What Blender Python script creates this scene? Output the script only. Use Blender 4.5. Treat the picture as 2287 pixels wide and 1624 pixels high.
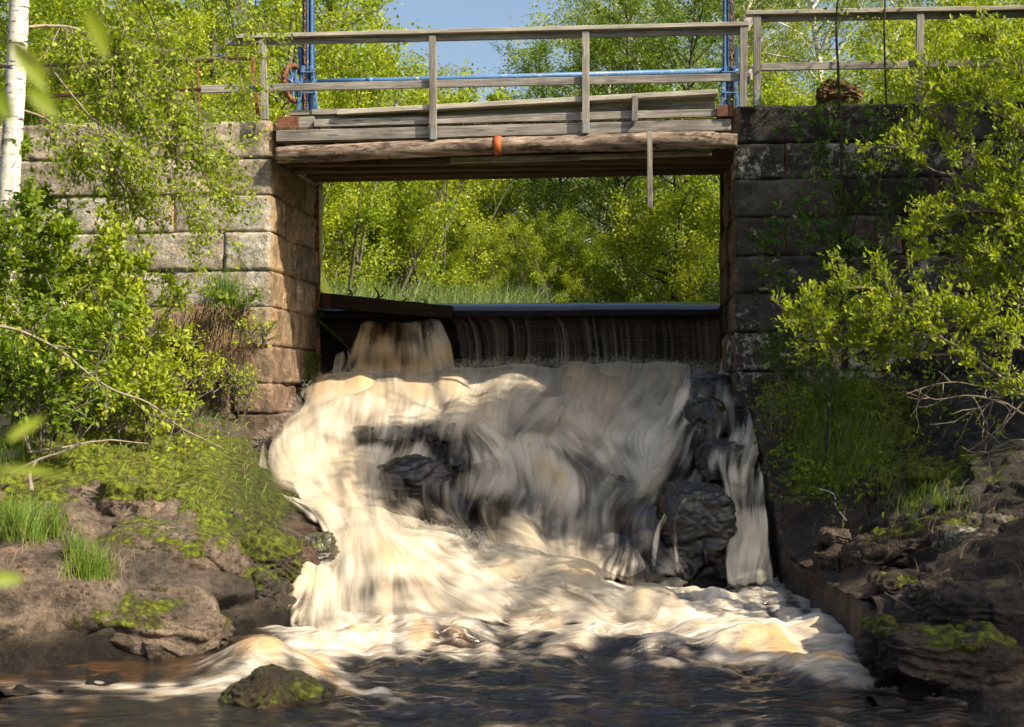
import bpy, bmesh, math, random
import numpy as np
from mathutils import Vector, Matrix

SC = bpy.context.scene
COL = SC.collection
for _o in list(bpy.data.objects):
    bpy.data.objects.remove(_o)
R_ = math.radians

# ------------------------------------------------------------------ camera
UW, VH, FP, CAMZ = 2287.0, 1624.0, 3200.0, 1.7      # photo grid used for measuring, focal length in that grid
PITCH = math.atan(70 / FP)
cam_d = bpy.data.cameras.new('camera')
cam = bpy.data.objects.new('camera', cam_d)
COL.objects.link(cam)
cam.location = (0, 0, CAMZ)
cam.rotation_euler = (R_(90) + PITCH, 0, 0)
cam_d.sensor_width = 36
cam_d.lens = FP / UW * 36
cam_d.clip_start = 0.05
cam_d.clip_end = 3000
cam_d.dof.use_dof = True
cam_d.dof.focus_distance = 15.0
cam_d.dof.aperture_fstop = 4.0
SC.camera = cam

# ------------------------------------------------------------------ light
SUN = Vector((0.88, -0.58, 0.98)).normalized()        # towards the sun
sun_el = math.asin(SUN.z)
w = bpy.data.worlds.new('World')
SC.world = w
w.use_nodes = True
nt = w.node_tree
sky = nt.nodes.new('ShaderNodeTexSky')
sky.sky_type = 'NISHITA'
sky.sun_disc = False
sky.sun_elevation = sun_el
sky.sun_rotation = math.atan2(SUN.x, SUN.y)
sky.air_density = 1.0
sky.dust_density = 4.0
sky.ozone_density = 1.0
nt.links.new(sky.outputs[0], nt.nodes['Background'].inputs[0])
nt.nodes['Background'].inputs[1].default_value = 0.13
sl = bpy.data.lights.new('sun', 'SUN')
sl.energy = 5.0
sl.angle = R_(0.6)
sl.color = (1.0, 0.88, 0.68)
so = bpy.data.objects.new('sun', sl)
COL.objects.link(so)
so.rotation_euler = SUN.to_track_quat('Z', 'Y').to_euler()
so.location = (10, -5, 20)
SC.view_settings.view_transform = 'Standard'
SC.view_settings.look = 'None'
SC.view_settings.exposure = 0.62
SC.view_settings.gamma = 1.0
SC.render.engine = 'CYCLES'
cy = SC.cycles
cy.max_bounces = 7
cy.diffuse_bounces = 3
cy.glossy_bounces = 3
cy.transmission_bounces = 3
cy.transparent_max_bounces = 24
cy.caustics_reflective = False
cy.caustics_refractive = False
cy.sample_clamp_indirect = 4.0
cy.use_adaptive_sampling = True
cy.adaptive_threshold = 0.02
cy.use_denoising = True

# ------------------------------------------------------------------ measuring helpers
CP, SP = math.cos(PITCH), math.sin(PITCH)
def ray(u, v):
    x = (u - UW / 2) / FP
    y = -(v - VH / 2) / FP
    return np.array([x, CP - y * SP, SP + y * CP])
def P(u, v, Y):                                        # point of the photo grid at distance Y
    r = ray(u, v)
    return np.array([0, 0, CAMZ]) + r * (Y / r[1])
def Pz(u, v, z):                                       # ... at height z
    r = ray(u, v)
    return np.array([0, 0, CAMZ]) + r * ((z - CAMZ) / r[2])
TB = R_(5.5)
BX = np.array([math.cos(TB), -math.sin(TB), 0.0])      # along the bridge
BY = np.array([math.sin(TB), math.cos(TB), 0.0])       # upstream
BO = np.array([0, 16.0, 0])
def Pb(u, v, b):                                       # ... on the plane b metres behind the abutment faces
    r = ray(u, v)
    c0 = np.array([0, 0, CAMZ])
    t = (b - np.dot(c0 - BO, BY)) / np.dot(r, BY)
    return c0 + r * t
def L2W(a, b, z):
    return BO + BX * a + BY * b + np.array([0, 0, z])
def toab(p):
    d = np.asarray(p) - BO
    return float(np.dot(d, BX)), float(np.dot(d, BY))
def proj(p):                                           # world (n,3) -> photo grid
    d = np.asarray(p, float) - np.array([0, 0, CAMZ])
    f = d[..., 1] * CP + d[..., 2] * SP
    up = -d[..., 1] * SP + d[..., 2] * CP
    return UW / 2 + FP * d[..., 0] / f, VH / 2 - FP * up / f

# ------------------------------------------------------------------ noise
def _h(ix, iy, iz, s):
    n = (ix.astype(np.uint32) * np.uint32(374761393) + iy.astype(np.uint32) * np.uint32(668265263)
         + iz.astype(np.uint32) * np.uint32(2147483647) + np.uint32((s * 974634777) & 0xffffffff))
    n = (n ^ (n >> np.uint32(13))) * np.uint32(1274126177)
    n = (n ^ (n >> np.uint32(16))) * np.uint32(2246822519)
    n = n ^ (n >> np.uint32(15))
    return n.astype(np.float64) / 4294967295.0
def vn(p, s=0):
    p = np.asarray(p, float)
    i = np.floor(p).astype(np.int64)
    f = p - i
    f = f * f * f * (f * (f * 6 - 15) + 10)
    x, y, z = i[..., 0], i[..., 1], i[..., 2]
    r = 0
    for dx in (0, 1):
        wx = f[..., 0] if dx else 1 - f[..., 0]
        for dy in (0, 1):
            wy = f[..., 1] if dy else 1 - f[..., 1]
            for dz in (0, 1):
                wz = f[..., 2] if dz else 1 - f[..., 2]
                r = r + wx * wy * wz * _h(x + dx, y + dy, z + dz, s)
    return r * 2 - 1
def fbm(p, o=4, s=0, g=0.5):
    p = np.asarray(p, float)
    a, r, t = 1.0, 0, 0
    for k in range(o):
        r = r + a * vn(p * 2 ** k + 17.3 * k, s + k)
        t += a
        a *= g
    return r / t
def sst(a, b, x):
    t = np.clip((x - a) / (b - a), 0, 1)
    return t * t * (3 - 2 * t)

def worley(p, s=0):
    """nearest-cell random value, edge distance, and offset to the cell centre"""
    p = np.asarray(p, float)
    i = np.floor(p).astype(np.int64)
    f1 = np.full(p.shape[:-1], 9.0); f2 = f1.copy(); rv = np.zeros_like(f1); off = np.zeros_like(p)
    for dx in (-1, 0, 1):
        for dy in (-1, 0, 1):
            for dz in (-1, 0, 1):
                c = i + np.array([dx, dy, dz])
                h = [_h(c[..., 0], c[..., 1], c[..., 2], s + k) for k in (1, 2, 3, 4)]
                d = c + np.stack(h[:3], -1) - p
                r = np.sqrt((d ** 2).sum(-1))
                m = r < f1
                f2 = np.where(m, f1, np.minimum(f2, r))
                f1 = np.where(m, r, f1); rv = np.where(m, h[3], rv); off = np.where(m[..., None], d, off)
    return rv, f2 - f1, off
def fracture(p, s=0, warp=0.25):
    """blocky broken-rock height field, about -1..1"""
    q = p + warp * np.stack([fbm(p * 1.1 + 5 * k, 3, s + k) for k in range(3)], -1)
    rv, ed, off = worley(q, s)
    tilt = (off[..., 0] * (rv * 7 % 1 - .5) + off[..., 1] * (rv * 13 % 1 - .5) + off[..., 2] * (rv * 29 % 1 - .5)) * 1.6
    return (rv - 0.5) * 1.2 + tilt - 0.22 * (1 - sst(0.0, 0.16, ed))

def flaky(p, s=0):
    """weathered, layered relief: ridges and ledges of several sizes"""
    q = p + 0.35 * np.stack([fbm(p * 0.9 + 7 * k, 3, s + k) for k in range(3)], -1)
    r1 = 1 - np.abs(fbm(q * np.array([1.0, 1.2, 2.6]), 4, s + 11)) * 3.2
    lay = (q[..., 2] * 3.1 + q[..., 1] * 0.9 + 0.6 * fbm(q * 0.8, 3, s + 12)) * 1.6
    st = np.floor(lay) + sst(0.25, 0.75, lay - np.floor(lay))
    step = st - lay
    return 0.6 * r1 + 0.9 * step + 0.35 * fbm(q * 5, 4, s + 13)

# ------------------------------------------------------------------ mesh helpers
def link(o, parent=None):
    COL.objects.link(o)
    if parent is not None:
        o.parent = parent
    return o
def tag(o, label=None, cat=None, group=None, kind=None):
    if label: o['label'] = label
    if cat: o['category'] = cat
    if group: o['group'] = group
    if kind: o['kind'] = kind
    return o
def empty(name, loc=(0, 0, 0)):
    o = bpy.data.objects.new(name, None)
    o.empty_display_size = 0.1
    o.location = tuple(float(c) for c in loc)
    COL.objects.link(o)
    return o
def mk(name, V, Fs, mat, parent=None, smooth=True, attrs=None, uv=None, origin=None):
    """V (n,3) world points; Fs list of (m,k) index arrays; attrs {name:(domain,array)}"""
    V = np.asarray(V, np.float32)
    off = np.zeros(3, np.float32)
    if parent is not None:
        pl = Vector((0, 0, 0))
        q = parent
        while q is not None:
            pl += q.location
            q = q.parent
        off = np.array(pl, np.float32)
    if origin is None:
        origin = off
        loc = (0, 0, 0)
    else:
        origin = np.asarray(origin, np.float32)
        loc = tuple(float(c) for c in (origin - off))
    me = bpy.data.meshes.new(name)
    me.vertices.add(len(V))
    me.vertices.foreach_set('co', (V - origin).astype(np.float32).ravel())
    tot = sum(f.size for f in Fs)
    npoly = sum(len(f) for f in Fs)
    me.loops.add(tot)
    me.loops.foreach_set('vertex_index', np.concatenate([f.ravel() for f in Fs]).astype(np.int32))
    me.polygons.add(npoly)
    st, c = [], 0
    for f in Fs:
        st.append(c + np.arange(len(f)) * f.shape[1])
        c += f.size
    me.polygons.foreach_set('loop_start', np.concatenate(st).astype(np.int32))
    if smooth:
        me.polygons.foreach_set('use_smooth', np.ones(npoly, bool))
    me.update(calc_edges=True)
    if attrs:
        for k, (dom, arr) in attrs.items():
            arr = np.asarray(arr, np.float32)
            if arr.ndim == 2:
                at = me.attributes.new(k, 'FLOAT_COLOR', dom)
                a4 = np.ones((len(arr), 4), np.float32)
                a4[:, :3] = arr
                at.data.foreach_set('color', a4.ravel())
            else:
                at = me.attributes.new(k, 'FLOAT', dom)
                at.data.foreach_set('value', arr.ravel())
    if uv is not None:
        ul = me.uv_layers.new(name='UVMap')
        idx = np.concatenate([f.ravel() for f in Fs])
        ul.data.foreach_set('uv', np.asarray(uv, np.float32)[idx].ravel())
    me.materials.append(mat)
    o = bpy.data.objects.new(name, me)
    o.location = loc
    link(o, parent)
    return o
def gridF(nr, nc, flip=False):
    i = np.arange(nr - 1)[:, None] * nc + np.arange(nc - 1)[None, :]
    i = i.ravel()
    f = np.stack([i, i + 1, i + nc + 1, i + nc], 1)
    return f[:, ::-1] if flip else f
def gnormals(G):
    du = np.gradient(G, axis=1)
    dv = np.gradient(G, axis=0)
    n = np.cross(du, dv)
    n /= np.linalg.norm(n, axis=2, keepdims=True) + 1e-9
    return n
def catmull(pts, n, par=None):
    pts = np.asarray(pts, float)
    m = len(pts)
    if par is None:
        fl = pts.reshape(m, -1)
        d = np.linalg.norm(np.diff(fl, axis=0), axis=1)
        d = d / (1 if fl.shape[1] <= 3 else math.sqrt(fl.shape[1] / 3)) + 1e-6
        par = np.concatenate([[0], np.cumsum(d)])
        par /= par[-1]
    t = np.linspace(0, 1, n)
    k = np.clip(np.searchsorted(par, t, side='right') - 1, 0, m - 2)
    tan = np.zeros_like(pts)
    shp = (-1,) + (1,) * (pts.ndim - 1)
    dp = np.diff(par)
    sl_ = np.diff(pts, axis=0) / dp.reshape(shp)
    tan[0], tan[-1] = sl_[0], sl_[-1]
    if m > 2:
        w0 = dp[:-1].reshape(shp)
        w1 = dp[1:].reshape(shp)
        tan[1:-1] = (sl_[:-1] * w1 + sl_[1:] * w0) / (w0 + w1)
    h = dp[k].reshape(shp)
    x = ((t - par[k]) / dp[k]).reshape(shp)
    a, b = pts[k], pts[k + 1]
    ta, tb = tan[k] * h, tan[k + 1] * h
    return (2 * x**3 - 3 * x**2 + 1) * a + (x**3 - 2 * x**2 + x) * ta + (-2 * x**3 + 3 * x**2) * b + (x**3 - x**2) * tb
def loft(keys, nc, nr):
    rows = []
    for k in keys:
        pts = np.array([P(*q) for q in k])
        # parameter follows the photo's u so that neighbouring keys line up
        rows.append(catmull(pts, nc))
    return catmull(np.array(rows), nr)
def frame_from(d, up=(0, 0, 1)):
    x = Vector(d).normalized()
    z = Vector(up)
    y = z.cross(x)
    if y.length < 1e-4:
        y = Vector((0, 1, 0)).cross(x)
    y.normalize()
    z = x.cross(y)
    return x, y, z
def beam(name, p0, p1, dep, hgt, mat, parent, up=(0, 0, 1), bev=0.004, wob=0.0, seed=0, taper=1.0):
    """timber from p0 to p1 (centre line); dep = across, hgt = along up"""
    p0 = Vector([float(c) for c in p0]); p1 = Vector([float(c) for c in p1])
    x, y, z = frame_from(p1 - p0, up)
    L = (p1 - p0).length
    n = max(2, int(L / 0.12)) if wob else 2
    bm = bmesh.new()
    rng = random.Random(seed)
    rings = []
    for i in range(n):
        t = i / (n - 1)
        k = 1 + (taper - 1) * t
        ox = rng.uniform(-1, 1) * wob if 0 < i < n - 1 else 0
        oz = rng.uniform(-1, 1) * wob if 0 < i < n - 1 else 0
        rings.append([bm.verts.new((t * L - L / 2, sy * dep / 2 * k + ox, sz * hgt / 2 * k + oz))
                      for sy, sz in ((-1, -1), (1, -1), (1, 1), (-1, 1))])
    for a, b in zip(rings[:-1], rings[1:]):
        for i in range(4):
            bm.faces.new((a[i], a[(i + 1) % 4], b[(i + 1) % 4], b[i]))
    bm.faces.new(rings[0][::-1]); bm.faces.new(rings[-1])
    bm.normal_update()
    ed = [e for e in bm.edges if len(e.link_faces) == 2 and e.calc_face_angle(0) > 0.7]
    bmesh.ops.bevel(bm, geom=ed, offset=bev, segments=1, affect='EDGES')
    bmesh.ops.recalc_face_normals(bm, faces=bm.faces)
    me = bpy.data.meshes.new(name)
    bm.to_mesh(me); bm.free()
    me.materials.append(mat)
    o = bpy.data.objects.new(name, me)
    link(o, parent)
    off = Vector((0, 0, 0)); q = parent
    while q is not None:
        off += q.location if q.type == 'EMPTY' else Vector((0, 0, 0))
        q = q.parent
    M = Matrix((x, y, z)).transposed().to_4x4()
    M.translation = (p0 + p1) / 2 - off
    if parent is not None and parent.type != 'EMPTY':
        M2 = M.copy(); M2.translation = (p0 + p1) / 2
        o.matrix_parent_inverse = parent_world(parent).inverted()
        o.matrix_basis = M2
    else:
        o.matrix_basis = M
    return o
def parent_world(o):
    m = o.matrix_parent_inverse @ o.matrix_basis if o.parent else o.matrix_basis.copy()
    if o.parent:
        m = parent_world(o.parent) @ m
    return m

def tubes(segs, n=5):
    """segs: list of (p0,p1,r0,r1,t0,t1) -> V,F (vectorised frusta)"""
    if not len(segs):
        return np.zeros((0, 3)), [np.zeros((0, 4), int)]
    A = np.array([np.concatenate([s[0], s[1], [s[2], s[3]], s[4], s[5]]) for s in segs])
    p0, p1, r0, r1, t0, t1 = A[:, :3], A[:, 3:6], A[:, 6:7], A[:, 7:8], A[:, 8:11], A[:, 11:14]
    ang = np.arange(n) * 2 * math.pi / n
    def ring(p, r, t):
        t = t / (np.linalg.norm(t, axis=1, keepdims=True) + 1e-9)
        ref = np.array([0.35, 0.9, 0.17]); ref = ref / np.linalg.norm(ref)
        a = np.cross(t, ref); a /= np.linalg.norm(a, axis=1, keepdims=True) + 1e-9
        b = np.cross(t, a)
        return p[:, None] + r[:, None] * (a[:, None] * np.cos(ang)[None, :, None] + b[:, None] * np.sin(ang)[None, :, None])
    V = np.concatenate([ring(p0, r0, t0), ring(p1, r1, t1)], 1).reshape(-1, 3)
    base = np.arange(len(segs))[:, None] * 2 * n
    i = np.arange(n)[None, :]
    j = (i + 1) % n
    F = np.stack([base + i, base + j, base + n + j, base + n + i], 2).reshape(-1, 4)
    return V, [F]
def poly2segs(pts, rad):
    pts = np.asarray(pts, float)
    t = np.gradient(pts, axis=0)
    rad = np.broadcast_to(rad, (len(pts),)) if np.ndim(rad) == 0 else rad
    return [(pts[i], pts[i + 1], rad[i], rad[i + 1], t[i], t[i + 1]) for i in range(len(pts) - 1)]
def closed_tube(pts, rad, n=8):
    """one solid tube with caps: V,F"""
    pts = np.asarray(pts, float); m = len(pts)
    t = np.gradient(pts, axis=0); t /= np.linalg.norm(t, axis=1, keepdims=True)
    rad = np.broadcast_to(np.asarray(rad, float), (m,))
    ref = np.array([0.35, 0.9, 0.17]) if abs(t[0][1]) < 0.8 else np.array([0.1, 0.1, 0.99])
    a = np.cross(t, ref); a /= np.linalg.norm(a, axis=1, keepdims=True)
    b = np.cross(t, a)
    ang = np.arange(n) * 2 * math.pi / n
    V = (pts[:, None] + rad[:, None, None] * (a[:, None] * np.cos(ang)[None, :, None] + b[:, None] * np.sin(ang)[None, :, None])).reshape(-1, 3)
    i = np.arange(n); j = (i + 1) % n
    F = np.concatenate([np.stack([k * n + i, k * n + j, (k + 1) * n + j, (k + 1) * n + i], 1) for k in range(m - 1)])
    c = len(V)
    V = np.concatenate([V, pts[:1], pts[-1:]])
    T = np.concatenate([np.stack([j, i, np.full(n, c)], 1), np.stack([(m - 1) * n + i, (m - 1) * n + j, np.full(n, c + 1)], 1)])
    return V, [F, T]
class Acc:
    """collects pieces into ONE mesh (quads and triangles)"""
    def __init__(s): s.V, s.Q, s.T, s.n, s.at = [], [], [], 0, {}
    def add(s, V, Fs, **at):
        s.V.append(np.asarray(V, float))
        for f in Fs:
            (s.Q if f.shape[1] == 4 else s.T).append(np.asarray(f) + s.n)
        for k, a in at.items():
            s.at.setdefault(k, []).append(np.asarray(a, float))
        s.n += len(V)
        return s
    def build(s, name, mat, parent=None, smooth=True, origin=None):
        Fs = []
        if s.Q: Fs.append(np.concatenate(s.Q))
        if s.T: Fs.append(np.concatenate(s.T))
        at = {k: ('POINT', np.concatenate(a)) for k, a in s.at.items()}
        return mk(name, np.concatenate(s.V), Fs, mat, parent, smooth, at, origin=origin)
def boxVF(c, ax, ay, az):
    """box from centre and three half-axis vectors"""
    c, ax, ay, az = [np.asarray(q, float) for q in (c, ax, ay, az)]
    V = np.array([c + sx * ax + sy * ay + sz * az for sx in (-1, 1) for sy in (-1, 1) for sz in (-1, 1)])
    F = np.array([[0, 1, 3, 2], [4, 6, 7, 5], [0, 4, 5, 1], [2, 3, 7, 6], [0, 2, 6, 4], [1, 5, 7, 3]])
    return V, [F]
_cs = {}
def cubesphere(n):
    if n in _cs: return _cs[n]
    g = np.linspace(-1, 1, n)
    a, b = np.meshgrid(g, g, indexing='ij')
    o = np.ones_like(a)
    faces = [(o, a, b), (-o, b, a), (b, o, a), (a, -o, b), (a, b, o), (b, a, -o)]
    V = np.concatenate([np.stack(f, -1).reshape(-1, 3) for f in faces])
    F = np.concatenate([gridF(n, n, flip=True) + k * n * n for k in range(6)])
    key = np.round(V * 1000).astype(int)
    _, ui, inv = np.unique(key, axis=0, return_index=True, return_inverse=True)
    V = V[ui]; F = inv.ravel()[F]
    _cs[n] = (V, F)
    return _cs[n]
def rockVF(c, ax, ay, az, n=24, k=4.0, amp=0.08, fr=1.5, seed=0, crack=0.0, frac=1.0):
    """rounded block; ax, ay, az half-axis vectors; k = squareness; returns V,F and object-space normals"""
    V, F = cubesphere(n)
    q = np.tan(V * 0.7) / math.tan(0.7) if k < 6 else V
    r = (np.abs(q) ** k).sum(1) ** (1 / k)
    d = q / r[:, None]
    A = np.array([ax, ay, az], float)
    W = d @ A + np.asarray(c, float)
    nn = d ** 3 if k > 3 else d
    s = np.linalg.norm(A, axis=1)
    nrm = (nn / s[None, :] ** 1) @ (A / s[:, None])
    nrm /= np.linalg.norm(nrm, axis=1, keepdims=True) + 1e-9
    h = fbm(W * fr + seed * 3.7, 5, seed)
    if crack:
        rg = 1 - np.abs(fbm(W * fr * 1.3 + 9 + seed, 3, seed + 5)) * 4
        h = h - crack * np.clip(rg, 0, 1) ** 2
    # blocky facets
    h2 = np.round(fbm(W * fr * 0.8 + 31, 2, seed + 9) * 4) / 4
    h3 = fracture(W * fr * 0.9 + seed * 1.3, seed) * 0.50 + flaky(W * fr * 1.3 + seed * 2.1, seed + 3) * 0.42
    W = W + nrm * (amp * (0.75 * h + 0.3 * h2 * frac + h3 * frac) + 0.05 * amp * fbm(W * fr * 9, 3, seed + 4))[:, None]
    return W, [F], nrm

# ------------------------------------------------------------------ materials
def newmat(name):
    m = bpy.data.materials.new(name)
    m.use_nodes = True
    t = m.node_tree
    t.nodes.clear()
    out = t.nodes.new('ShaderNodeOutputMaterial')
    return m, t, out
class NB:
    def __init__(s, t): s.t = t
    def n(s, typ, **kw):
        x = s.t.nodes.new('ShaderNode' + typ)
        for k, v in kw.items():
            if k.startswith('i_'):
                key = k[2:]
                x.inputs[int(key) if key.isdigit() else key].default_value = v
            else:
                setattr(x, k, v)
        return x
    def l(s, a, b): s.t.links.new(a, b)
    def noise(s, vec, scale, detail=4, rough=0.55, dist=0.0):
        x = s.n('TexNoise'); x.inputs['Scale'].default_value = scale
        x.inputs['Detail'].default_value = detail; x.inputs['Roughness'].default_value = rough
        x.inputs['Distortion'].default_value = dist
        if vec is not None: s.l(vec, x.inputs['Vector'])
        return x.outputs['Fac']
    def mapv(s, vec, scale=(1, 1, 1), loc=(0, 0, 0)):
        x = s.n('Mapping'); x.inputs['Scale'].default_value = scale; x.inputs['Location'].default_value = loc
        s.l(vec, x.inputs['Vector']); return x.outputs[0]
    def ramp(s, fac, stops, interp='LINEAR'):
        x = s.n('ValToRGB'); x.color_ramp.interpolation = interp
        e = x.color_ramp.elements
        while len(e) > 1: e.remove(e[-1])
        e[0].position = stops[0][0]; e[0].color = c4(stops[0][1])
        for p, c in stops[1:]:
            q = e.new(p); q.color = c4(c)
        s.l(fac, x.inputs[0]); return x.outputs[0]
    def mix(s, fac, a, b, mode='MIX'):
        x = s.n('Mix', data_type='RGBA', blend_type=mode)
        for sock, v in ((x.inputs[0], fac), (x.inputs[6], a), (x.inputs[7], b)):
            if hasattr(v, 'is_output'): s.l(v, sock)
            elif isinstance(v, (int, float)): sock.default_value = v if sock.type == 'VALUE' else (v, v, v, 1)
            else: sock.default_value = c4(v)
        return x.outputs[2]
    def math(s, op, a, b=None, c=None, clamp=False):
        x = s.n('Math', operation=op, use_clamp=clamp)
        for i, v in enumerate((a, b, c)):
            if v is None: continue
            if hasattr(v, 'is_output'): s.l(v, x.inputs[i])
            else: x.inputs[i].default_value = v
        return x.outputs[0]
    def maprange(s, v, a, b, c=0.0, d=1.0, smooth=True):
        x = s.n('MapRange', interpolation_type='SMOOTHSTEP' if smooth else 'LINEAR')
        s.l(v, x.inputs[0])
        for i, q in enumerate((a, b, c, d)): x.inputs[i + 1].default_value = q
        return x.outputs[0]
    def attr(s, name): return s.n('Attribute', attribute_name=name)
    def bump(s, h, strength=0.5, dist=0.01, nrm=None):
        x = s.n('Bump'); x.inputs['Strength'].default_value = strength; x.inputs['Distance'].default_value = dist
        s.l(h, x.inputs['Height'])
        if nrm is not None: s.l(nrm, x.inputs['Normal'])
        return x.outputs[0]
def c4(c):
    if isinstance(c, (int, float)): return (c, c, c, 1)
    return tuple(c) if len(c) == 4 else tuple(c) + (1,)
def pbsdf(b, out, col=None, rough=0.8, normal=None, spec=0.3, alpha=None, metal=0.0, trans=None):
    p = b.n('BsdfPrincipled')
    if hasattr(col, 'is_output'): b.l(col, p.inputs['Base Color'])
    elif col is not None: p.inputs['Base Color'].default_value = c4(col)
    if hasattr(rough, 'is_output'): b.l(rough, p.inputs['Roughness'])
    else: p.inputs['Roughness'].default_value = rough
    p.inputs['Specular IOR Level'].default_value = spec
    p.inputs['Metallic'].default_value = metal
    if normal is not None: b.l(normal, p.inputs['Normal'])
    if alpha is not None:
        if hasattr(alpha, 'is_output'): b.l(alpha, p.inputs['Alpha'])
        else: p.inputs['Alpha'].default_value = alpha
    b.l(p.outputs[0], out.inputs[0])
    return p

def wood_mat(name, dark, mid, light, lich=0.35, pitch=0.0):
    m, t, out = newmat(name); b = NB(t)
    oc = b.n('TexCoord').outputs['Object']
    rnd = b.n('ObjectInfo').outputs['Random']
    off = b.n('VectorMath', operation='ADD'); b.l(oc, off.inputs[0])
    cx = b.n('CombineXYZ'); b.l(b.math('MULTIPLY', rnd, 37.0), cx.inputs[0]); b.l(b.math('MULTIPLY', rnd, 11.0), cx.inputs[1])
    b.l(cx.outputs[0], off.inputs[1])
    v = off.outputs[0]
    g1 = b.noise(b.mapv(v, (1.2, 22, 22)), 1.0, 6, 0.65, 0.6)
    g2 = b.noise(b.mapv(v, (4, 110, 110)), 1.0, 3, 0.6, 0.3)
    g3 = b.noise(v, 2.2, 4, 0.6)
    col = b.ramp(g1, [(0.28, dark), (0.5, mid), (0.72, light)])
    col = b.mix(b.maprange(g2, 0.35, 0.62), b.mix(0.55, col, dark), col)
    col = b.mix(b.maprange(g3, 0.35, 0.7), col, b.mix(0.5, col, dark))
    # knots
    vo = b.n('TexVoronoi', feature='F1'); b.l(b.mapv(v, (1.6, 9, 9)), vo.inputs['Vector']); vo.inputs['Scale'].default_value = 1.0
    kn = b.maprange(vo.outputs['Distance'], 0.13, 0.08)
    col = b.mix(b.math('MULTIPLY', kn, 0.75), col, dark)
    # per timber tone
    col = b.mix(1.0, col, b.ramp(rnd, [(0, (0.78, 0.76, 0.74)), (1, (1.12, 1.08, 1.04))]), 'MULTIPLY')
    if lich:
        geo = b.n('NewGeometry')
        sx = b.n('SeparateXYZ'); b.l(geo.outputs['Normal'], sx.inputs[0])
        up = b.maprange(sx.outputs[2], 0.2, 0.9)
        ln = b.noise(oc, 38, 4, 0.7)
        lm = b.math('MULTIPLY', b.maprange(ln, 0.52, 0.62), b.math('ADD', b.math('MULTIPLY', up, lich), lich * 0.3))
        col = b.mix(lm, col, (0.42, 0.42, 0.33))
    if pitch:
        pn = b.noise(b.mapv(v, (3, 9, 9)), 1.0, 5, 0.7)
        col = b.mix(b.math('MULTIPLY', b.maprange(pn, 0.5, 0.62), pitch), col, (0.03, 0.018, 0.013))
    h = b.math('ADD', b.math('MULTIPLY', g1, 0.7), b.math('MULTIPLY', g2, 0.5))
    pbsdf(b, out, col, 0.85, b.bump(h, 0.7, 0.006), 0.2)
    return m
M_wood = wood_mat('weathered_wood', (0.12, 0.11, 0.10), (0.41, 0.39, 0.36), (0.62, 0.60, 0.56))
M_wood_lich = wood_mat('lichened_wood', (0.24, 0.225, 0.195), (0.58, 0.55, 0.47), (0.76, 0.73, 0.64), 0.9)
M_wood_brown = wood_mat('brown_timber', (0.035, 0.022, 0.014), (0.11, 0.075, 0.045), (0.22, 0.155, 0.095), 0.1)
M_wood_dark = wood_mat('wet_dark_timber', (0.008, 0.006, 0.004), (0.03, 0.02, 0.012), (0.07, 0.045, 0.025), 0.0)
M_log = wood_mat('old_log', (0.05, 0.034, 0.026), (0.33, 0.255, 0.20), (0.66, 0.57, 0.48), 0.1, 0.8)

def paint_mat(name, col, chip, amount=0.45, rough=0.45):
    m, t, out = newmat(name); b = NB(t)
    g = b.n('NewGeometry'); v = g.outputs['Position']
    n1 = b.noise(v, 14, 6, 0.7); n2 = b.noise(v, 3, 3, 0.6)
    c = b.mix(b.maprange(n2, 0.3, 0.7), col, tuple(x * 0.75 for x in col))
    c = b.mix(b.maprange(n1, 1 - amount, 1.04 - amount), c, chip)
    pbsdf(b, out, c, rough, b.bump(n1, 0.3, 0.003), 0.4)
    return m
M_blue = paint_mat('worn_blue_paint', (0.085, 0.20, 0.40), (0.30, 0.34, 0.38), 0.42)
M_bluedk = paint_mat('dark_blue_paint', (0.03, 0.09, 0.24), (0.10, 0.05, 0.03), 0.40)
M_rust = paint_mat('rusty_steel', (0.13, 0.05, 0.028), (0.30, 0.12, 0.05), 0.50, 0.85)
M_rusto = paint_mat('orange_rust', (0.24, 0.095, 0.055), (0.12, 0.05, 0.032), 0.50, 0.8)
M_orange = paint_mat('orange_band', (0.50, 0.12, 0.025), (0.22, 0.07, 0.03), 0.46, 0.6)
M_dark = paint_mat('dark_rust', (0.05, 0.02, 0.012), (0.14, 0.045, 0.02), 0.40, 0.85)
M_zinc = paint_mat('zinc_plate', (0.30, 0.36, 0.35), (0.16, 0.17, 0.15), 0.45, 0.6)
M_signal = paint_mat('signal_plastic', (0.75, 0.16, 0.02), (0.8, 0.55, 0.02), 0.55, 0.4)

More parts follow.
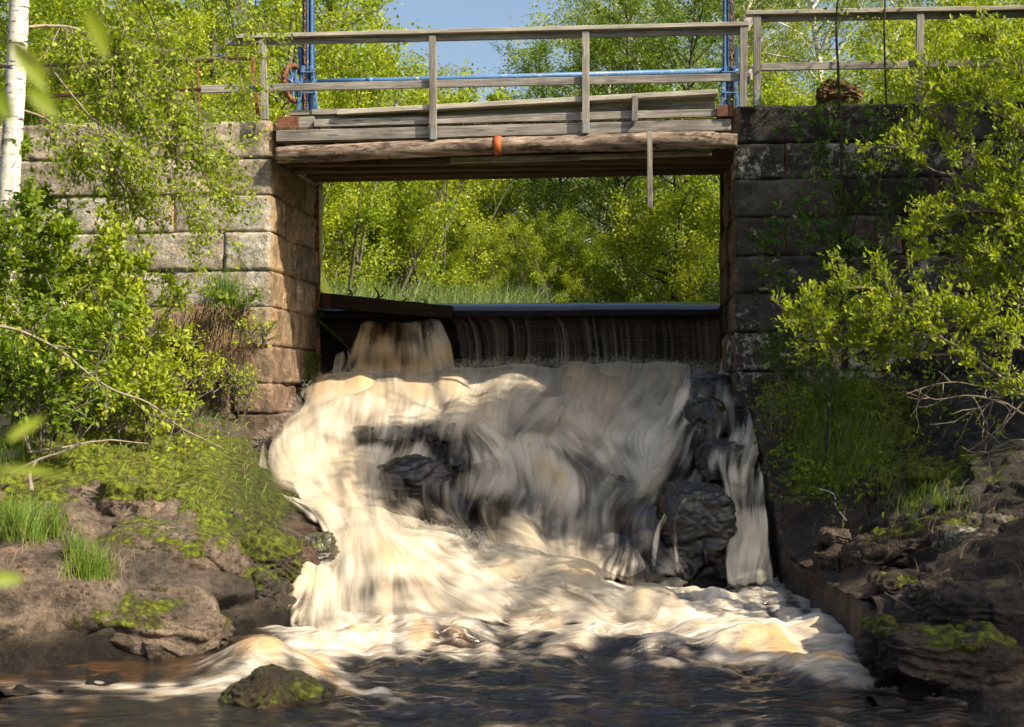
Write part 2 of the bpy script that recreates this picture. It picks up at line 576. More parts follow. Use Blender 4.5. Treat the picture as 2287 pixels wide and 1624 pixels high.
def stone_mat(name, scale=1.0, fines=1.0, crk=0.0):
    crk2 = 1.0 if crk else 0.25
    """attributes: tint (colour), moss, lich, wet"""
    m, t, out = newmat(name); b = NB(t)
    v = b.n('NewGeometry').outputs['Position']
    tint = b.attr('tint').outputs['Color']
    moss = b.attr('moss').outputs['Fac']
    lich = b.attr('lich').outputs['Fac']
    wet = b.attr('wet').outputs['Fac']
    n1 = b.noise(v, 5 * scale, 8, 0.68)
    n2 = b.noise(v, 42 * scale, 6, 0.7)
    n3 = b.noise(v, 1.7 * scale, 5, 0.6)
    n4 = b.noise(v, 130 * scale, 3, 0.7)
    k = b.ramp(n1, [(0.30, (0.32, 0.30, 0.28)), (0.48, (0.9, 0.88, 0.85)), (0.66, (1.65, 1.6, 1.52))])
    c = b.mix(1.0, tint, k, 'MULTIPLY')
    c = b.mix(1.0, c, b.ramp(n2, [(0.3, (0.55, 0.53, 0.5)), (0.5, (1.0, 1.0, 1.0)), (0.68, (1.42, 1.4, 1.36))]), 'MULTIPLY')
    c = b.mix(1.0, c, b.ramp(n4, [(0.3, (0.72, 0.72, 0.72)), (0.7, (1.28, 1.28, 1.28))]), 'MULTIPLY')
    vc = b.n('TexVoronoi', feature='DISTANCE_TO_EDGE'); b.l(b.mix(0.12, v, b.n('TexNoise', i_Scale=3.0).outputs['Color'], 'ADD'), vc.inputs['Vector']); vc.inputs['Scale'].default_value = 2.6 * scale
    ck = b.math('MULTIPLY', b.maprange(vc.outputs['Distance'], 0.022, 0.0), b.maprange(n1, 0.42, 0.6))
    c = b.mix(b.math('MULTIPLY', ck, 0.0 * crk), c, (0.02, 0.015, 0.01))
    # dark crust spots
    vs = b.n('TexVoronoi', feature='F1'); b.l(v, vs.inputs['Vector']); vs.inputs['Scale'].default_value = 13 * scale
    sp = b.math('MULTIPLY', b.maprange(vs.outputs['Distance'], 0.30, 0.16), b.maprange(n3, 0.5, 0.62))
    c = b.mix(b.math('MULTIPLY', sp, 0.65), c, (0.03, 0.022, 0.015))
    vs2 = b.n('TexVoronoi', feature='F1'); b.l(b.mix(0.10, v, b.n('TexNoise', i_Scale=9.0).outputs['Color'], 'ADD'), vs2.inputs['Vector']); vs2.inputs['Scale'].default_value = 30 * scale
    sp2 = b.math('MULTIPLY', b.maprange(vs2.outputs['Distance'], 0.42, 0.25), b.maprange(b.noise(v, 2.6 * scale, 5, 0.65), 0.47, 0.58))
    c = b.mix(b.math('MULTIPLY', sp2, 0.8 * crk2), c, (0.022, 0.017, 0.010))
    c = b.mix(b.math('MULTIPLY', b.maprange(b.noise(b.mapv(v, (2.0, 2.0, 7.0)), 1.0 * scale, 7, 0.7), 0.50, 0.62), 0.55 * crk2), c, b.mix(1.0, c, (0.45, 0.40, 0.36), 'MULTIPLY'))
    pn = b.noise(v, 1.3 * scale, 6, 0.62)
    c = b.mix(b.math('MULTIPLY', b.maprange(pn, 0.54, 0.64), 0.55 * crk2), c, b.mix(1.0, c, (1.5, 0.95, 0.62), 'MULTIPLY'))
    c = b.mix(b.math('MULTIPLY', b.maprange(pn, 0.46, 0.36), 0.6 * crk2), c, b.mix(1.0, c, (0.55, 0.56, 0.56), 'MULTIPLY'))
    # pale lichen
    ln = b.noise(v, 9 * scale, 8, 0.75, 0.4)
    lm = b.maprange(b.math('ADD', ln, b.math('MULTIPLY', b.math('SUBTRACT', lich, 0.5), 0.5)), 0.52, 0.60)
    c = b.mix(b.math('MULTIPLY', lm, 0.85), c, b.mix(b.maprange(n2, 0.35, 0.6), (0.26, 0.25, 0.22), (0.56, 0.55, 0.50)))
    # moss
    mn = b.noise(v, 4.2 * scale, 9, 0.72, 0.5)
    mm = b.maprange(b.math('ADD', mn, b.math('MULTIPLY', b.math('SUBTRACT', moss, 0.5), 0.8)), 0.50, 0.58)
    mc = b.ramp(b.noise(v, 24 * scale, 6, 0.7), [(0.3, (0.014, 0.011, 0.003)), (0.46, (0.075, 0.080, 0.006)), (0.60, (0.18, 0.225, 0.010)), (0.74, (0.30, 0.33, 0.02))])
    c = b.mix(mm, c, mc)
    c = b.mix(b.math('MULTIPLY', wet, 0.62), c, b.mix(0.85, c, (0.0, 0.0, 0.0)))
    rough = b.math('SUBTRACT', 0.92, b.math('MULTIPLY', wet, b.math('SUBTRACT', 0.72, b.math('MULTIPLY', mm, 0.45))))
    h = b.math('ADD', b.math('ADD', b.math('MULTIPLY', n1, 1.0), b.math('MULTIPLY', n2, 0.35)), b.math('SUBTRACT', b.math('ADD', b.math('MULTIPLY', mm, 0.16), b.math('MULTIPLY', n4, 0.16)), b.math('MULTIPLY', ck, 0.03)))
    pbsdf(b, out, c, rough, b.bump(h, 1.0 * fines, 0.035 / scale), 0.4)
    return m
M_stone = stone_mat('granite')
M_wetrock = stone_mat('wet_fall_rock', 1.0, 0.55, 1.0)
for _n in M_wetrock.node_tree.nodes:
    if _n.type == 'BSDF_PRINCIPLED':
        _n.inputs['Specular IOR Level'].default_value = 0.6
        _n.inputs['Coat Weight'].default_value = 0.22; _n.inputs['Coat Roughness'].default_value = 0.22
M_rock = stone_mat('bank_rock', 0.8, 1.4, 0.25)
M_soil = stone_mat('bank_soil', 0.9, 1.2)

def leaf_mat(name, ca, cb, tr=0.48, gloss=0.025):
    m, t, out = newmat(name); b = NB(t)
    rnd = b.attr('rnd').outputs['Fac']
    orn = b.n('ObjectInfo').outputs['Random']
    c = b.ramp(rnd, [(0.0, tuple(x * 0.6 for x in ca)), (0.45, ca), (1.0, cb)])
    c = b.mix(1.0, c, b.ramp(orn, [(0, (0.82, 0.88, 0.9)), (1, (1.15, 1.08, 1.0))]), 'MULTIPLY')
    d = b.n('BsdfDiffuse'); b.l(c, d.inputs[0])
    tl = b.n('BsdfTranslucent'); b.l(b.mix(1.0, c, (1.15, 1.25, 0.6), 'MULTIPLY'), tl.inputs[0])
    g = b.n('BsdfGlossy'); g.inputs['Roughness'].default_value = 0.5; g.inputs['Color'].default_value = (0.8, 0.85, 0.8, 1)
    mx = b.n('MixShader'); mx.inputs[0].default_value = tr
    b.l(d.outputs[0], mx.inputs[1]); b.l(tl.outputs[0], mx.inputs[2])
    m2 = b.n('MixShader'); m2.inputs[0].default_value = gloss
    b.l(mx.outputs[0], m2.inputs[1]); b.l(g.outputs[0], m2.inputs[2])
    b.l(m2.outputs[0], out.inputs[0])
    return m
M_leafY = leaf_mat('spring_leaf', (0.285, 0.365, 0.018), (0.57, 0.60, 0.035))
M_leafB = leaf_mat('birch_leaf', (0.24, 0.31, 0.03), (0.46, 0.50, 0.07))
M_leafG = leaf_mat('green_leaf', (0.17, 0.26, 0.014), (0.36, 0.43, 0.025))
M_leafD = leaf_mat('dark_leaf', (0.12, 0.20, 0.016), (0.26, 0.34, 0.03))
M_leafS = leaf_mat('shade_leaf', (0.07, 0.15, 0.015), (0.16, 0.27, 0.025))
M_needle = leaf_mat('needle', (0.03, 0.06, 0.012), (0.07, 0.11, 0.02), 0.1)
M_grass = leaf_mat('grass_blade', (0.14, 0.24, 0.03), (0.30, 0.38, 0.07), 0.35)
M_reed = leaf_mat('reed_blade', (0.18, 0.25, 0.07), (0.36, 0.42, 0.16), 0.35)
M_deadg = leaf_mat('dead_grass', (0.24, 0.16, 0.08), (0.46, 0.35, 0.20), 0.2)
M_flower = leaf_mat('white_petal', (0.55, 0.55, 0.42), (0.8, 0.8, 0.7), 0.3)
M_catkin = leaf_mat('catkin', (0.32, 0.38, 0.03), (0.55, 0.56, 0.08), 0.3)
def bark_mat(name, a, c_, patches=False):
    m, t, out = newmat(name); b = NB(t)
    v = b.n('NewGeometry').outputs['Position']
    n = b.noise(v, 18, 6, 0.7)
    c = b.ramp(n, [(0.3, a), (0.7, c_)])
    if patches:
        h = b.noise(b.mapv(v, (6, 6, 26)), 1.0, 5, 0.65)
        c = b.mix(b.maprange(h, 0.55, 0.63), c, (0.05, 0.042, 0.035))
        h2 = b.noise(v, 3.0, 6, 0.7)
        c = b.mix(b.maprange(h2, 0.56, 0.66), c, (0.13, 0.115, 0.09))
    pbsdf(b, out, c, 0.85, b.bump(n, 0.5, 0.01), 0.2)
    return m
M_birch = bark_mat('birch_bark', (0.48, 0.44, 0.38), (0.80, 0.76, 0.68), True)
M_bark = bark_mat('grey_bark', (0.08, 0.07, 0.055), (0.22, 0.195, 0.16))
M_barkL = bark_mat('pale_twig', (0.17, 0.14, 0.10), (0.36, 0.31, 0.24))
M_barkD = bark_mat('dark_bark', (0.03, 0.025, 0.02), (0.09, 0.075, 0.06))

# ================================================================== SETTING: terrain
def stone_attrs(P3, tint, moss=0.0, lich=0.0, wet=0.0):
    n = len(P3)
    f = lambda a: np.broadcast_to(np.asarray(a, float), (n,)) if np.ndim(a) == 0 else a
    t = np.broadcast_to(np.asarray(tint, float), (n, 3)) if np.ndim(tint) == 1 else tint
    return dict(tint=t, moss=f(moss), lich=f(lich), wet=f(wet))
def lerp(a, b, t):
    t = np.asarray(t)[..., None] if np.ndim(a) else np.asarray(t)
    return np.asarray(a) * (1 - t) + np.asarray(b) * t

# one sheet to the horizon, with the pool upstream cut into it
def ground_z(x, y):
    """height of the land behind the dam"""
    a = (x - BO[0]) * BX[0] + (y - BO[1]) * BX[1]
    bb = (x - BO[0]) * BY[0] + (y - BO[1]) * BY[1]
    embank = 4.72 - 1.75 * sst(2.8, 7.5, bb)
    land = 3.05 + 0.25 * fbm(np.stack([x * 0.15, y * 0.15, 0 * x], -1), 3, 4) + 0.010 * np.clip(y - 30, 0, 400)
    z = np.maximum(embank, land)
    # pool
    right = 3.6 + 0.30 * (bb - 2)
    left = -2.9 - 0.05 * (bb - 2)
    # the near left bank swings in, the far bank closes the pool
    left = np.where(bb > 6, left + 4.2 * sst(6, 12, bb), left)
    d = np.minimum(np.minimum(a - left, right - a), 28 - bb)
    z = np.where(bb < 2.3, z, z)
    pool = sst(-0.6, 0.5, d)
    z = z * (1 - pool) + 2.2 * pool
    return z
xs = np.concatenate([np.linspace(-400, -30, 10)[:-1], np.linspace(-30, 30, 121), np.linspace(30, 400, 10)[1:]])
ys = np.concatenate([np.linspace(18.3, 50, 90), np.geomspace(52, 900, 22)])
gx, gy = np.meshgrid(xs, ys)
gz = ground_z(gx, gy)
gz = gz + 0.05 * fbm(np.stack([gx, gy, 0 * gx], -1) * 1.1, 3, 8)
# keep the near edge of this sheet behind the gate line of the channel
G = np.stack([gx, gy, gz], -1).reshape(-1, 3)
tag(mk('ground', G, [gridF(len(ys), len(xs))], M_soil, attrs={k: ('POINT', v) for k, v in stone_attrs(G, (0.12, 0.10, 0.055), 0.75, 0.0, 0.0).items()}),
    'forest floor behind the dam with moss and litter', 'ground', kind='structure')

# left bank: sloping rock between the lower water and the wall
LK = [
    [(-500, 1640, 7.4), (0, 1600, 7.9), (250, 1570, 8.3), (430, 1520, 9.0), (600, 1475, 9.6), (700, 1440, 10.2), (760, 1370, 11.0), (800, 1290, 11.6), (790, 1210, 12.3), (690, 1120, 13.3), (650, 1040, 14.4), (640, 1000, 15.2)],
    [(-500, 1560, 7.9), (0, 1490, 8.7), (250, 1460, 9.15), (430, 1420, 9.7), (570, 1400, 10.1), (640, 1390, 10.4), (650, 1310, 11.0), (735, 1245, 11.6), (735, 1200, 12.0), (620, 1100, 13.0), (575, 1020, 14.2), (570, 985, 15.1)],
    [(-500, 1420, 8.2), (0, 1325, 8.9), (220, 1315, 9.3), (400, 1320, 9.75), (540, 1330, 10.1), (605, 1310, 10.5), (640, 1270, 11.0), (705, 1200, 11.6), (670, 1175, 11.95), (560, 1080, 13.1), (545, 1010, 14.2), (560, 965, 15.2)],
    [(-500, 1330, 8.7), (0, 1260, 9.4), (200, 1262, 9.8), (380, 1240, 10.2), (510, 1235, 10.5), (560, 1220, 10.8), (610, 1200, 11.2), (640, 1175, 11.6), (570, 1120, 12.3), (500, 1050, 13.3), (510, 985, 14.6), (550, 945, 15.6)],
    [(-500, 1230, 9.8), (0, 1185, 10.4), (180, 1175, 10.8), (330, 1165, 11.1), (450, 1150, 11.4), (500, 1120, 11.9), (480, 1090, 12.3), (470, 1060, 12.8), (450, 1030, 13.4), (440, 1000, 14.0), (470, 965, 14.9), (530, 935, 15.9)],
    [(-500, 1110, 11.4), (0, 1085, 11.9), (150, 1075, 12.2), (250, 1065, 12.5), (340, 1050, 12.9), (360, 1040, 13.2), (370, 1025, 13.5), (380, 1010, 13.9), (380, 990, 14.3), (380, 970, 14.8), (420, 945, 15.6), (500, 925, 16.2)],
    [(-500, 960, 13.4), (0, 950, 13.8), (80, 948, 14.0), (150, 945, 14.2), (200, 940, 14.5), (240, 940, 14.7), (270, 935, 14.9), (300, 930, 15.1), (320, 925, 15.3), (350, 920, 15.6), (400, 905, 16.1), (470, 900, 16.5)],
    [(-500, 760, 15.9), (0, 745, 16.4), (50, 745, 16.5), (100, 745, 16.5), (150, 760, 16.5), (200, 780, 16.55), (240, 800, 16.6), (280, 815, 16.6), (320, 830, 16.65), (360, 850, 16.7), (400, 870, 16.75), (460, 880, 16.85)],
]
for r_, dz_ in ((0, -0.10), (1, -0.12), (2, -0.09), (3, -0.04)):
    LK[r_] = [(u, v + (FP * -dz_ / Y if (u > 480 and 960 < v < 1330) else 0), Y) for (u, v, Y) in LK[r_]]
GL = loft(LK, 420, 380)
nL = gnormals(GL)
nL = np.where(nL[..., 2:3] < 0, -nL, nL)
pf = GL.reshape(-1, 3)
h1 = fbm(pf * np.array([0.75, 0.75, 1.5]), 5, 11)
h2 = fbm(pf * 2.6, 4, 12)
h3 = fbm(pf * 9, 3, 15)
crack = np.clip(1 - np.abs(fbm(pf * np.array([0.9, 1.4, 2.5]) + 5, 3, 13)) * 9, 0, 1)
rowt = np.linspace(0, 1, 380)[:, None, None]
edgeL = 1 - 0.75 * (1 - sst(0.20, 0.42, rowt)) * sst(0.42, 0.52, np.linspace(0, 1, 420)[None, :, None])
GLd = GL + nL * edgeL * (0.13 * h1 + 0.04 * h2 + 0.012 * h3 - 0.03 * crack + 0.06 * fracture(pf * np.array([0.8, 1.1, 2.2]), 3) + 0.095 * flaky(pf, 5) + 0.032 * flaky(pf * 2.7, 8)).reshape(GL.shape[:2] + (1,))
q = GLd.reshape(-1, 3)
pu, pv = proj(GL.reshape(-1, 3))
def blob(u0, v0, su, sv): return np.exp(-(((pu - u0) / su) ** 2 + ((pv - v0) / sv) ** 2))
nz1 = fbm(q * 1.2 + 3, 4, 21)
moss = 0.92 * blob(260, 1030, 430, 100) + 0.72 * blob(520, 1110, 170, 70) + 0.75 * blob(640, 1245, 75, 60) + 0.5 * blob(60, 1150, 130, 60) + 0.60 * blob(500, 1190, 110, 80) + 0.25 * nz1 + 0.25 * blob(600, 980, 60, 60)
moss = moss + 0.5 * sst(940, 880, pv)
bare = blob(380, 1240, 190, 60) + blob(230, 1350, 330, 60) + blob(300, 1120, 110, 30)
cav = flaky(pf, 5)
moss = np.clip(moss - 0.45 * bare - 0.10 * cav, 0, 1)
wet = np.clip(sst(0.30, 0.08, q[:, 2] - 0.10 * nz1) + 0.8 * blob(560, 1130, 80, 130) + 1.2 * blob(690, 1240, 90, 140) + 0.9 * blob(600, 1120, 60, 90) + 0.9 * blob(590, 1380, 90, 120) + 0.5 * blob(560, 1010, 60, 60) + 0.4 * blob(500, 1330, 90, 80), 0, 1)
tint = lerp((0.115, 0.092, 0.072), (0.165, 0.128, 0.096), sst(-0.3, 0.4, fbm(q * 0.9, 3, 31)))
tint = lerp(tint, np.array((0.07, 0.055, 0.03)), np.clip(sst(980, 900, pv), 0, 1))
tint = lerp(tint, np.array((0.022, 0.018, 0.012)), 0.9 * sst(0.24, 0.10, q[:, 2] - 0.07 * nz1))
tint = tint * (1 - 0.45 * np.clip(-cav, 0, 1))[:, None]  # hollows of the relief painted darker, as crevice shade
tint = lerp(tint, np.array((0.30, 0.27, 0.23)), 0.7 * np.clip(blob(400, 1435, 130, 16), 0, 1))
lich = 0.10 + 0.12 * bare * (nz1 > 0.1)
tag(mk('left_bank', q, [gridF(380, 420, flip=True)], M_rock, attrs={k: ('POINT', v) for k, v in stone_attrs(q, tint, moss, np.clip(lich, 0, 0.5), wet).items()}),
    'mossy sloping bedrock bank on the left of the cascade', 'bank', kind='structure')

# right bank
RK = [
    [(1905, 1560, 8.2), (1990, 1600, 7.7), (2120, 1620, 7.5), (2287, 1640, 7.3), (2700, 1660, 7.2)],
    [(1965, 1500, 8.7), (2040, 1530, 8.2), (2140, 1530, 8.0), (2287, 1530, 7.8), (2700, 1520, 7.7)],
    [(1962, 1378, 8.85), (2060, 1385, 8.55), (2150, 1400, 8.3), (2287, 1400, 8.1), (2700, 1380, 8.0)],
    [(1905, 1335, 9.75), (2010, 1290, 9.8), (2120, 1270, 9.6), (2287, 1240, 9.3), (2700, 1180, 9.2)],
    [(1822, 1283, 11.2), (1960, 1225, 11.2), (2100, 1170, 11.0), (2287, 1090, 10.8), (2700, 1000, 10.5)],
    [(1745, 1212, 12.9), (1880, 1140, 12.9), (2060, 1070, 12.6), (2287, 985, 12.3), (2700, 880, 12.0)],
    [(1724, 1101, 13.7), (1830, 1060, 13.8), (2000, 1000, 13.8), (2287, 900, 13.6), (2700, 780, 13.3)],
    [(1700, 1002, 14.6), (1800, 970, 14.8), (1960, 920, 14.8), (2287, 800, 14.8), (2700, 700, 14.6)],
    [(1678, 850, 15.8), (1780, 850, 15.8), (1950, 820, 15.8), (2287, 720, 15.8), (2700, 640, 15.7)],
]
RK = [k + [(k[-1][0] + 700, k[-1][1] - (10 if i < 2 else 60 + 18 * min(i, 6)), k[-1][2] - 0.1), (k[-1][0] + 1700, k[-1][1] - (20 if i < 2 else 90 + 22 * min(i, 6)), k[-1][2] - 0.2)] for i, k in enumerate(RK)]
GR = loft(RK, 420, 330)
nR = gnormals(GR); nR = np.where(nR[..., 2:3] < 0, -nR, nR)
pf = GR.reshape(-1, 3)
# steps and slabs running with the slope
sl_h = np.abs(((pf[:, 0] * 0.45 + pf[:, 1] * 0.9 + 0.5 * fbm(pf * 0.7, 3, 43)) * 1.3) % 1.0 - 0.5)
h1 = fbm(pf * np.array([0.8, 0.8, 1.5]), 5, 41)
h2 = fbm(pf * 2.9, 4, 42); h3 = fbm(pf * 10, 3, 45)
edge = sst(0.0, 0.05, np.tile(np.linspace(0, 1, 420), 330))
crack = np.clip(1 - np.abs(fbm(pf * np.array([1.0, 1.6, 2.5]) + 8, 3, 46)) * 8, 0, 1)
GRd = pf + nR.reshape(-1, 3) * ((0.08 * h1 + 0.10 * sl_h + 0.04 * h2 - 0.03 * crack) * edge + 0.015 * h3 + edge * (0.10 * fracture(pf * np.array([0.8, 1.2, 2.2]), 13) + 0.05 * flaky(pf * 1.2, 15) + 0.015 * flaky(pf * 3.3, 18)))[:, None]
pu, pv = proj(pf)
nz1 = fbm(GRd * 1.2 + 3, 4, 48)
moss = np.clip(0.75 * blob(1880, 960, 150, 130) + 0.4 * blob(2080, 1060, 140, 40) + 0.2 * nz1 + 0.3, 0, 1) * (1 - 0.65 * sst(1120, 1220, pv))
tint = lerp((0.045, 0.043, 0.037), (0.054, 0.041, 0.031), sst(1080, 1200, pv + 40 * nz1))  # slope colours lowered to deepen the shade on this bank
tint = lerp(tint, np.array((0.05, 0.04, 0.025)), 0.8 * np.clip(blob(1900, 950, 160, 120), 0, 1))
wet = np.clip(sst(0.22, 0.04, GRd[:, 2]), 0, 1)
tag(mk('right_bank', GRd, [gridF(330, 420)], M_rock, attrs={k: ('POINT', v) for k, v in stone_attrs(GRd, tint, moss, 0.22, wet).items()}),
    'shaded bedrock slope on the right of the cascade', 'bank', kind='structure')

# the low stone wall that lines the channel on its right side
def slab_wall():
    top = np.array([P(1671, 812, 16.05), P(1685, 900, 15.4), P(1697, 1002, 14.6), P(1720, 1101, 13.7), P(1742, 1212, 12.9), P(1820, 1282, 11.2), P(1900, 1332, 9.75), P(1958, 1375, 8.8)])
    top = catmull(top, 150)
    A = Acc()
    n = len(top)
    prof = [(-0.035, -1.9), (-0.03, -1.2), (-0.02, -0.8), (-0.012, -0.5), (-0.006, -0.3), (0.0, -0.15), (0.0, -0.05), (0.012, -0.008), (0.035, 0.0), (0.08, 0.0), (0.14, 0.0), (0.20, 0.0), (0.27, 0.0), (0.34, -0.01), (0.36, -0.3), (0.36, -1.9)]
    rows = []
    for i in range(n):
        r = []
        for (dx, dz) in prof:
            r.append(top[i] + np.array([dx, 0.0, 0.0]) + np.array([0, 0, dz]))
        rows.append(r)
    g = np.array(rows)
    # close the end facing the camera
    g = np.concatenate([g, (g[-1] + np.array([0, -0.02, 0]))[None]], 0)
    c = g[-1].mean(0)
    gg = gnormals(g)
    f = g.reshape(-1, 3)
    blk = np.round(fbm(f * np.array([0.5, 1.6, 0.6]), 2, 3) * 3) / 3
    jn = np.clip(1 - np.abs(((f[:, 1] * 0.9) % 1.0) - 0.5) * 26, 0, 1)
    d = 0.05 * fbm(f * 3.2, 5, 5) + 0.03 * flaky(f * 1.5, 4) + 0.03 * blk + 0.014 * fbm(f * 12, 3, 6) - 0.03 * jn
    f2 = f + gg.reshape(-1, 3) * d[:, None] * -1
    m, k = g.shape[:2]
    Fq = gridF(m, k)
    cap = np.array([[(m - 1) * k + i, (m - 1) * k + i + 1, len(f2)] for i in range(k - 1)])
    V = np.concatenate([f2, c[None]])
    pu_, pv_ = proj(V)
    nz = fbm(V * 1.5, 3, 9)
    t = lerp((0.075, 0.055, 0.038), (0.12, 0.09, 0.066), sst(-0.3, 0.3, nz))  # wall colours lowered as well, to deepen the shade here
    return mk('channel_wall', V, [Fq, cap], M_rock, attrs={k_: ('POINT', v_) for k_, v_ in stone_attrs(V, t, 0.25 + 0.15 * nz, 0.15, np.clip(sst(0.25, 0.02, V[:, 2]), 0, 1)).items()})
tag(slab_wall(), 'low rough stone wall lining the right side of the cascade', 'wall')

# ================================================================== abutments
def courses(vlist, uref):
    return [Pb(uref, v, 0)[2] for v in vlist]
def blockVF(c, axes, half, n, seed, amp):
    V0, F = cubesphere(n)
    rng = np.random.default_rng(seed)
    h = np.array(half); r = rng.uniform(0.010, 0.022)
    # random sag of each corner so joints are never ruler straight
    W = V0 * h
    inner = np.clip(W, -(h - r), h - r)
    nr = W - inner
    ln = np.linalg.norm(nr, axis=1, keepdims=True)
    nr = nr / np.maximum(ln, 1e-9)
    L = inner + nr * r
    A = np.array(axes)
    Wd = L @ A + c
    nw = nr @ A
    edge = np.sort(np.abs(V0), axis=1)[:, 1]
    e = 1 - sst(0.82, 1.0, edge)
    d = amp * (0.35 + 0.65 * e) * (fbm(Wd * 2.3 + seed, 5, seed) + 0.55 * np.round(fbm(Wd * 2.0 + 31 + seed, 2, seed + 9) * 4) / 4) + 0.010 * fbm(Wd * 11, 3, seed + 2) + 0.012 * e
    d = d - 0.012 * (edge > 0.97) * np.clip(fbm(Wd * 5, 2, seed + 4) + 0.2, 0, 1)
    return Wd + nw * d[:, None], [F], nw
def abutment(name, z_levels, a_in, sgn, length, tone, seed, label, front_rot=0.0):
    """stacked granite blocks; sgn = +1 when the wall extends to +a (right), -1 to the left"""
    rng = random.Random(seed)
    A = Acc()
    DEP = 0.55
    gap = 0.003
    nc = len(z_levels) - 1
    for ci in range(nc):
        z1, z0 = z_levels[ci], z_levels[ci + 1]
        hz = (z1 - z0) / 2 - gap
        zc = (z1 + z0) / 2
        # --- front row
        x = 0.0
        first = True
        while x < length:
            L = rng.uniform(0.75, 1.45)
            if first:
                L = 0.55 if ci % 2 else 1.15
                if tone == 'left' and ci >= nc - 4: L = rng.uniform(0.4, 0.7)
            a0 = a_in + sgn * x
            a1 = a_in + sgn * (x + L)
            ac = (a0 + a1) / 2
            back = DEP if not first else (1.1 if ci % 2 else DEP)
            jut = rng.uniform(-0.02, 0.02)
            c = L2W(ac, back / 2 + jut, zc)
            n = 26 if x < 5 else 14
            V, F, nr = blockVF(c, (BX, BY, np.array([0, 0, 1.0])), (L / 2 - gap, back / 2, hz), n, seed * 50 + ci * 13 + int(x * 7), 0.030)
            shade(A, V, F, nr, tone, rng, ci, nc)
            x += L
            first = False
        # --- side row facing the channel
        bstart = 1.1 if ci % 2 else DEP
        bb = bstart
        while bb < 2.3:
            L = rng.uniform(0.6, 1.0)
            if bb + L > 1.9: L = 2.42 - bb
            jut = rng.uniform(-0.03, 0.05)
            c = L2W(a_in + sgn * (DEP / 2 - jut), bb + L / 2, zc)
            V, F, nr = blockVF(c, (BX, BY, np.array([0, 0, 1.0])), (DEP / 2, L / 2 - gap, hz), 22, seed * 60 + ci * 17 + int(bb * 9), 0.04)
            shade(A, V, F, nr, tone, rng, ci, nc)
            bb += L
    o = A.build(name, M_stone, origin=L2W(a_in, 0.3, z_levels[-1]))
    # rubble core so no light leaks through the joints
    return o
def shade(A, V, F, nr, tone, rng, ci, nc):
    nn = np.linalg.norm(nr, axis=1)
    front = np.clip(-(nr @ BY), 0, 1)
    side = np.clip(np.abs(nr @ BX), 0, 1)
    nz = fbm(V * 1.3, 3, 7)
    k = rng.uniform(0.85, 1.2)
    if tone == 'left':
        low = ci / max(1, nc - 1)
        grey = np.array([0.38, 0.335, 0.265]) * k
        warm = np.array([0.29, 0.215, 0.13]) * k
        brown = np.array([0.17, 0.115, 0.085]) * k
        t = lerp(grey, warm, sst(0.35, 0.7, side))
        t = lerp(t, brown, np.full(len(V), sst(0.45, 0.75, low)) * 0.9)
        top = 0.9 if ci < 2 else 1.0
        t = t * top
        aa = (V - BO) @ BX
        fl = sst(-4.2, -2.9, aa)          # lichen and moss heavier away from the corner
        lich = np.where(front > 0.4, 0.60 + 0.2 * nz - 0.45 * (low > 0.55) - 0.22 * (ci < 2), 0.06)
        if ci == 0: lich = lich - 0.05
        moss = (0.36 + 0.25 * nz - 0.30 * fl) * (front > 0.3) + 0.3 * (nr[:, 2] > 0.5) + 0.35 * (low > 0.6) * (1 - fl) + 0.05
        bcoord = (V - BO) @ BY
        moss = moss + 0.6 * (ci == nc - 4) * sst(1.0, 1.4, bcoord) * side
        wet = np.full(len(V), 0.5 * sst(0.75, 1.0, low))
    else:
        grey = np.array([0.056, 0.052, 0.046]) * k * rng.choice([0.5, 0.7, 1.0, 1.5])  # stained stone, its grey lowered further to deepen the wall's shade
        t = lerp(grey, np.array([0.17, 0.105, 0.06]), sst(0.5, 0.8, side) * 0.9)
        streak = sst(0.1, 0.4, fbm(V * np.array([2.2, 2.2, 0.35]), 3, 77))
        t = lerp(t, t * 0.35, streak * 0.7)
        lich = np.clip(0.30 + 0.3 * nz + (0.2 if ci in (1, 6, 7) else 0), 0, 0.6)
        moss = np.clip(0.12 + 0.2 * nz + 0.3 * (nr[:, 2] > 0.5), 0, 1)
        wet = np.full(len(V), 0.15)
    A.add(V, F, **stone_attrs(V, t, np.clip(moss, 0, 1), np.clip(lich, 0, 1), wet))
LV = [268, 352, 435, 518, 604, 686, 773, 857, 925, 985, 1060]
zl = courses(LV, 606)
a_left = toab(Pb(606, 600, 0))[0]
a_right = toab(Pb(1641, 600, 0))[0]
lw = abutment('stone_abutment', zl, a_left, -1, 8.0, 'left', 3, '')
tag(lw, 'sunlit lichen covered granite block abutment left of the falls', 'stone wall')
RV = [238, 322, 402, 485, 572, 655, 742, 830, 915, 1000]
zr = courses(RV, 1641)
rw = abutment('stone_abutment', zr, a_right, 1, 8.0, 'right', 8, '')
tag(rw, 'stained stone block abutment right of the falls, colour darkened for its shade', 'stone wall')
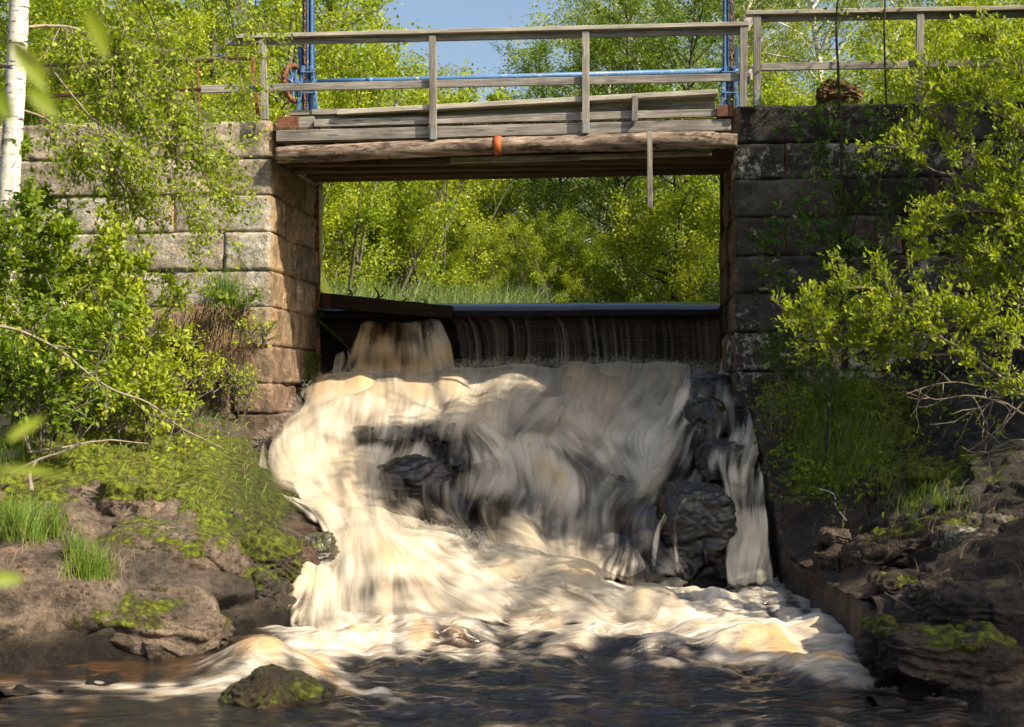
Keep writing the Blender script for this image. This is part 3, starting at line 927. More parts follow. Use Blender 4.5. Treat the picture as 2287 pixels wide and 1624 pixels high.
# earth fill behind each wall up to the path level
for nm, a0, a1, zt in (('embankment', a_left - 30, a_left - 0.45, zl[0] - 0.10), ('embankment', a_right + 0.45, a_right + 30, zr[0] - 0.10)):
    na, nb = 90, 12
    aa, bb = np.meshgrid(np.linspace(a0, a1, na), np.linspace(0.45, 4.5, nb))
    zz = zt + 0.05 * fbm(np.stack([aa * 2, bb * 2, aa * 0], -1), 3, 5) + 0.06 * sst(0.5, 1.5, bb)
    V = BO + aa[..., None] * BX + bb[..., None] * BY + np.stack([0 * aa, 0 * aa, zz], -1)
    V = V.reshape(-1, 3)
    # skirts
    edge_idx = np.concatenate([np.arange(na), ])
    lo = V[:na].copy(); lo[:, 2] = 0.2
    inn = (np.arange(nb) * na + (na - 1 if a0 < -20 else 0))
    li = V[inn].copy(); li[:, 2] = 0.2
    V2 = np.concatenate([V, lo, li])
    f1 = gridF(nb, na)
    i = np.arange(na - 1)
    f2 = np.stack([i, nb * na + i, nb * na + i + 1, i + 1], 1)
    j = np.arange(nb - 1)
    f3 = np.stack([inn[:-1], inn[1:], nb * na + na + j + 1, nb * na + na + j], 1)
    o = mk(nm, V2, [f1, f2, f3], M_soil, attrs={k: ('POINT', v) for k, v in stone_attrs(V2, (0.14, 0.10, 0.06), 0.65, 0, 0).items()})
    tag(o, 'grassy earth fill behind the %s abutment' % ('left' if a0 < -20 else 'right'), 'ground', kind='structure')

# ================================================================== bridge
bridge = empty('timber_bridge', L2W((a_left + a_right) / 2, 0, zl[0] - 0.3))
tag(bridge, 'weathered timber footbridge with log beam spanning the gap over the weir', 'bridge')
def bm2(name, u0, v0, u1, v1, b, hpx, dep, mat=None, par=None, vert=False, seed=0, wob=0.0, taper=1.0):
    """timber whose centre line runs through two photo points on plane b; hpx = its apparent height in photo grid pixels"""
    p0, p1 = Pb(u0, v0, b), Pb(u1, v1, b)
    Y = (p0[1] + p1[1]) / 2
    hw = hpx * Y / FP
    up = tuple(-BX) if vert else (0, 0, 1)
    return beam(name, p0, p1, dep, hw, mat or M_wood, par or bridge, up=up, seed=seed, wob=wob, taper=taper)
# front railing
rail = empty('railing', (0, 0, 0)); rail.parent = bridge
rail.location = Vector(tuple(Pb(1140, 280, -0.1))) - bridge.location
bm2('cap_rail', 527, 83.5, 1672, 55.5, -0.10, 9, 0.125, M_wood_lich, rail)
bm2('rail_board', 503, 95, 1652, 69, -0.075, 16, 0.04, M_wood, rail)
bm2('rail_board', 450, 200, 590, 196.5, -0.02, 17, 0.045, M_wood, rail)
bm2('rail_board', 590, 196.5, 1652, 173, -0.075, 17, 0.04, M_wood, rail)
bm2('post', 586, 88, 592, 268, -0.12, 16, 0.05, M_wood, rail, True)
bm2('post', 966, 79, 967.5, 311, -0.12, 16, 0.05, M_wood, rail, True)
bm2('post', 1308, 70, 1308.5, 298, -0.12, 16, 0.05, M_wood, rail, True)
bm2('post', 1661, 60, 1660, 240, -0.12, 16, 0.06, M_wood, rail, True)
for u, v0, v1 in ((968, 280, 311), (1308.5, 270, 297)):
    bm2('plate', u, v0, u, v1, -0.148, 13, 0.004, M_zinc, rail, True)
# curb planks
bm2('plank', 755, 253.5, 1603, 207.5, -0.02, 11, 0.16, M_wood_lich, seed=1)
bm2('plank', 697, 251, 1000, 245, 0.03, 12, 0.06, M_wood, seed=2)
bm2('plank', 700, 266, 1597, 231, 0.07, 34, 0.03, M_wood, seed=3)
bm2('plank', 702, 276, 1600, 252.5, -0.02, 17, 0.05, M_wood, seed=4)
bm2('post', 1419, 214, 1417, 271, -0.09, 13, 0.05, M_wood, None, True)
bm2('plank', 648, 254, 697, 252, 0.06, 11, 0.08, M_wood, seed=5)
bm2('block', 669, 275, 704, 274, 0.05, 24, 0.10, M_wood, seed=5)
bm2('steel_plate', 620, 275, 669, 274, 0.03, 27, 0.06, M_rusto)
bm2('steel_plate', 1600, 250, 1639, 248.5, -0.02, 26, 0.12, M_rusto)
bm2('beam', 620, 306.5, 1632, 280.5, 0.02, 25, 0.14, M_wood, seed=6, wob=0.002)
# deck of cross planks, ends visible as a dark line below the curb
zdeck = Pb(620, 290, 0)[2]
zdeckR = Pb(1632, 268, 0)[2]
nb_ = 38
rngd = random.Random(4)
for i in range(nb_):
    t = (i + 0.5) / nb_
    a = a_left + 0.02 + (a_right - a_left - 0.04) * t
    zz = zdeck + (zdeckR - zdeck) * t
    p0 = L2W(a, -0.02 + rngd.uniform(-0.02, 0.02), zz)
    p1 = L2W(a, 2.35, zz)
    beam('deck_board', p0, p1, 0.128, 0.042, M_wood_brown, bridge, seed=i)
# stringers under the deck
for j, (bq, v0, v1, h, m_) in enumerate(((0.32, 358, 352, 24, M_wood_brown), (0.85, 376, 362, 22, M_wood_brown), (1.35, 388, 372, 22, M_wood_brown), (1.9, 393, 374, 26, M_wood_brown))):
    bm2('beam', [632, 655, 690, 693][j], v0, [1632, 1628, 1620, 1614][j], v1, bq, h, 0.20, m_, seed=20 + j, wob=0.003)
zb = Pb(690, 385, 1.3)[2]
# boards closing the underside between the stringers
for j in range(14):
    pass
bm2('plank', 1006, 358.5, 1295, 352, 0.16, 14, 0.05, M_wood, seed=31)
bm2('plank', 1296, 351.5, 1590, 342, 0.15, 12, 0.05, M_wood, seed=32)
bm2('plank', 950, 362, 1004, 358, 0.17, 12, 0.05, M_wood_brown, seed=33)
bm2('plank', 640, 366, 990, 362, 0.17, 12, 0.08, M_wood_brown, seed=34)
bm2('hanging_batten', 1450.5, 294, 1452, 465, -0.24, 12, 0.035, M_wood, None, True, seed=35)
# log
lp = np.array([Pb(618, 347, -0.06), Pb(760, 341, -0.06), Pb(900, 334.5, -0.06), Pb(1113, 326, -0.06), Pb(1300, 320, -0.06), Pb(1450, 316, -0.06), Pb(1600, 314, -0.06), Pb(1645, 317, -0.05)])
lpts = catmull(lp, 160)
tt = np.linspace(0, 1, 160)
rad = (18.5 + 1.5 * np.sin(tt * 9) * 0.3 + 1.5 * tt) * 16 / FP
rad = rad * np.where(tt > 0.955, 0.86, 1)
V, F = closed_tube(lpts, rad, 40)
nr = V[:160 * 40] - np.repeat(lpts, 40, 0)
nr /= np.linalg.norm(nr, axis=1, keepdims=True)
V[:160 * 40] += nr * (0.012 * fbm(V[:160 * 40] * np.array([2.5, 8, 8]), 4, 2) + 0.004 * fbm(V[:160 * 40] * 30, 2, 3))[:, None]
log = mk('log', V, F, M_log, bridge)
sp = np.array([Pb(1104.5, 326.5, -0.06), Pb(1112, 326, -0.06), Pb(1120.5, 325.7, -0.06)])
V, F = closed_tube(sp, 21.5 * 16 / FP, 28)
V[:28] += 0; mk('strap', V, F, M_orange, log)
# nails
An = Acc()
for k in range(18):
    u = random.Random(k).uniform(640, 1600)
    v = 347 - (u - 620) * 0.032 + random.Random(k + 50).uniform(4, 14)
    p = Pb(u, v, -0.12)
    Vn, Fn = closed_tube(np.array([p + BY * 0.06, p - BY * 0.045 + np.array([0, 0, -0.01])]), 0.004, 5)
    mk('nail', Vn, Fn, M_dark, log)

# right railing on the abutment
rr = empty('wooden_railing', Pb(1690, 238, 0.1))
tag(rr, 'grey wooden railing on top of the right stone abutment', 'railing')
bm2('cap_rail', 1665, 31, 2440, 17, -0.02, 9.5, 0.125, M_wood_lich, rr)
bm2('rail_board', 1699, 42, 2440, 30, 0.0, 14, 0.04, M_wood, rr)
bm2('rail_board', 1699, 150, 2440, 137, 0.0, 17, 0.04, M_wood, rr)
bm2('post', 1691, 35, 1690.5, 238, -0.04, 16.5, 0.05, M_wood, rr, True)
bm2('post', 2055, 27, 2054, 235, -0.04, 16.5, 0.05, M_wood, rr, True)
bm2('post', 2425, 24, 2424, 235, -0.04, 16.5, 0.05, M_wood, rr, True)
bm2('plate', 1692, 202, 1691.5, 236, -0.068, 13, 0.004, M_zinc, rr, True)
beam('rail_board', Pb(1660, 68, -0.06), Pb(1676, 42, 0.42), 0.05, 0.12, M_wood, rr)
beam('rail_board', Pb(1668, 178, -0.02), Pb(1684, 152, 0.42), 0.04, 0.10, M_wood, rr)

# rusty steel railing on the left
mr = empty('rusty_railing', Pb(570, 265, 0.35))
tag(mr, 'rusty angle iron railing behind the left stone wall', 'railing')
bm2('rail', -120, 153, 568, 131, 0.35, 7, 0.03, M_dark, mr)
bm2('rail', -120, 226, 566, 194, 0.35, 6, 0.03, M_dark, mr)
bm2('post', 564, 129, 577, 266, 0.33, 8, 0.04, M_rust, mr, True)
bm2('post', 441, 140, 446, 285, 0.36, 5, 0.03, M_rusto, mr, True)
bm2('post', 264, 145, 272, 290, 0.36, 7, 0.03, M_rusto, mr, True)
bm2('post', 90, 149, 96, 290, 0.36, 7, 0.03, M_rusto, mr, True)

# steel guides of the gate on both sides
for (ux, v0, v1, wd, lab) in ((705, 404, 830, 15, 'left'), (1615, 380, 820, 14, 'right')):
    g = empty('gate_guide', Pb(ux, v1, 2.3))
    tag(g, 'rusty steel gate guide standing against the %s abutment' % lab, 'gate guide', 'steel gate guides')
    bm2('flange', ux, v0, ux + (3 if lab == 'left' else 0), v1, 2.22, wd, 0.02, M_rust if lab == 'left' else M_dark, g, True)
    bm2('web', ux + (-5 if lab == 'left' else 5), v0, ux + (-3 if lab == 'left' else 5), v1, 2.35, 6, 0.24, M_dark, g, True)
    for k in range(6):
        v = v0 + 60 + k * 62
        p = Pb(ux + (0 if lab == 'left' else 0), v, 2.20)
        Vb, Fb = closed_tube(np.array([p, p - BY * 0.02]), 0.014, 6)
        mk('bolt', Vb, Fb, M_dark, g, smooth=False)

# ================================================================== hoists
def chain(name, u0, v0, u1, v1, b, parent):
    p0, p1 = Pb(u0, v0, b), Pb(u1, v1, b)
    L = np.linalg.norm(p1 - p0)
    n = int(L / 0.058)
    A = Acc()
    d = (p1 - p0) / L
    for i in range(n):
        c = p0 + d * (i + 0.5) * L / n
        side = BX if i % 2 else BY
        side = side * 0.9 + (BY if i % 2 else BX) * 0.35
        side = side / np.linalg.norm(side)
        th = np.linspace(0, 2 * math.pi, 13)[:-1]
        loop = np.array([c + side * 0.019 * math.cos(a) + d * (0.040 * math.sin(a)) for a in th])
        lp_ = np.concatenate([loop, loop[:2]])
        sg = poly2segs(lp_, 0.0085)
        Vc, Fc = tubes(sg, 5)
        A.add(Vc, Fc)
    return A.build(name, M_rust, parent)
def hoist(uc, lab, mirror, vb):
    s = -1 if mirror else 1
    B = 1.95
    h = empty('gate_hoist', Pb(uc, vb, B))
    tag(h, 'tall blue gate hoist with rusty chain at the %s end of the bridge' % lab, 'hoist', 'blue gate hoists')
    # column of parallel channels
    for k, (du, wd, m_, bo) in enumerate(((6, 4.0, M_blue, 0.0), (10.5, 3.4, M_bluedk, 0.03), (14.5, 4.2, M_blue, -0.01), (-4, 3.2, M_bluedk, 0.10), (19, 2.2, M_bluedk, 0.05))):
        bm2('column', uc + s * du - s * 6, -160, uc + s * du - s * 6, vb, B + bo, wd, 0.06, m_, h, True)
    chain('chain', uc - s * 6, -150, uc - s * 6, vb - 4, B - 0.02, h)
    # lower frame
    for du0, du1 in ((-18, -22), (-6 + 18, 20)):
        bm2('frame_leg', uc + s * du0 * 0.6, 148, uc + s * du1, vb, B - 0.05, 7, 0.05, M_blue, h, True)
    bm2('frame_leg', uc + s * -17, 105, uc + s * -17, 160, B + 0.04, 8, 0.05, M_bluedk, h, True)
    for v in (161, 207):
        bm2('crossbar', uc - 17, v, uc + 17, v, B - 0.09, 3.2, 0.02, M_blue, h)
    bm2('axle', uc - s * 38, 183, uc + s * 20, 181, B - 0.02, 7, 0.05, M_blue, h)
    # bolts
    Ab = Acc()
    for v in (150, 170, 200, 222, 240):
        for du in (-15, 16):
            p = Pb(uc + du, v, B - 0.085)
            Vb, Fb = closed_tube(np.array([p, p - BY * 0.02]), 0.010, 6)
            mk('bolt', Vb, Fb, M_bluedk, h)
    # toothed wheel seen nearly edge-on
    if not mirror:
        c = Pb(uc - 31, 187, B - 0.05)
        ax = BX * 0.94 - BY * 0.34
        ax /= np.linalg.norm(ax)
        e1 = np.cross(ax, [0, 0, 1]); e1 /= np.linalg.norm(e1)
        e2 = np.array([0, 0, 1.0])
        A = Acc()
        n = 48; R0, R1, W_ = 0.20, 0.255, 0.028
        pr = []
        for i in range(n * 2):
            a = math.pi * i / n
            rr1 = R1 if (i // 2) % 2 else R1 - 0.012
            dr = e1 * math.cos(a) + e2 * math.sin(a)
            pr.append([c + dr * R0 - ax * W_, c + dr * R0 + ax * W_, c + dr * rr1 + ax * W_, c + dr * rr1 - ax * W_])
        pr = np.array(pr); m = len(pr)
        i = np.arange(m)[:, None]; j = (i + 1) % m; k = np.arange(4)[None, :]; l = (k + 1) % 4
        F4 = np.stack([i * 4 + k, j * 4 + k, j * 4 + l, i * 4 + l], 2).reshape(-1, 4)
        mk('gear_rim', pr.reshape(-1, 3), [F4], M_rust, h, smooth=False)
        for q in range(4):
            a = q * math.pi / 4 + 0.2
            dr = e1 * math.cos(a) + e2 * math.sin(a)
            beam('spoke', c - dr * R0 * 1.02, c + dr * R0 * 1.02, 0.02, 0.035, M_blue, h, up=tuple(ax))
        Vh, Fh = closed_tube(np.array([c - ax * 0.05, c + ax * 0.06]), 0.05, 16)
        mk('hub', Vh, Fh, M_bluedk, h)
        bm2('guard', uc - 36, 162, uc - 40, 192, B - 0.12, 9, 0.01, M_blue, h, True)
        bm2('guard', uc - 30, 168, uc - 20, 190, B - 0.1, 7, 0.01, M_blue, h, True)
    return h
hoist(688, 'left', False, 248)
hoist(1628, 'right', True, 262)
V, F = closed_tube(np.array([Pb(702, 183, 1.95), Pb(870, 179.5, 1.95), Pb(1618, 158.5, 1.95)]), 0.037, 20)
sh = mk('drive_shaft', V, F, M_blue, origin=Pb(1160, 170, 1.95))
tag(sh, 'long blue pipe shaft running between the two gate hoists', 'pipe')
V, F = closed_tube(np.array([Pb(819, 180, 1.95), Pb(833, 179.8, 1.95)]), 0.041, 20)
mk('coupling', V, F, M_blue, sh)
V, F = closed_tube(np.array([Pb(1618, 158.5, 1.95), Pb(1650, 158, 1.95)]), 0.022, 14)
mk('shaft_end', V, F, M_blue, sh)

# weir: gate panel, crest, timber boom
gate = empty('sluice_gate', L2W((a_left + a_right) / 2, 2.45, 1.8))
tag(gate, 'dark wet timber gate that holds back the water under the bridge', 'gate')
zc_ = Pb(1300, 673, 2.4)[2]
for k in range(6):
    z0 = zc_ - 0.20 - k * 0.20
    beam('gate_board', L2W(a_left - 0.05, 2.46 + 0.01 * (k % 2), z0), L2W(a_right + 0.05, 2.46 + 0.01 * (k % 2), z0), 0.07, 0.204, M_wood_dark, gate, seed=k, wob=0.003)
tb = empty('timber_boom', Pb(860, 680, 2.2))
tag(tb, 'dark wet timber boom lying across the left part of the weir', 'timber')
bm2('beam', 718, 671, 1010, 698, 2.10, 33, 0.20, M_wood_dark, tb, seed=3, wob=0.006, taper=0.85)
bm2('steel_end', 720, 672, 738, 674, 1.98, 34, 0.02, M_dark, tb)
rs = random.Random(5)
for (u, v) in ((775, 664), (786, 664), (835, 668), (905, 675), (962, 682)):
    p = Pb(u, v + 3, 2.05)
    pts = [p]
    for k in range(4):
        p = p + np.array([rs.uniform(-.05, .05), rs.uniform(-.03, .03), rs.uniform(0.01, 0.05)])
        pts.append(p)
    V, F = closed_tube(catmull(np.array(pts), 8), np.linspace(0.016, 0.006, 8), 6)
    mk('twig', V, F, M_barkD, tb)
V, F = closed_tube(catmull(np.array([Pb(847, 668, 2.0), Pb(844, 655, 2.0), Pb(835, 640, 2.02), Pb(831, 634, 2.02)]), 10), np.linspace(0.016, 0.007, 10), 6)
mk('twig', V, F, M_barkD, tb)

# ================================================================== WATER
# long-exposure streak fields: noise smeared along the direction of flow
FLOW = [(790,740,-.25,1),(860,760,-.1,1),(940,760,.12,1),(1000,770,.4,1),(740,790,-.4,1),(1040,750,0,1),(1100,720,0,1),(1100,790,0,1),(1200,750,0,1),(1300,750,0,1),(1400,750,0,1),(1500,750,0,1),(1600,750,.02,1),(1350,800,0,1),(1500,800,0,1),(700,860,-.3,1),(900,860,-.1,1),(1100,860,-.25,1),(1300,860,-.5,1),(1480,870,-.7,.8),(1600,870,-.4,1),
 (620,940,-.6,.8),(800,925,-.2,1),(1000,920,-.5,.6),(1200,930,-.7,.5),(1400,940,-.4,.7),
 (580,1010,-.1,1),(700,1010,-.1,1),(800,1030,.1,1),(900,1000,-.3,1),(1000,1050,-.1,1),(1100,1000,.5,1),(1200,1050,.1,1),(1300,1000,.7,.6),(1400,1020,.5,.8),(1500,1050,-.5,.9),
 (1250,1130,-.3,1),(1400,1130,-.8,.7),(1500,1130,-.8,.8),(1100,1120,-.6,.8),(560,1060,.5,.8),(660,1110,.8,.5),(750,1120,.7,.8),(950,1120,.1,1),
 (1540,920,-.5,1),(1600,930,0,1),(1650,930,.3,1),(1600,1000,0,1),(1660,1000,-.2,1),(1640,1100,.3,1),(1680,1150,.2,1),(1660,1250,0,1),(1390,1240,-.1,1),(1320,1220,-.3,1),(1440,1220,.3,1),
 (700,1180,.4,1),(780,1180,0,1),(830,1190,.1,1),(900,1190,.8,.5),(1000,1210,1,.5),(1150,1250,1,.5),(1300,1310,1,.45),(1450,1370,1,.3),(740,1280,-.25,1),(850,1280,.25,1),(950,1280,.7,.8),
 (1050,1300,1,.6),(1200,1330,1,.4),(1000,1365,.8,.5),(860,1365,.2,1),(680,1350,-.2,1),(1650,1340,.6,.4),(1760,1360,.8,.7),
 (560,1500,1,-.5),(430,1545,1,-.1),(640,1485,1,.1),(720,1530,.8,.6),(200,1550,1,0),(0,1550,1,.03),(1800,1430,1,.3),(1900,1520,1,.35),(2150,1570,1,.2),(700,1430,1,-.2),(1000,1420,1,.03),
 (1250,1430,1,.02),(1500,1430,1,.06),(1650,1450,1,-.05),(1000,1480,1,.05),(1400,1480,1,.02),(900,1560,1,.05),(1300,1560,1,0),(1700,1560,1,.05),(200,1460,1,0),(300,1600,1,.02)]
RS = 2.5; RU0, RV0, RU1, RV1 = -60.0, 690.0, 2360.0, 1640.0
def lic_fields(seed=1):
    nu, nv_ = int((RU1 - RU0) / RS), int((RV1 - RV0) / RS)
    U, Vv = np.meshgrid(RU0 + (np.arange(nu) + 0.5) * RS, RV0 + (np.arange(nv_) + 0.5) * RS)
    wx = np.zeros_like(U); wy = np.zeros_like(U); ws = np.zeros_like(U)
    for (u, v, dx, dy) in FLOW:
        l = math.hypot(dx, dy)
        d2 = ((U - u) ** 2 + ((Vv - v) * (1.0 if v < 1390 else 1.6)) ** 2) / 3600.0
        k = 1 / (0.15 + d2) ** 2
        wx += k * dx / l; wy += k * dy / l
    q3 = np.stack([U / 95, Vv / 95, 0 * U], -1)
    pert = 0.60 * fbm(q3 * 0.9 + seed, 3, 90 + seed)
    pert = pert * np.where(Vv > 1400, 0.55, 1.0) * (0.05 + 0.95 * sst(800, 850, Vv))
    ang = np.arctan2(wy, wx) + pert
    ang = np.where(Vv > 1410, np.arctan2(np.sin(ang) * 0.6, np.cos(ang)), ang)
    fx, fy = np.cos(ang), np.sin(ang)
    rng = np.random.default_rng(seed)
    def nz(cell):
        return vn(np.stack([U / cell, Vv / cell, 0 * U + seed], -1), seed + int(cell))
    F = np.stack([rng.normal(0, 1, U.shape), nz(5.5), nz(13.0), nz(34.0), nz(72.0) + 0.4 * nz(40.0)], 0)
    # short streaks inside the turbulence, long ones elsewhere
    acc = F.copy(); K = [20, 18, 14, 10, 9]
    for sg in (1, -1):
        x = np.tile(np.arange(nu, dtype=float), (nv_, 1)); y = np.tile(np.arange(nv_, dtype=float)[:, None], (1, nu))
        for st_ in range(20):
            xi = np.clip(np.rint(x).astype(int), 0, nu - 1); yi = np.clip(np.rint(y).astype(int), 0, nv_ - 1)
            x = x + sg * fx[yi, xi]; y = y + sg * fy[yi, xi]
            xi = np.clip(np.rint(x).astype(int), 0, nu - 1); yi = np.clip(np.rint(y).astype(int), 0, nv_ - 1)
            for c in range(5):
                if st_ < K[c]:
                    acc[c] += F[c][yi, xi] * (1 - st_ / K[c])
    for c in range(5):
        acc[c] = (acc[c] - acc[c].mean()) / acc[c].std()
    return acc
LICF = lic_fields(1)
LICG = lic_fields(2)
def licsamp(pu, pv, F=None):
    F = LICF if F is None else F
    x = np.clip((pu - RU0) / RS - 0.5, 0, F.shape[2] - 1.01); y = np.clip((pv - RV0) / RS - 0.5, 0, F.shape[1] - 1.01)
    i = x.astype(int); j = y.astype(int); a = x - i; b_ = y - j
    return F[:, j, i] * (1 - a) * (1 - b_) + F[:, j, i + 1] * a * (1 - b_) + F[:, j + 1, i] * (1 - a) * b_ + F[:, j + 1, i + 1] * a * b_

def water_flow_mat(name, sx=26.0, st=1.1, amber=(0.42, 0.17, 0.035), soft=0.30, alo=0.30, ahi=0.62):
    """falling water: streaks along the flow (UV.y), coverage from attributes foam / amber / cover"""
    m, t, out = newmat(name); b = NB(t)
    uv = b.n('TexCoord').outputs['UV']
    foam = b.attr('foam').outputs['Fac']; am = b.attr('amber').outputs['Fac']; cov = b.attr('cover').outputs['Fac']
    w1 = b.n('TexNoise'); w1.inputs['Scale'].default_value = 0.8; w1.inputs['Detail'].default_value = 1
    b.l(uv, w1.inputs['Vector'])
    wv = b.n('VectorMath', operation='MULTIPLY_ADD')
    b.l(w1.outputs['Color'], wv.inputs[0]); wv.inputs[1].default_value = (0.30, 0.1, 0); b.l(uv, wv.inputs[2])
    v = wv.outputs[0]
    s1 = b.noise(b.mapv(v, (sx * 0.22, st * 1.0, 1)), 1.0, 3, 0.55)
    s2 = b.noise(b.mapv(v, (sx, st * 1.4, 1), (3, 1, 0)), 1.0, 4, 0.6)
    s3 = b.noise(b.mapv(v, (sx * 4.5, st * 2.6, 1), (7, 5, 0)), 1.0, 3, 0.6)
    s = b.math('ADD', b.math('ADD', b.math('MULTIPLY', s1, 0.95), b.math('MULTIPLY', s2, 0.75)), b.math('MULTIPLY', s3, 0.42))
    s = b.math('SUBTRACT', s, 1.06)
    f = b.maprange(b.math('ADD', foam, s), 0.5 - soft, 0.5 + soft)
    cream = b.mix(b.maprange(s2, 0.3, 0.7), (0.50, 0.41, 0.285), (0.66, 0.60, 0.50))
    brown = b.mix(b.maprange(s1, 0.3, 0.7), (0.10, 0.065, 0.035), (0.22, 0.15, 0.085))
    col = b.mix(f, brown, cream)
    a2 = b.maprange(b.math('ADD', am, b.math('MULTIPLY', s, 0.8)), 0.3, 0.75)
    col = b.mix(b.math('MULTIPLY', a2, 0.85), col, b.mix(s2, amber, tuple(min(1, x * 2.0) for x in amber)))
    alpha = b.maprange(b.math('ADD', cov, b.math('MULTIPLY', s, 1.15)), alo, ahi)
    h = b.math('ADD', b.math('MULTIPLY', s1, 0.8), b.math('ADD', b.math('MULTIPLY', s2, 0.6), b.math('MULTIPLY', s3, 0.18)))
    p = pbsdf(b, out, col, b.math('SUBTRACT', 0.62, b.math('MULTIPLY', b.math('SUBTRACT', 1.0, f), 0.30)), b.bump(h, 0.35, 0.018), 0.3, alpha)
    p.inputs['Subsurface Weight'].default_value = 0.0
    return m
def lic_mat(name):
    m, t, out = newmat(name); b = NB(t)
    foam = b.attr('foam').outputs['Fac']; am = b.attr('amber').outputs['Fac']; cov = b.attr('cover').outputs['Fac']; st_ = b.attr('streak').outputs['Fac']
    f = b.maprange(foam, 0.0, 1.0)
    cream = b.mix(b.maprange(st_, -1.5, 1.5), (0.48, 0.41, 0.305), (0.63, 0.575, 0.475))
    mid_ = b.mix(b.maprange(st_, -1.5, 1.5), (0.030, 0.024, 0.018), (0.11, 0.088, 0.06))
    col = b.mix(f, mid_, cream)
    a2 = b.maprange(am, 0.25, 0.95)
    col = b.mix(b.math('MULTIPLY', a2, 0.8), col, b.mix(b.maprange(foam, 0.2, 1.1), (0.22, 0.10, 0.025), (0.60, 0.42, 0.20)))
    alpha = b.maprange(cov, 0.0, 0.95)
    rg = b.math('SUBTRACT', 0.65, b.math('MULTIPLY', b.math('SUBTRACT', 1.0, f), 0.35))
    pbsdf(b, out, col, rg, b.bump(st_, 0.08, 0.006), 0.3, alpha)
    return m
M_fall = water_flow_mat('jet_stream_water')
M_lic = lic_mat('cascade_water')
M_veil = water_flow_mat('thin_veil_water', 90.0, 0.35, (0.10, 0.05, 0.016), 0.35, 0.0, 0.85)

def flow_sheet(name, keys, nc, nr, foam=0.6, amber=0.0, cover=1.0, paint=None, lump=0.10, skew=0.0, seed=0, mat=None, label=None, edge=(0.06, 0.06, 0.04, 0.04), kind='structure', lumpf=1.0, uvs=1.0, lic=False, LF=None, lift=0.0):
    G = loft(keys, nc, nr)
    n = gnormals(G); n = np.where((n[..., 2:3] + 0.3 * -n[..., 1:2]) < 0, -n, n)
    # metric flow coordinates
    du = np.linalg.norm(np.diff(G, axis=1), axis=2); dv = np.linalg.norm(np.diff(G, axis=0), axis=2)
    wmean = du.sum(1).mean(); lmean = dv.sum(0).mean()
    S, T = np.meshgrid(np.linspace(0, 1, nc), np.linspace(0, 1, nr))
    us = S * wmean; ut = T * lmean
    sk = skew(S, T) if callable(skew) else skew * T
    us2 = us + sk
    q = np.stack([us2 * 1.6 + seed, ut * 0.9, 0 * us], -1)
    big = fbm(q * lumpf, 3, seed + 1)
    mid = fbm(q * np.array([4.0, 1.6, 1]) * lumpf + 5, 3, seed + 2)
    fine = fbm(q * np.array([16, 1.5, 1]) + 5, 2, seed + 3)
    fall = np.minimum(1, 8 * np.minimum(S, 1 - S))
    D = G + n * (lump * (big * 1.0 + mid * 0.16) * (0.3 + 0.7 * fall) + 0.003 * fine)[..., None]
    pu, pv = proj(G.reshape(-1, 3))
    if lic:
        LS = licsamp(pu, pv, LF)
        D = G + n * (lift * (sst(0.0, 0.25, T) * fall))[..., None] + n * (lump * big * (0.3 + 0.7 * fall) * (0.25 + 0.75 * sst(0, 0.2, T)))[..., None] + n * ((0.026 * LS[4] + 0.008 * LS[3] + 0.0016 * LS[2]).reshape(big.shape) * fall)[..., None]
    f = D.reshape(-1, 3)
    fo = np.full(len(f), float(foam)); amb = np.full(len(f), float(amber)); co = np.full(len(f), float(cover))
    if paint:
        fo, amb, co = paint(pu, pv, fo, amb, co, S.ravel(), T.ravel(), f)
    fo = fo + 0.22 * big.ravel() + 0.10 * mid.ravel()
    e = np.ones_like(S)
    if edge[0]: e = e * sst(0, edge[0], S)
    if edge[1]: e = e * sst(0, edge[1], 1 - S)
    if edge[2]: e = e * sst(0, edge[2], T)
    if edge[3]: e = e * sst(0, edge[3], 1 - T)
    co = co * e.ravel() - 0.35 * (1 - e.ravel())
    uvm = np.stack([us2.ravel() + 0.10 * fbm(q.reshape(-1, 3) * 0.7 + 9, 2, seed + 7), ut.ravel()], 1) * uvs
    if lic:
        stk = 0.55 * LS[0] + 0.55 * LS[1] + 0.45 * LS[2]
        kf = 0.35 if lift else 1.0
        fo = fo + kf * (0.010 * LS[0] + 0.020 * LS[1] + 0.036 * LS[2]) + 0.075 * LS[3] + 0.17 * LS[4]
        stk = stk * kf
        amb = amb + 0.05 * LS[2] + 0.08 * LS[3] + 0.13 * LS[4]
        kc = kf * (1 + 0.6 * (co < 0.8))
        co = co + kc * (0.03 * LS[0] + 0.06 * LS[1] + 0.09 * LS[2]) + 0.10 * LS[3] + 0.10 * LS[4]
        return tag(mk(name, f, [gridF(nr, nc)], M_lic, attrs={'foam': ('POINT', fo), 'amber': ('POINT', amb), 'cover': ('POINT', co), 'streak': ('POINT', stk)}), label or 'white water', 'water', kind=kind)
    o = mk(name, f, [gridF(nr, nc)], mat or M_fall, attrs={'foam': ('POINT', np.clip(fo, -1, 2)), 'amber': ('POINT', amb), 'cover': ('POINT', co)}, uv=uvm)
    tag(o, label or 'white and amber water rushing over the rocks', 'water', kind=kind)
    return o
def gb(pu, pv, u0, v0, su, sv, rot=0.0):
    c, s = math.cos(rot), math.sin(rot)
    x, y = pu - u0, pv - v0
    return np.exp(-(((x * c + y * s) / su) ** 2 + ((-x * s + y * c) / sv) ** 2))

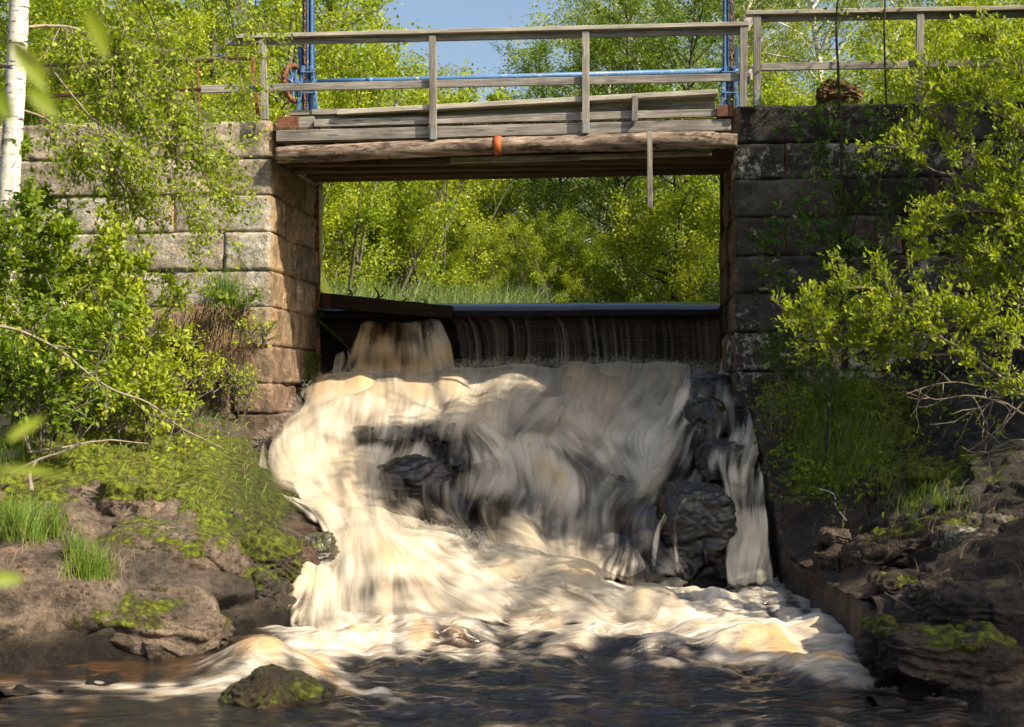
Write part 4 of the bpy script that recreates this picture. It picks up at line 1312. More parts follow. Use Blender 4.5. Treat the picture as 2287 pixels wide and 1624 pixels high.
# rock body under the falls
RB = [
    [(600, 860, 18.2), (900, 835, 18.3), (1200, 830, 18.3), (1450, 830, 18.2), (1700, 840, 18.0)],
    [(560, 960, 16.9), (850, 905, 17.0), (1100, 905, 17.0), (1350, 905, 16.8), (1700, 905, 16.4)],
    [(520, 985, 15.9), (780, 950, 15.8), (1000, 950, 15.9), (1250, 965, 15.8), (1700, 985, 15.2)],
    [(500, 1030, 15.1), (780, 1000, 15.2), (1000, 1010, 15.3), (1250, 1030, 15.0), (1720, 1080, 14.4)],
    [(500, 1090, 14.3), (760, 1110, 14.4), (950, 1120, 14.4), (1200, 1150, 14.0), (1730, 1180, 13.6)],
    [(560, 1200, 12.9), (800, 1260, 12.8), (1000, 1300, 12.6), (1300, 1330, 12.3), (1740, 1330, 12.6)],
    [(560, 1480, 10.4), (800, 1450, 10.6), (1000, 1450, 10.6), (1300, 1450, 10.6), (1800, 1450, 10.6)],
]
G = loft(RB, 220, 240)
n_ = gnormals(G); n_ = np.where(n_[..., 2:3] < 0, -n_, n_)
f = G.reshape(-1, 3)
f = f + n_.reshape(-1, 3) * (0.08 * fbm(f * 1.7, 5, 61) + 0.03 * fbm(f * 6, 3, 62) + 0.10 * fracture(f * 1.8, 63))[:, None] - np.array([0, 0, 0.07])
tag(mk('riverbed', f, [gridF(240, 220)], M_rock, attrs={k: ('POINT', v) for k, v in stone_attrs(f, (0.065, 0.055, 0.048), 0.0, 0.0, 1.0).items()}),
    'dark wet rock bed beneath the falling water', 'rock bed', kind='structure')

# upstream pool with its crest curling over the gate
xs = np.linspace(-14, 30, 120); ys = np.linspace(19.0, 60, 90)
gx, gy = np.meshgrid(xs, ys)
V = np.stack([gx, gy, np.full_like(gx, zc_ + 0.012)], -1).reshape(-1, 3)
m, t, out = newmat('pool_water'); b = NB(t)
pv_ = b.n('NewGeometry').outputs['Position']
nn_ = b.noise(b.mapv(pv_, (1.2, 2.4, 1)), 1.0, 3, 0.5)
pbsdf(b, out, (0.018, 0.012, 0.006), 0.05, b.bump(nn_, 0.15, 0.02), 0.5)
M_pool = m
# the near edge follows the gate line (bridge direction)
aa = np.linspace(a_left - 0.05, a_right + 0.05, 200); 
rows = []
prof = [(3.4, 0.004), (2.9, 0.002), (2.65, -0.002), (2.50, -0.010), (2.38, -0.030), (2.28, -0.062), (2.21, -0.10), (2.16, -0.145), (2.13, -0.20)]
for (bq, dz) in prof:
    rows.append(np.array([L2W(a, bq, zc_ + dz) for a in aa]))
G = np.array(rows)
G = catmull(G, 40)
wob = fbm(np.stack([G[..., 0] * 2.0, G[..., 1] * 1.0, 0 * G[..., 0]], -1), 3, 5)
G[..., 2] += 0.010 * wob
m, t, out = newmat('crest_water'); b = NB(t)
pv_ = b.n('NewGeometry').outputs['Position']
nn_ = b.noise(b.mapv(pv_, (9, 0.8, 0.8)), 1.0, 3, 0.5)
pbsdf(b, out, (0.022, 0.020, 0.020), 0.22, b.bump(nn_, 0.25, 0.01), 0.9)
tag(mk('crest_water', G.reshape(-1, 3), [gridF(40, 200, flip=True)], m), 'smooth blue lip of water curling over the gate', 'water', kind='structure')
tag(mk('pool_water', V, [gridF(90, 120)], M_pool), 'calm dark pool upstream of the gate', 'water', kind='structure')

# veil falling from the crest
def pa(pu, pv, fo, am, co, S, T, f):
    fo = 0.08 + 0.30 * T * T + 0.10 * (S < 0.1)
    am = 0.35 + 0.30 * sst(0.5, 0.9, S)
    co = 0.16 + 0.22 * T + 0.30 * sst(0.85, 0.98, S) + 0.30 * sst(0.12, 0.0, T)
    return fo, am, co
flow_sheet('veil_water', [
    [(990, 700, 18.28), (1200, 698, 18.22), (1420, 696, 18.16), (1615, 694, 18.08)],
    [(1005, 720, 18.24), (1200, 718, 18.18), (1420, 716, 18.12), (1612, 714, 18.04)],
    [(1015, 762, 18.20), (1200, 762, 18.13), (1420, 760, 18.08), (1612, 758, 18.0)],
    [(1020, 835, 18.14), (1200, 835, 18.07), (1420, 835, 18.02), (1610, 835, 17.94)]], 620, 70, 0.3, paint=pa, lump=0.012, seed=4, mat=M_veil, edge=(0.02, 0, 0, 0), uvs=0.6,
    label='thin dark veil of water falling from the gate')
# jet at the left
def pa(pu, pv, fo, am, co, S, T, f):
    fo = 0.78 + 0.25 * T - 0.50 * gb(pu, pv, 860, 725, 50, 30) - 0.25 * gb(pu, pv, 870, 800, 80, 20) + 0.3 * gb(pu, pv, 960, 770, 50, 30)
    am = 0.62 + 0.55 * gb(pu, pv, 870, 812, 90, 24) + 0.55 * gb(pu, pv, 860, 745, 55, 30)
    co = 0.62 + 0.25 * sst(0.2, 0.6, T) - 0.35 * gb(S, 0, 0.0, 0, 0.15, 1)
    return fo, am, co
flow_sheet('jet_water', [
    [(800, 722, 18.3), (860, 706, 18.3), (920, 712, 18.2), (950, 703, 18.15), (985, 712, 18.2)],
    [(780, 745, 18.2), (860, 728, 18.1), (925, 724, 18.0), (965, 712, 17.95), (1000, 730, 18.1)],
    [(755, 785, 18.1), (860, 772, 17.9), (930, 768, 17.8), (980, 760, 17.8), (1015, 775, 17.95)],
    [(735, 850, 17.95), (860, 850, 17.7), (940, 850, 17.6), (990, 850, 17.6), (1030, 850, 17.8)]], 160, 70, 0.6, paint=pa, lump=0.04, seed=9, lic=True, edge=(0.18, 0.08, 0.10, 0.02),
    label='amber jet of water bursting through the left of the gate')
flow_sheet('jet_water', [
    [(738, 790, 18.35), (770, 778, 18.3), (800, 772, 18.3), (830, 780, 18.3)],
    [(728, 810, 18.2), (765, 800, 18.2), (800, 800, 18.2), (835, 805, 18.2)],
    [(715, 850, 18.1), (760, 850, 18.1), (800, 850, 18.1), (840, 850, 18.1)]], 60, 40, 0.5, cover=0.42, lump=0.03, seed=12, edge=(0.2, 0.2, 0.1, 0),
    label='small white spray beside the left gate guide')
# spurt at the right end
def pa(pu, pv, fo, am, co, S, T, f): return fo, am, co
flow_sheet('jet_water', [
    [(1618, 765, 17.7), (1628, 757, 17.7), (1638, 756, 17.7)],
    [(1610, 800, 17.3), (1622, 785, 17.3), (1634, 780, 17.3)],
    [(1600, 845, 16.9), (1617, 840, 16.9), (1632, 838, 16.9)]], 24, 40, 0.55, cover=0.6, lump=0.0, seed=13, edge=(0.25, 0.25, 0.05, 0.05),
    label='small curved spurt of water by the right abutment')

# main cascade
MK = [
    [(660, 850, 17.9), (780, 828, 17.9), (900, 822, 17.9), (1050, 815, 17.9), (1200, 808, 17.9), (1450, 806, 17.7), (1560, 812, 17.4), (1645, 822, 17.2)],
    [(648, 868, 17.4), (780, 850, 17.4), (900, 842, 17.4), (1050, 836, 17.4), (1200, 836, 17.3), (1450, 838, 17.1), (1560, 845, 16.8), (1655, 852, 16.6)],
    [(640, 900, 16.7), (760, 888, 16.8), (880, 885, 16.8), (1050, 885, 16.8), (1250, 885, 16.6), (1440, 885, 16.4), (1540, 885, 16.2), (1665, 890, 16.0)],
    [(590, 945, 15.9), (740, 938, 16.0), (870, 936, 16.0), (1020, 934, 16.0), (1220, 938, 15.9), (1430, 945, 15.7), (1530, 950, 15.5), (1672, 950, 15.3)],
    [(560, 975, 15.3), (720, 965, 15.6), (860, 962, 15.65), (1010, 962, 15.7), (1200, 975, 15.5), (1400, 985, 15.3), (1530, 990, 15.0), (1690, 1000, 14.7)],
    [(550, 1015, 14.7), (710, 1020, 15.0), (850, 1020, 15.1), (1000, 1030, 15.1), (1180, 1035, 14.9), (1380, 1050, 14.6), (1530, 1060, 14.4), (1700, 1060, 14.2)],
    [(545, 1055, 14.0), (705, 1080, 14.3), (845, 1085, 14.5), (980, 1095, 14.4), (1160, 1110, 14.1), (1370, 1125, 13.8), (1530, 1130, 13.6), (1705, 1130, 13.6)],
    [(600, 1105, 13.2), (735, 1130, 13.5), (860, 1150, 13.6), (990, 1180, 13.4), (1160, 1200, 13.2), (1360, 1215, 13.0), (1510, 1215, 13.0), (1712, 1210, 13.1)],
    [(650, 1170, 12.3), (770, 1200, 12.5), (880, 1240, 12.6), (1010, 1270, 12.5), (1170, 1290, 12.3), (1370, 1305, 12.2), (1510, 1310, 12.3), (1722, 1290, 12.6)],
]
def pm(pu, pv, fo, am, co, S, T, f):
    g = lambda *a: gb(pu, pv, *a)
    fo = 0.80 + 0.16 * sst(960, 900, pv)
    fo += 0.22 * sst(940, 860, pv)
    fo += 0.35 * g(620, 1010, 120, 90) + 0.12 * g(1000, 890, 400, 40)
    # dark ledges and hollows: thin water, and shade painted at the foot
    fo -= 0.60 * g(850, 985, 100, 26) + 0.65 * g(990, 1000, 66, 44) + 0.35 * g(1080, 1000, 80, 60)
    fo -= 0.65 * g(910, 1095, 80, 55) + 0.50 * g(1040, 1060, 60, 60)
    fo -= 0.45 * g(1290, 1035, 130, 26, 0.35) + 0.45 * g(1400, 1100, 110, 28, 0.3) + 0.35 * g(1390, 1000, 80, 18, 0.3) + 0.30 * g(1180, 1120, 60, 70) + 0.35 * g(1060, 1150, 140, 35, 0.3)
    fo -= 0.5 * g(1540, 880, 60, 40) + 0.45 * g(1640, 1000, 40, 90) + 0.55 * g(1390, 1230, 70, 50)
    fo -= 0.42 * sst(1100, 1150, pv + 0.25 * (1100 - pu).clip(-300, 300) * 0) * sst(820, 900, pu) * sst(1520, 1480, pu)  # foot of the cascade darkened in colour, as shade behind the wave
    fo -= 0.35 * sst(1470, 1520, pu) + 0.12 * sst(1000, 1060, pv) * sst(840, 900, pu)
    co -= 0.32 * sst(1470, 1520, pu) if False else 0
    fo -= 0.45 * g(980, 1165, 130, 26, 0.25) + 0.35 * g(1180, 1180, 110, 26, 0.2) + 0.4 * g(860, 975, 90, 26)
    fo += 0.25 * g(1250, 1080, 70, 70) + 0.22 * g(1150, 960, 130, 30, 0.4) + 0.2 * g(1440, 940, 60, 60)
    am = 0.10 + 0.36 * sst(940, 860, pv) + 0.35 * g(1120, 960, 200, 30) + 0.4 * g(780, 1060, 50, 70) + 0.35 * g(1230, 1090, 60, 60) + 0.3 * g(700, 1000, 60, 60)
    am = am + 0.35 * g(900, 860, 80, 30) - 0.35 * g(600, 1000, 60, 60)
    co = np.full(len(pu), 1.1)
    co -= 0.82 * g(860, 985, 105, 26) + 1.1 * g(985, 985, 46, 34) + 0.85 * g(920, 1088, 72, 46) + 0.70 * g(1050, 1045, 60, 55)
    co -= 0.34 * sst(1475, 1530, pu) + 0.35 * g(1590, 900, 70, 40) + 0.75 * g(1580, 960, 34, 60) + 0.75 * g(1610, 1060, 50, 60) + 1.15 * g(1555, 1210, 75, 95) + 0.5 * g(1390, 1240, 70, 40)
    co -= 0.4 * g(1300, 1040, 90, 20, 0.3) + 0.35 * g(1420, 1100, 90, 22, 0.3) + 0.4 * g(1080, 1150, 90, 26, 0.3)
    return fo, am, co
flow_sheet('cascade_water', MK, 640, 460, 0.7, paint=pm, lump=0.13, seed=21, edge=(0.10, 0.02, 0.03, 0.04), skew=lambda S, T: -0.55 * (S - 0.35) * T * 2.0 + 0.2 * np.sin(S * 9) * T,
           lic=True, label='main cascade of white and amber water over dark rocks')
# small separate veils over the rocks
def vrow(keys, nc, cover, foam, seed, label, edge=(0.35, 0.35, 0.12, 0.15)):
    flow_sheet('thin_veil', keys, nc, 90, foam, 0.05, cover, lump=0.015, seed=seed, lic=True, edge=edge, label=label)
vrow([[(1345, 1188, 13.0), (1390, 1182, 12.9), (1440, 1188, 12.9)], [(1328, 1215, 12.75), (1388, 1200, 12.7), (1455, 1210, 12.75)], [(1310, 1300, 12.45), (1388, 1300, 12.45), (1462, 1300, 12.5)]], 90, 0.42, 0.55, 101, 'fan shaped veil over the stone left of the black boulder', (0.2, 0.2, 0.15, 0.1))
vrow([[(1500, 1110, 13.0), (1512, 1112, 13.0), (1524, 1116, 13.0)], [(1462, 1180, 12.8), (1472, 1182, 12.8), (1482, 1184, 12.8)], [(1450, 1300, 12.5), (1458, 1300, 12.5), (1466, 1300, 12.5)]], 24, 0.62, 0.7, 102, 'narrow stream down the left edge of the black boulder')
vrow([[(1540, 1100, 12.95), (1546, 1100, 12.95), (1552, 1100, 12.95)], [(1510, 1135, 12.78), (1516, 1136, 12.78), (1522, 1136, 12.78)], [(1507, 1300, 12.6), (1513, 1300, 12.6), (1519, 1300, 12.6)]], 20, 0.50, 0.65, 103, 'thread of water down the face of the black boulder')
vrow([[(770, 945, 15.75), (850, 940, 15.7), (940, 944, 15.7)], [(765, 970, 15.55), (850, 965, 15.5), (940, 968, 15.5)], [(760, 1035, 15.25), (850, 1035, 15.2), (940, 1035, 15.2)]], 150, 0.30, 0.5, 104, 'thin veil over the dark ledge left of centre', (0.15, 0.15, 0.1, 0.2))
vrow([[(1000, 945, 15.6), (1060, 944, 15.6), (1130, 950, 15.6)], [(1000, 990, 15.2), (1062, 985, 15.15), (1140, 990, 15.2)], [(990, 1110, 14.6), (1060, 1110, 14.6), (1130, 1110, 14.6)]], 130, 0.34, 0.5, 105, 'thin veil over the dark face right of the knob', (0.2, 0.2, 0.1, 0.2))
vrow([[(1510, 845, 16.3), (1580, 832, 16.3), (1650, 838, 16.3)], [(1495, 890, 15.9), (1580, 872, 15.9), (1660, 880, 15.9)], [(1470, 990, 15.1), (1575, 990, 15.1), (1672, 990, 15.1)]], 170, 0.32, 0.6, 106, 'thin strands of water over the rounded rock at the top right', (0.12, 0.12, 0.1, 0.2))
vrow([[(1570, 985, 14.6), (1620, 975, 14.5), (1680, 985, 14.6)], [(1565, 1030, 14.1), (1620, 1015, 14.05), (1690, 1025, 14.2)], [(1600, 1110, 13.6), (1640, 1110, 13.6), (1700, 1110, 13.7)]], 120, 0.28, 0.6, 107, 'thin strands of water over the black rock by the side stream', (0.15, 0.15, 0.1, 0.2))

# channel on the right beside the wall
def pc(pu, pv, fo, am, co, S, T, f):
    fo = 0.62 + 0.2 * sst(1130, 1250, pv)
    co = 0.55 + 0.35 * sst(1120, 1230, pv) + 0.2 * sst(0.3, 0.5, S) * sst(0.85, 0.65, S)
    return fo, am, co
flow_sheet('side_channel_water', [
    [(1560, 835, 16.7), (1600, 828, 16.7), (1640, 826, 16.7), (1668, 835, 16.6)],
    [(1565, 900, 15.7), (1600, 880, 15.8), (1645, 880, 15.8), (1676, 890, 15.7)],
    [(1590, 1000, 14.6), (1625, 985, 14.65), (1660, 985, 14.65), (1696, 1000, 14.6)],
    [(1600, 1100, 13.6), (1635, 1090, 13.65), (1670, 1090, 13.65), (1712, 1100, 13.6)],
    [(1612, 1200, 12.9), (1645, 1195, 12.95), (1680, 1195, 12.95), (1722, 1210, 12.9)],
    [(1615, 1310, 12.3), (1650, 1310, 12.3), (1690, 1310, 12.3), (1735, 1310, 12.3)]], 120, 260, 0.6, 0.1, paint=pc, lump=0.06, seed=31, edge=(0.15, 0.08, 0.03, 0.03), lumpf=2.0,
    lic=True, label='narrow stream of white water running down beside the stone wall')
# the rolling wave below
WK = [
    [(640, 1120, 13.1), (715, 1120, 13.1), (800, 1180, 13.1), (900, 1215, 13.0), (1040, 1250, 12.8), (1200, 1290, 12.6), (1350, 1335, 12.3), (1540, 1392, 11.4)],
    [(680, 1165, 12.4), (750, 1155, 12.45), (830, 1148, 12.5), (930, 1170, 12.4), (1070, 1202, 12.2), (1215, 1250, 12.0), (1360, 1305, 11.8), (1560, 1385, 11.0)],
    [(690, 1220, 11.7), (770, 1205, 11.9), (855, 1195, 12.0), (960, 1210, 12.0), (1090, 1235, 11.9), (1230, 1275, 11.7), (1380, 1325, 11.4), (1590, 1398, 10.7)],
    [(650, 1300, 11.0), (755, 1285, 11.2), (870, 1275, 11.3), (990, 1285, 11.4), (1120, 1300, 11.4), (1260, 1325, 11.2), (1410, 1355, 10.9), (1630, 1410, 10.4)],
    [(630, 1370, 10.6), (750, 1350, 10.8), (880, 1345, 10.9), (1000, 1350, 10.9), (1130, 1360, 10.9), (1270, 1368, 10.8), (1420, 1385, 10.6), (1650, 1425, 10.1)],
    [(600, 1430, 10.0), (750, 1410, 10.3), (880, 1405, 10.4), (1000, 1405, 10.4), (1130, 1408, 10.4), (1270, 1410, 10.4), (1430, 1420, 10.2), (1660, 1450, 9.7)],
]
def pw(pu, pv, fo, am, co, S, T, f):
    g = lambda *a: gb(pu, pv, *a)
    fo = 0.98 - 0.55 * g(850, 1310, 95, 34) - 0.55 * g(960, 1325, 120, 26, 0.3) - 0.30 * g(1250, 1325, 100, 14, 0.3) - 0.35 * g(1000, 1290, 60, 30)
    am = 0.22 + 0.4 * g(860, 1230, 120, 30, 0.35) + 0.45 * g(1210, 1300, 140, 22, 0.35) + 0.25 * g(680, 1330, 80, 60)
    co = np.full(len(pu), 1.15)
    return fo, am, co
flow_sheet('wave_water', WK, 560, 330, 0.85, paint=pw, lump=0.09, seed=41, edge=(0.08, 0.06, 0.05, 0.10), skew=lambda S, T: -1.9 * (T * 0.8) * np.clip(S + 0.05, 0, 1) ** 0.7 * (1 - 0.35 * T),
           lic=True, label='large rolling sunlit wave of creamy water at the foot of the cascade')
def pg(pu, pv, fo, am, co, S, T, f):
    g = lambda *a: gb(pu, pv, *a)
    fo = np.full(len(pu), 0.85)
    co = 0.30 + 0.22 * g(1000, 880, 420, 40) + 0.30 * g(640, 1010, 120, 90) - 0.55 * g(1560, 1200, 80, 100) - 0.40 * g(930, 1040, 150, 80) - 0.08 * g(1300, 1080, 200, 80) - 0.4 * sst(1470, 1530, pu) - 0.15 * sst(1100, 1150, pv) * sst(820, 900, pu)
    return fo, 0.18 + 0.2 * sst(930, 850, pv), co
flow_sheet('cascade_mist', MK, 420, 330, 0.85, paint=pg, lump=0.13, seed=21, edge=(0.10, 0.04, 0.06, 0.06), lic=True, LF=LICG, lift=0.085, label='soft misty outer layer of the cascade')
def pg(pu, pv, fo, am, co, S, T, f):
    g = lambda *a: gb(pu, pv, *a)
    return np.full(len(pu), 0.95), np.full(len(pu), 0.2), 0.34 - 0.2 * g(880, 1320, 120, 30)
flow_sheet('wave_mist', WK, 380, 240, 0.85, paint=pg, lump=0.09, seed=41, edge=(0.14, 0.08, 0.10, 0.12), lic=True, LF=LICG, lift=0.06, label='soft misty outer layer of the rolling wave')
# run beside the mossy rocks
def pl(pu, pv, fo, am, co, S, T, f):
    return 0.72 + 0.2 * sst(1250, 1380, pv), 0.2 + 0.3 * gb(pu, pv, 690, 1330, 60, 60), 0.62 + 0.3 * sst(0.2, 0.7, S)
flow_sheet('side_run_water', [
    [(668, 1230, 11.9), (700, 1215, 11.9), (740, 1210, 12.0), (800, 1215, 12.1)],
    [(655, 1275, 11.3), (690, 1262, 11.4), (735, 1258, 11.45), (800, 1265, 11.5)],
    [(630, 1315, 10.8), (670, 1300, 10.9), (720, 1300, 11.0), (790, 1310, 11.0)],
    [(628, 1370, 10.4), (665, 1370, 10.45), (720, 1372, 10.5), (790, 1380, 10.5)],
    [(600, 1430, 9.9), (650, 1430, 9.9), (710, 1430, 9.95), (790, 1430, 10.0)]], 120, 170, 0.9, paint=pl, lump=0.07, seed=51, edge=(0.22, 0.4, 0.35, 0.2), lumpf=2.0,
    lic=True, label='white water tumbling past the wet mossy rocks on the left')

# lower pool, reaching out of frame on all sides
xs = np.linspace(-7, 6, 560); 
ys = np.concatenate([np.linspace(2.0, 6.5, 12)[:-1], np.linspace(6.5, 13.6, 520)])
gx, gy = np.meshgrid(xs, ys)
pts = np.stack([gx, gy, 0 * gx], -1)
p0 = pts.reshape(-1, 3)
pu, pv = proj(p0 + 0.0)
g = lambda *a: gb(pu, pv, *a)
near = sst(8.2, 10.2, p0[:, 1])
wv = fbm(p0 * np.array([1.5, 2.6, 1]), 4, 71)
wv2 = fbm(p0 * np.array([3.6, 7.0, 1]) + 4, 3, 72)
rdg = 1 - np.abs(fbm(p0 * np.array([2.0, 3.8, 1]) + 11, 3, 73)) * 2.2
inner = sst(520, 760, pu) * sst(2100, 1850, pu)
calm = sst(700, 520, pu)
z = (0.06 - 0.052 * calm + 0.08 * near * inner) * wv + (0.022 - 0.018 * calm + 0.022 * near * inner) * wv2 + 0.06 * near * inner * rdg
z -= 0.035 * near * inner * rdg
z += 0.10 * g(680, 1440, 110, 26) + 0.09 * g(1720, 1445, 130, 24) + 0.08 * g(1600, 1420, 150, 20) + 0.06 * g(1830, 1400, 60, 30) + 0.05 * g(1240, 1440, 160, 18)
# bow wave over the mossy stone
z += 0.20 * g(590, 1500, 110, 18) + 0.05 * g(500, 1525, 60, 16) - 0.02 * g(620, 1580, 120, 16)
z += 0.03
q = p0.copy(); q[:, 2] = z
calm2 = sst(760, 560, pu)
foam = 0.13 + 0.58 * near * inner + 0.16 * wv * (1 - 0.9 * calm2) + 0.30 * (rdg - 0.5) * (0.05 + near)
foam += 0.55 * g(740, 1430, 160, 40) + 0.40 * g(1700, 1450, 180, 45) + 0.42 * g(1500, 1395, 260, 26) + 0.45 * g(1830, 1420, 70, 60)
foam += 0.62 * g(590, 1500, 120, 26) + 0.55 * g(480, 1545, 130, 17, -0.18) + 0.42 * g(280, 1548, 240, 15) + 0.40 * g(760, 1520, 120, 26, 0.5) + 0.42 * g(820, 1560, 100, 16, 0.3)
foam += 0.36 * g(1800, 1500, 190, 22, 0.25) + 0.30 * g(2060, 1560, 200, 14, 0.15) + 0.15 * g(430, 1510, 160, 10, -0.1)
foam -= 0.30 * g(1250, 1560, 560, 46) + 0.22 * g(1100, 1430, 160, 14) + 0.25 * g(1350, 1470, 200, 12) + 0.3 * g(200, 1510, 200, 22)
amb = 0.16 + 0.4 * g(600, 1500, 150, 24) + 0.55 * g(730, 1520, 70, 16, 0.6) + 0.35 * g(1000, 1430, 300, 30) + 0.45 * g(1750, 1470, 200, 30) + 0.5 * g(150, 1500, 300, 40) * 0.6
LS = licsamp(pu, pv)
hz_ = sst(0, 0.35, foam)
foam = foam + (0.35 + 0.65 * hz_) * (0.035 * LS[0] + 0.075 * LS[1] + 0.12 * LS[2] + 0.15 * (1 - 0.7 * calm2) * LS[3])
amb = amb + 0.12 * LS[3] + 0.08 * LS[2]
q[:, 2] += hz_ * (1 - 0.95 * calm2) * (0.010 * LS[3] + 0.004 * LS[2])
m, t, out = newmat('lower_water'); b = NB(t)
uv = b.n('NewGeometry').outputs['Position']
fm = b.attr('foam').outputs['Fac']; am_ = b.attr('amber').outputs['Fac']
w1 = b.n('TexNoise'); w1.inputs['Scale'].default_value = 1.1; w1.inputs['Detail'].default_value = 3; b.l(uv, w1.inputs['Vector'])
wvn = b.n('VectorMath', operation='MULTIPLY_ADD'); b.l(w1.outputs['Color'], wvn.inputs[0]); wvn.inputs[1].default_value = (0.9, 0.6, 0); b.l(uv, wvn.inputs[2])
vv = wvn.outputs[0]
s1 = b.noise(b.mapv(vv, (1.3, 3.0, 0)), 1.0, 4, 0.55)
s2 = b.noise(b.mapv(vv, (4, 13, 0), (3, 3, 0)), 1.0, 4, 0.55)
s3 = b.noise(b.mapv(vv, (16, 55, 0), (5, 3, 0)), 1.0, 4, 0.65)
s = b.math('SUBTRACT', b.math('ADD', b.math('ADD', b.math('MULTIPLY', s1, 0.8), b.math('MULTIPLY', s2, 0.75)), b.math('MULTIPLY', s3, 0.35)), 0.95)
ff = b.maprange(b.math('ADD', fm, b.math('MULTIPLY', s, 0.45)), 0.20, 0.95)
cream = b.mix(b.maprange(s2, 0.35, 0.65), (0.46, 0.37, 0.26), (0.66, 0.61, 0.53))
cream = b.mix(b.maprange(b.math('ADD', am_, b.math('MULTIPLY', s, 0.9)), 0.3, 0.8), cream, (0.50, 0.33, 0.16))
wcol = b.mix(b.maprange(am_, 0.15, 0.6), (0.016, 0.014, 0.013), (0.075, 0.040, 0.016))
col = b.mix(ff, wcol, cream)
hh = b.math('ADD', b.math('MULTIPLY', s1, 1.0), b.math('ADD', b.math('MULTIPLY', s2, 0.55), b.math('MULTIPLY', s3, 0.06)))
rr_ = b.math('ADD', 0.10, b.math('MULTIPLY', ff, 0.5))
pbsdf(b, out, col, rr_, b.bump(hh, 0.9, 0.10), 0.6)
M_low = m
tag(mk('river_water', q, [gridF(len(ys), len(xs))], M_low, attrs={'foam': ('POINT', foam), 'amber': ('POINT', amb)}),
    'dark swirling river water with creamy foam streaks below the cascade', 'water', kind='structure')

# spray: fine strands thrown up along the crests
def spray(name, path, n, L, seed, label, r=0.0016, dirb=(0, -0.4, 1.0), spread=0.6):
    rng = np.random.default_rng(seed)
    path = catmull(np.array([P(*p) for p in path]), 400)
    segs = []
    for k in range(n):
        p = path[rng.integers(0, 400)] + rng.normal(0, 0.03, 3) + np.array([0, 0, -0.04])
        d = np.array(dirb) + rng.normal(0, spread, 3) * np.array([1, 0.4, 0.35])
        l = L * rng.uniform(0.3, 1.0)
        v0 = d / np.linalg.norm(d) * l * 2.2
        tt_ = np.linspace(0, rng.uniform(0.5, 1.0), 7)[:, None]
        pp = p + v0 * tt_ + np.array([0, -0.15 * l, -1.6 * l]) * tt_ ** 2
        segs += poly2segs(pp, np.linspace(r, r * 0.4, 7))
    V, F = tubes(segs, 3)
    o = mk(name, V, F, M_spray)
    return tag(o, label, 'spray', kind='stuff')
m, t, out = newmat('spray_drops'); b = NB(t)
d_ = b.n('BsdfDiffuse'); d_.inputs[0].default_value = (0.8, 0.76, 0.68, 1)
tr = b.n('BsdfTransparent'); mx = b.n('MixShader'); mx.inputs[0].default_value = 0.42
b.l(tr.outputs[0], mx.inputs[1]); b.l(d_.outputs[0], mx.inputs[2]); b.l(mx.outputs[0], out.inputs[0])
M_spray = m
spray('spray', [(700, 840, 17.6), (900, 826, 17.5), (1060, 812, 17.5), (1200, 806, 17.5), (1450, 808, 17.3), (1600, 818, 17.0)], 1500, 0.13, 1, 'fine spray thrown up at the foot of the gate veil')
spray('spray', [(760, 1170, 12.1), (840, 1158, 12.2), (960, 1175, 12.2), (1080, 1203, 12.1), (1220, 1250, 11.9), (1360, 1305, 11.7)], 1100, 0.12, 2, 'fine sunlit spray along the crest of the big wave', r=0.0013)
spray('spray', [(545, 1030, 14.3), (570, 985, 15.2), (640, 920, 16.2), (690, 850, 17.3)], 350, 0.08, 3, 'fine spray along the left edge of the cascade')
spray('spray', [(1640, 1315, 12.2), (1700, 1320, 12.0), (1780, 1380, 10.8), (1850, 1440, 9.6)], 220, 0.09, 4, 'small splashes of spray against the stone channel wall')

# ================================================================== ROCKS
def rock(name, u, v, Y, wpx, hpx, dep, label, tint=(0.06, 0.052, 0.045), moss=0.0, lich=0.0, wet=0.9, k=3.5, amp=0.10, seed=0, group=None, tilt=0.0, n=34, fr=1.6, mat=None, frac=1.0):
    c = P(u, v, Y)
    hw = wpx * Y / FP / 2; hh = hpx * Y / FP / 2
    ct, st_ = math.cos(tilt), math.sin(tilt)
    ax = np.array([ct, 0, st_]) * hw; az = np.array([-st_, 0, ct]) * hh; ay = np.array([0, dep / 2, 0])
    V, F, nr = rockVF(c, ax, ay, az, n, k, amp, fr / max(0.35, hw * 1.6), seed, 0.12 * frac, frac)
    mo = np.clip(moss + 0.3 * (nr[:, 2] > 0.35) * (moss > 0.05) + 0.2 * fbm(V * 2.5, 3, seed), 0, 1) if moss > 0 else 0.0
    o = mk(name, V, F, mat or (M_wetrock if wet >= 0.85 else M_rock), attrs={q: ('POINT', w_) for q, w_ in stone_attrs(V, tint, mo, lich, wet).items()}, origin=c - np.array([0, 0, hh]))
    return tag(o, label, 'rock', group)
DK = (0.028, 0.024, 0.021)
rock('rock', 985, 985, 15.78, 100, 78, 0.5, 'dark wet knob of rock in the middle of the cascade ledge', DK, k=3, seed=2, amp=0.06)
rock('rock', 860, 990, 15.88, 200, 62, 0.5, 'long low dark ledge under the cascade left of the knob', DK, k=4, seed=3, amp=0.05)
rock('rock', 925, 1090, 14.78, 175, 118, 0.6, 'dark wet rock streaked by thin water left of centre', DK, k=3, seed=4, amp=0.08)
rock('rock', 1050, 1050, 15.28, 115, 110, 0.5, 'dark wet rock face under thin veils right of the knob', DK, k=3.5, seed=5, amp=0.07)
rock('rock', 1592, 898, 16.6, 170, 120, 0.8, 'rounded wet rock at the top right of the cascade', (0.03, 0.026, 0.024), k=2.6, seed=6, amp=0.035)
rock('rock', 1568, 965, 15.68, 100, 150, 0.7, 'tall dark rock under thin falling water near the right wall', DK, k=3.2, seed=7, amp=0.05)
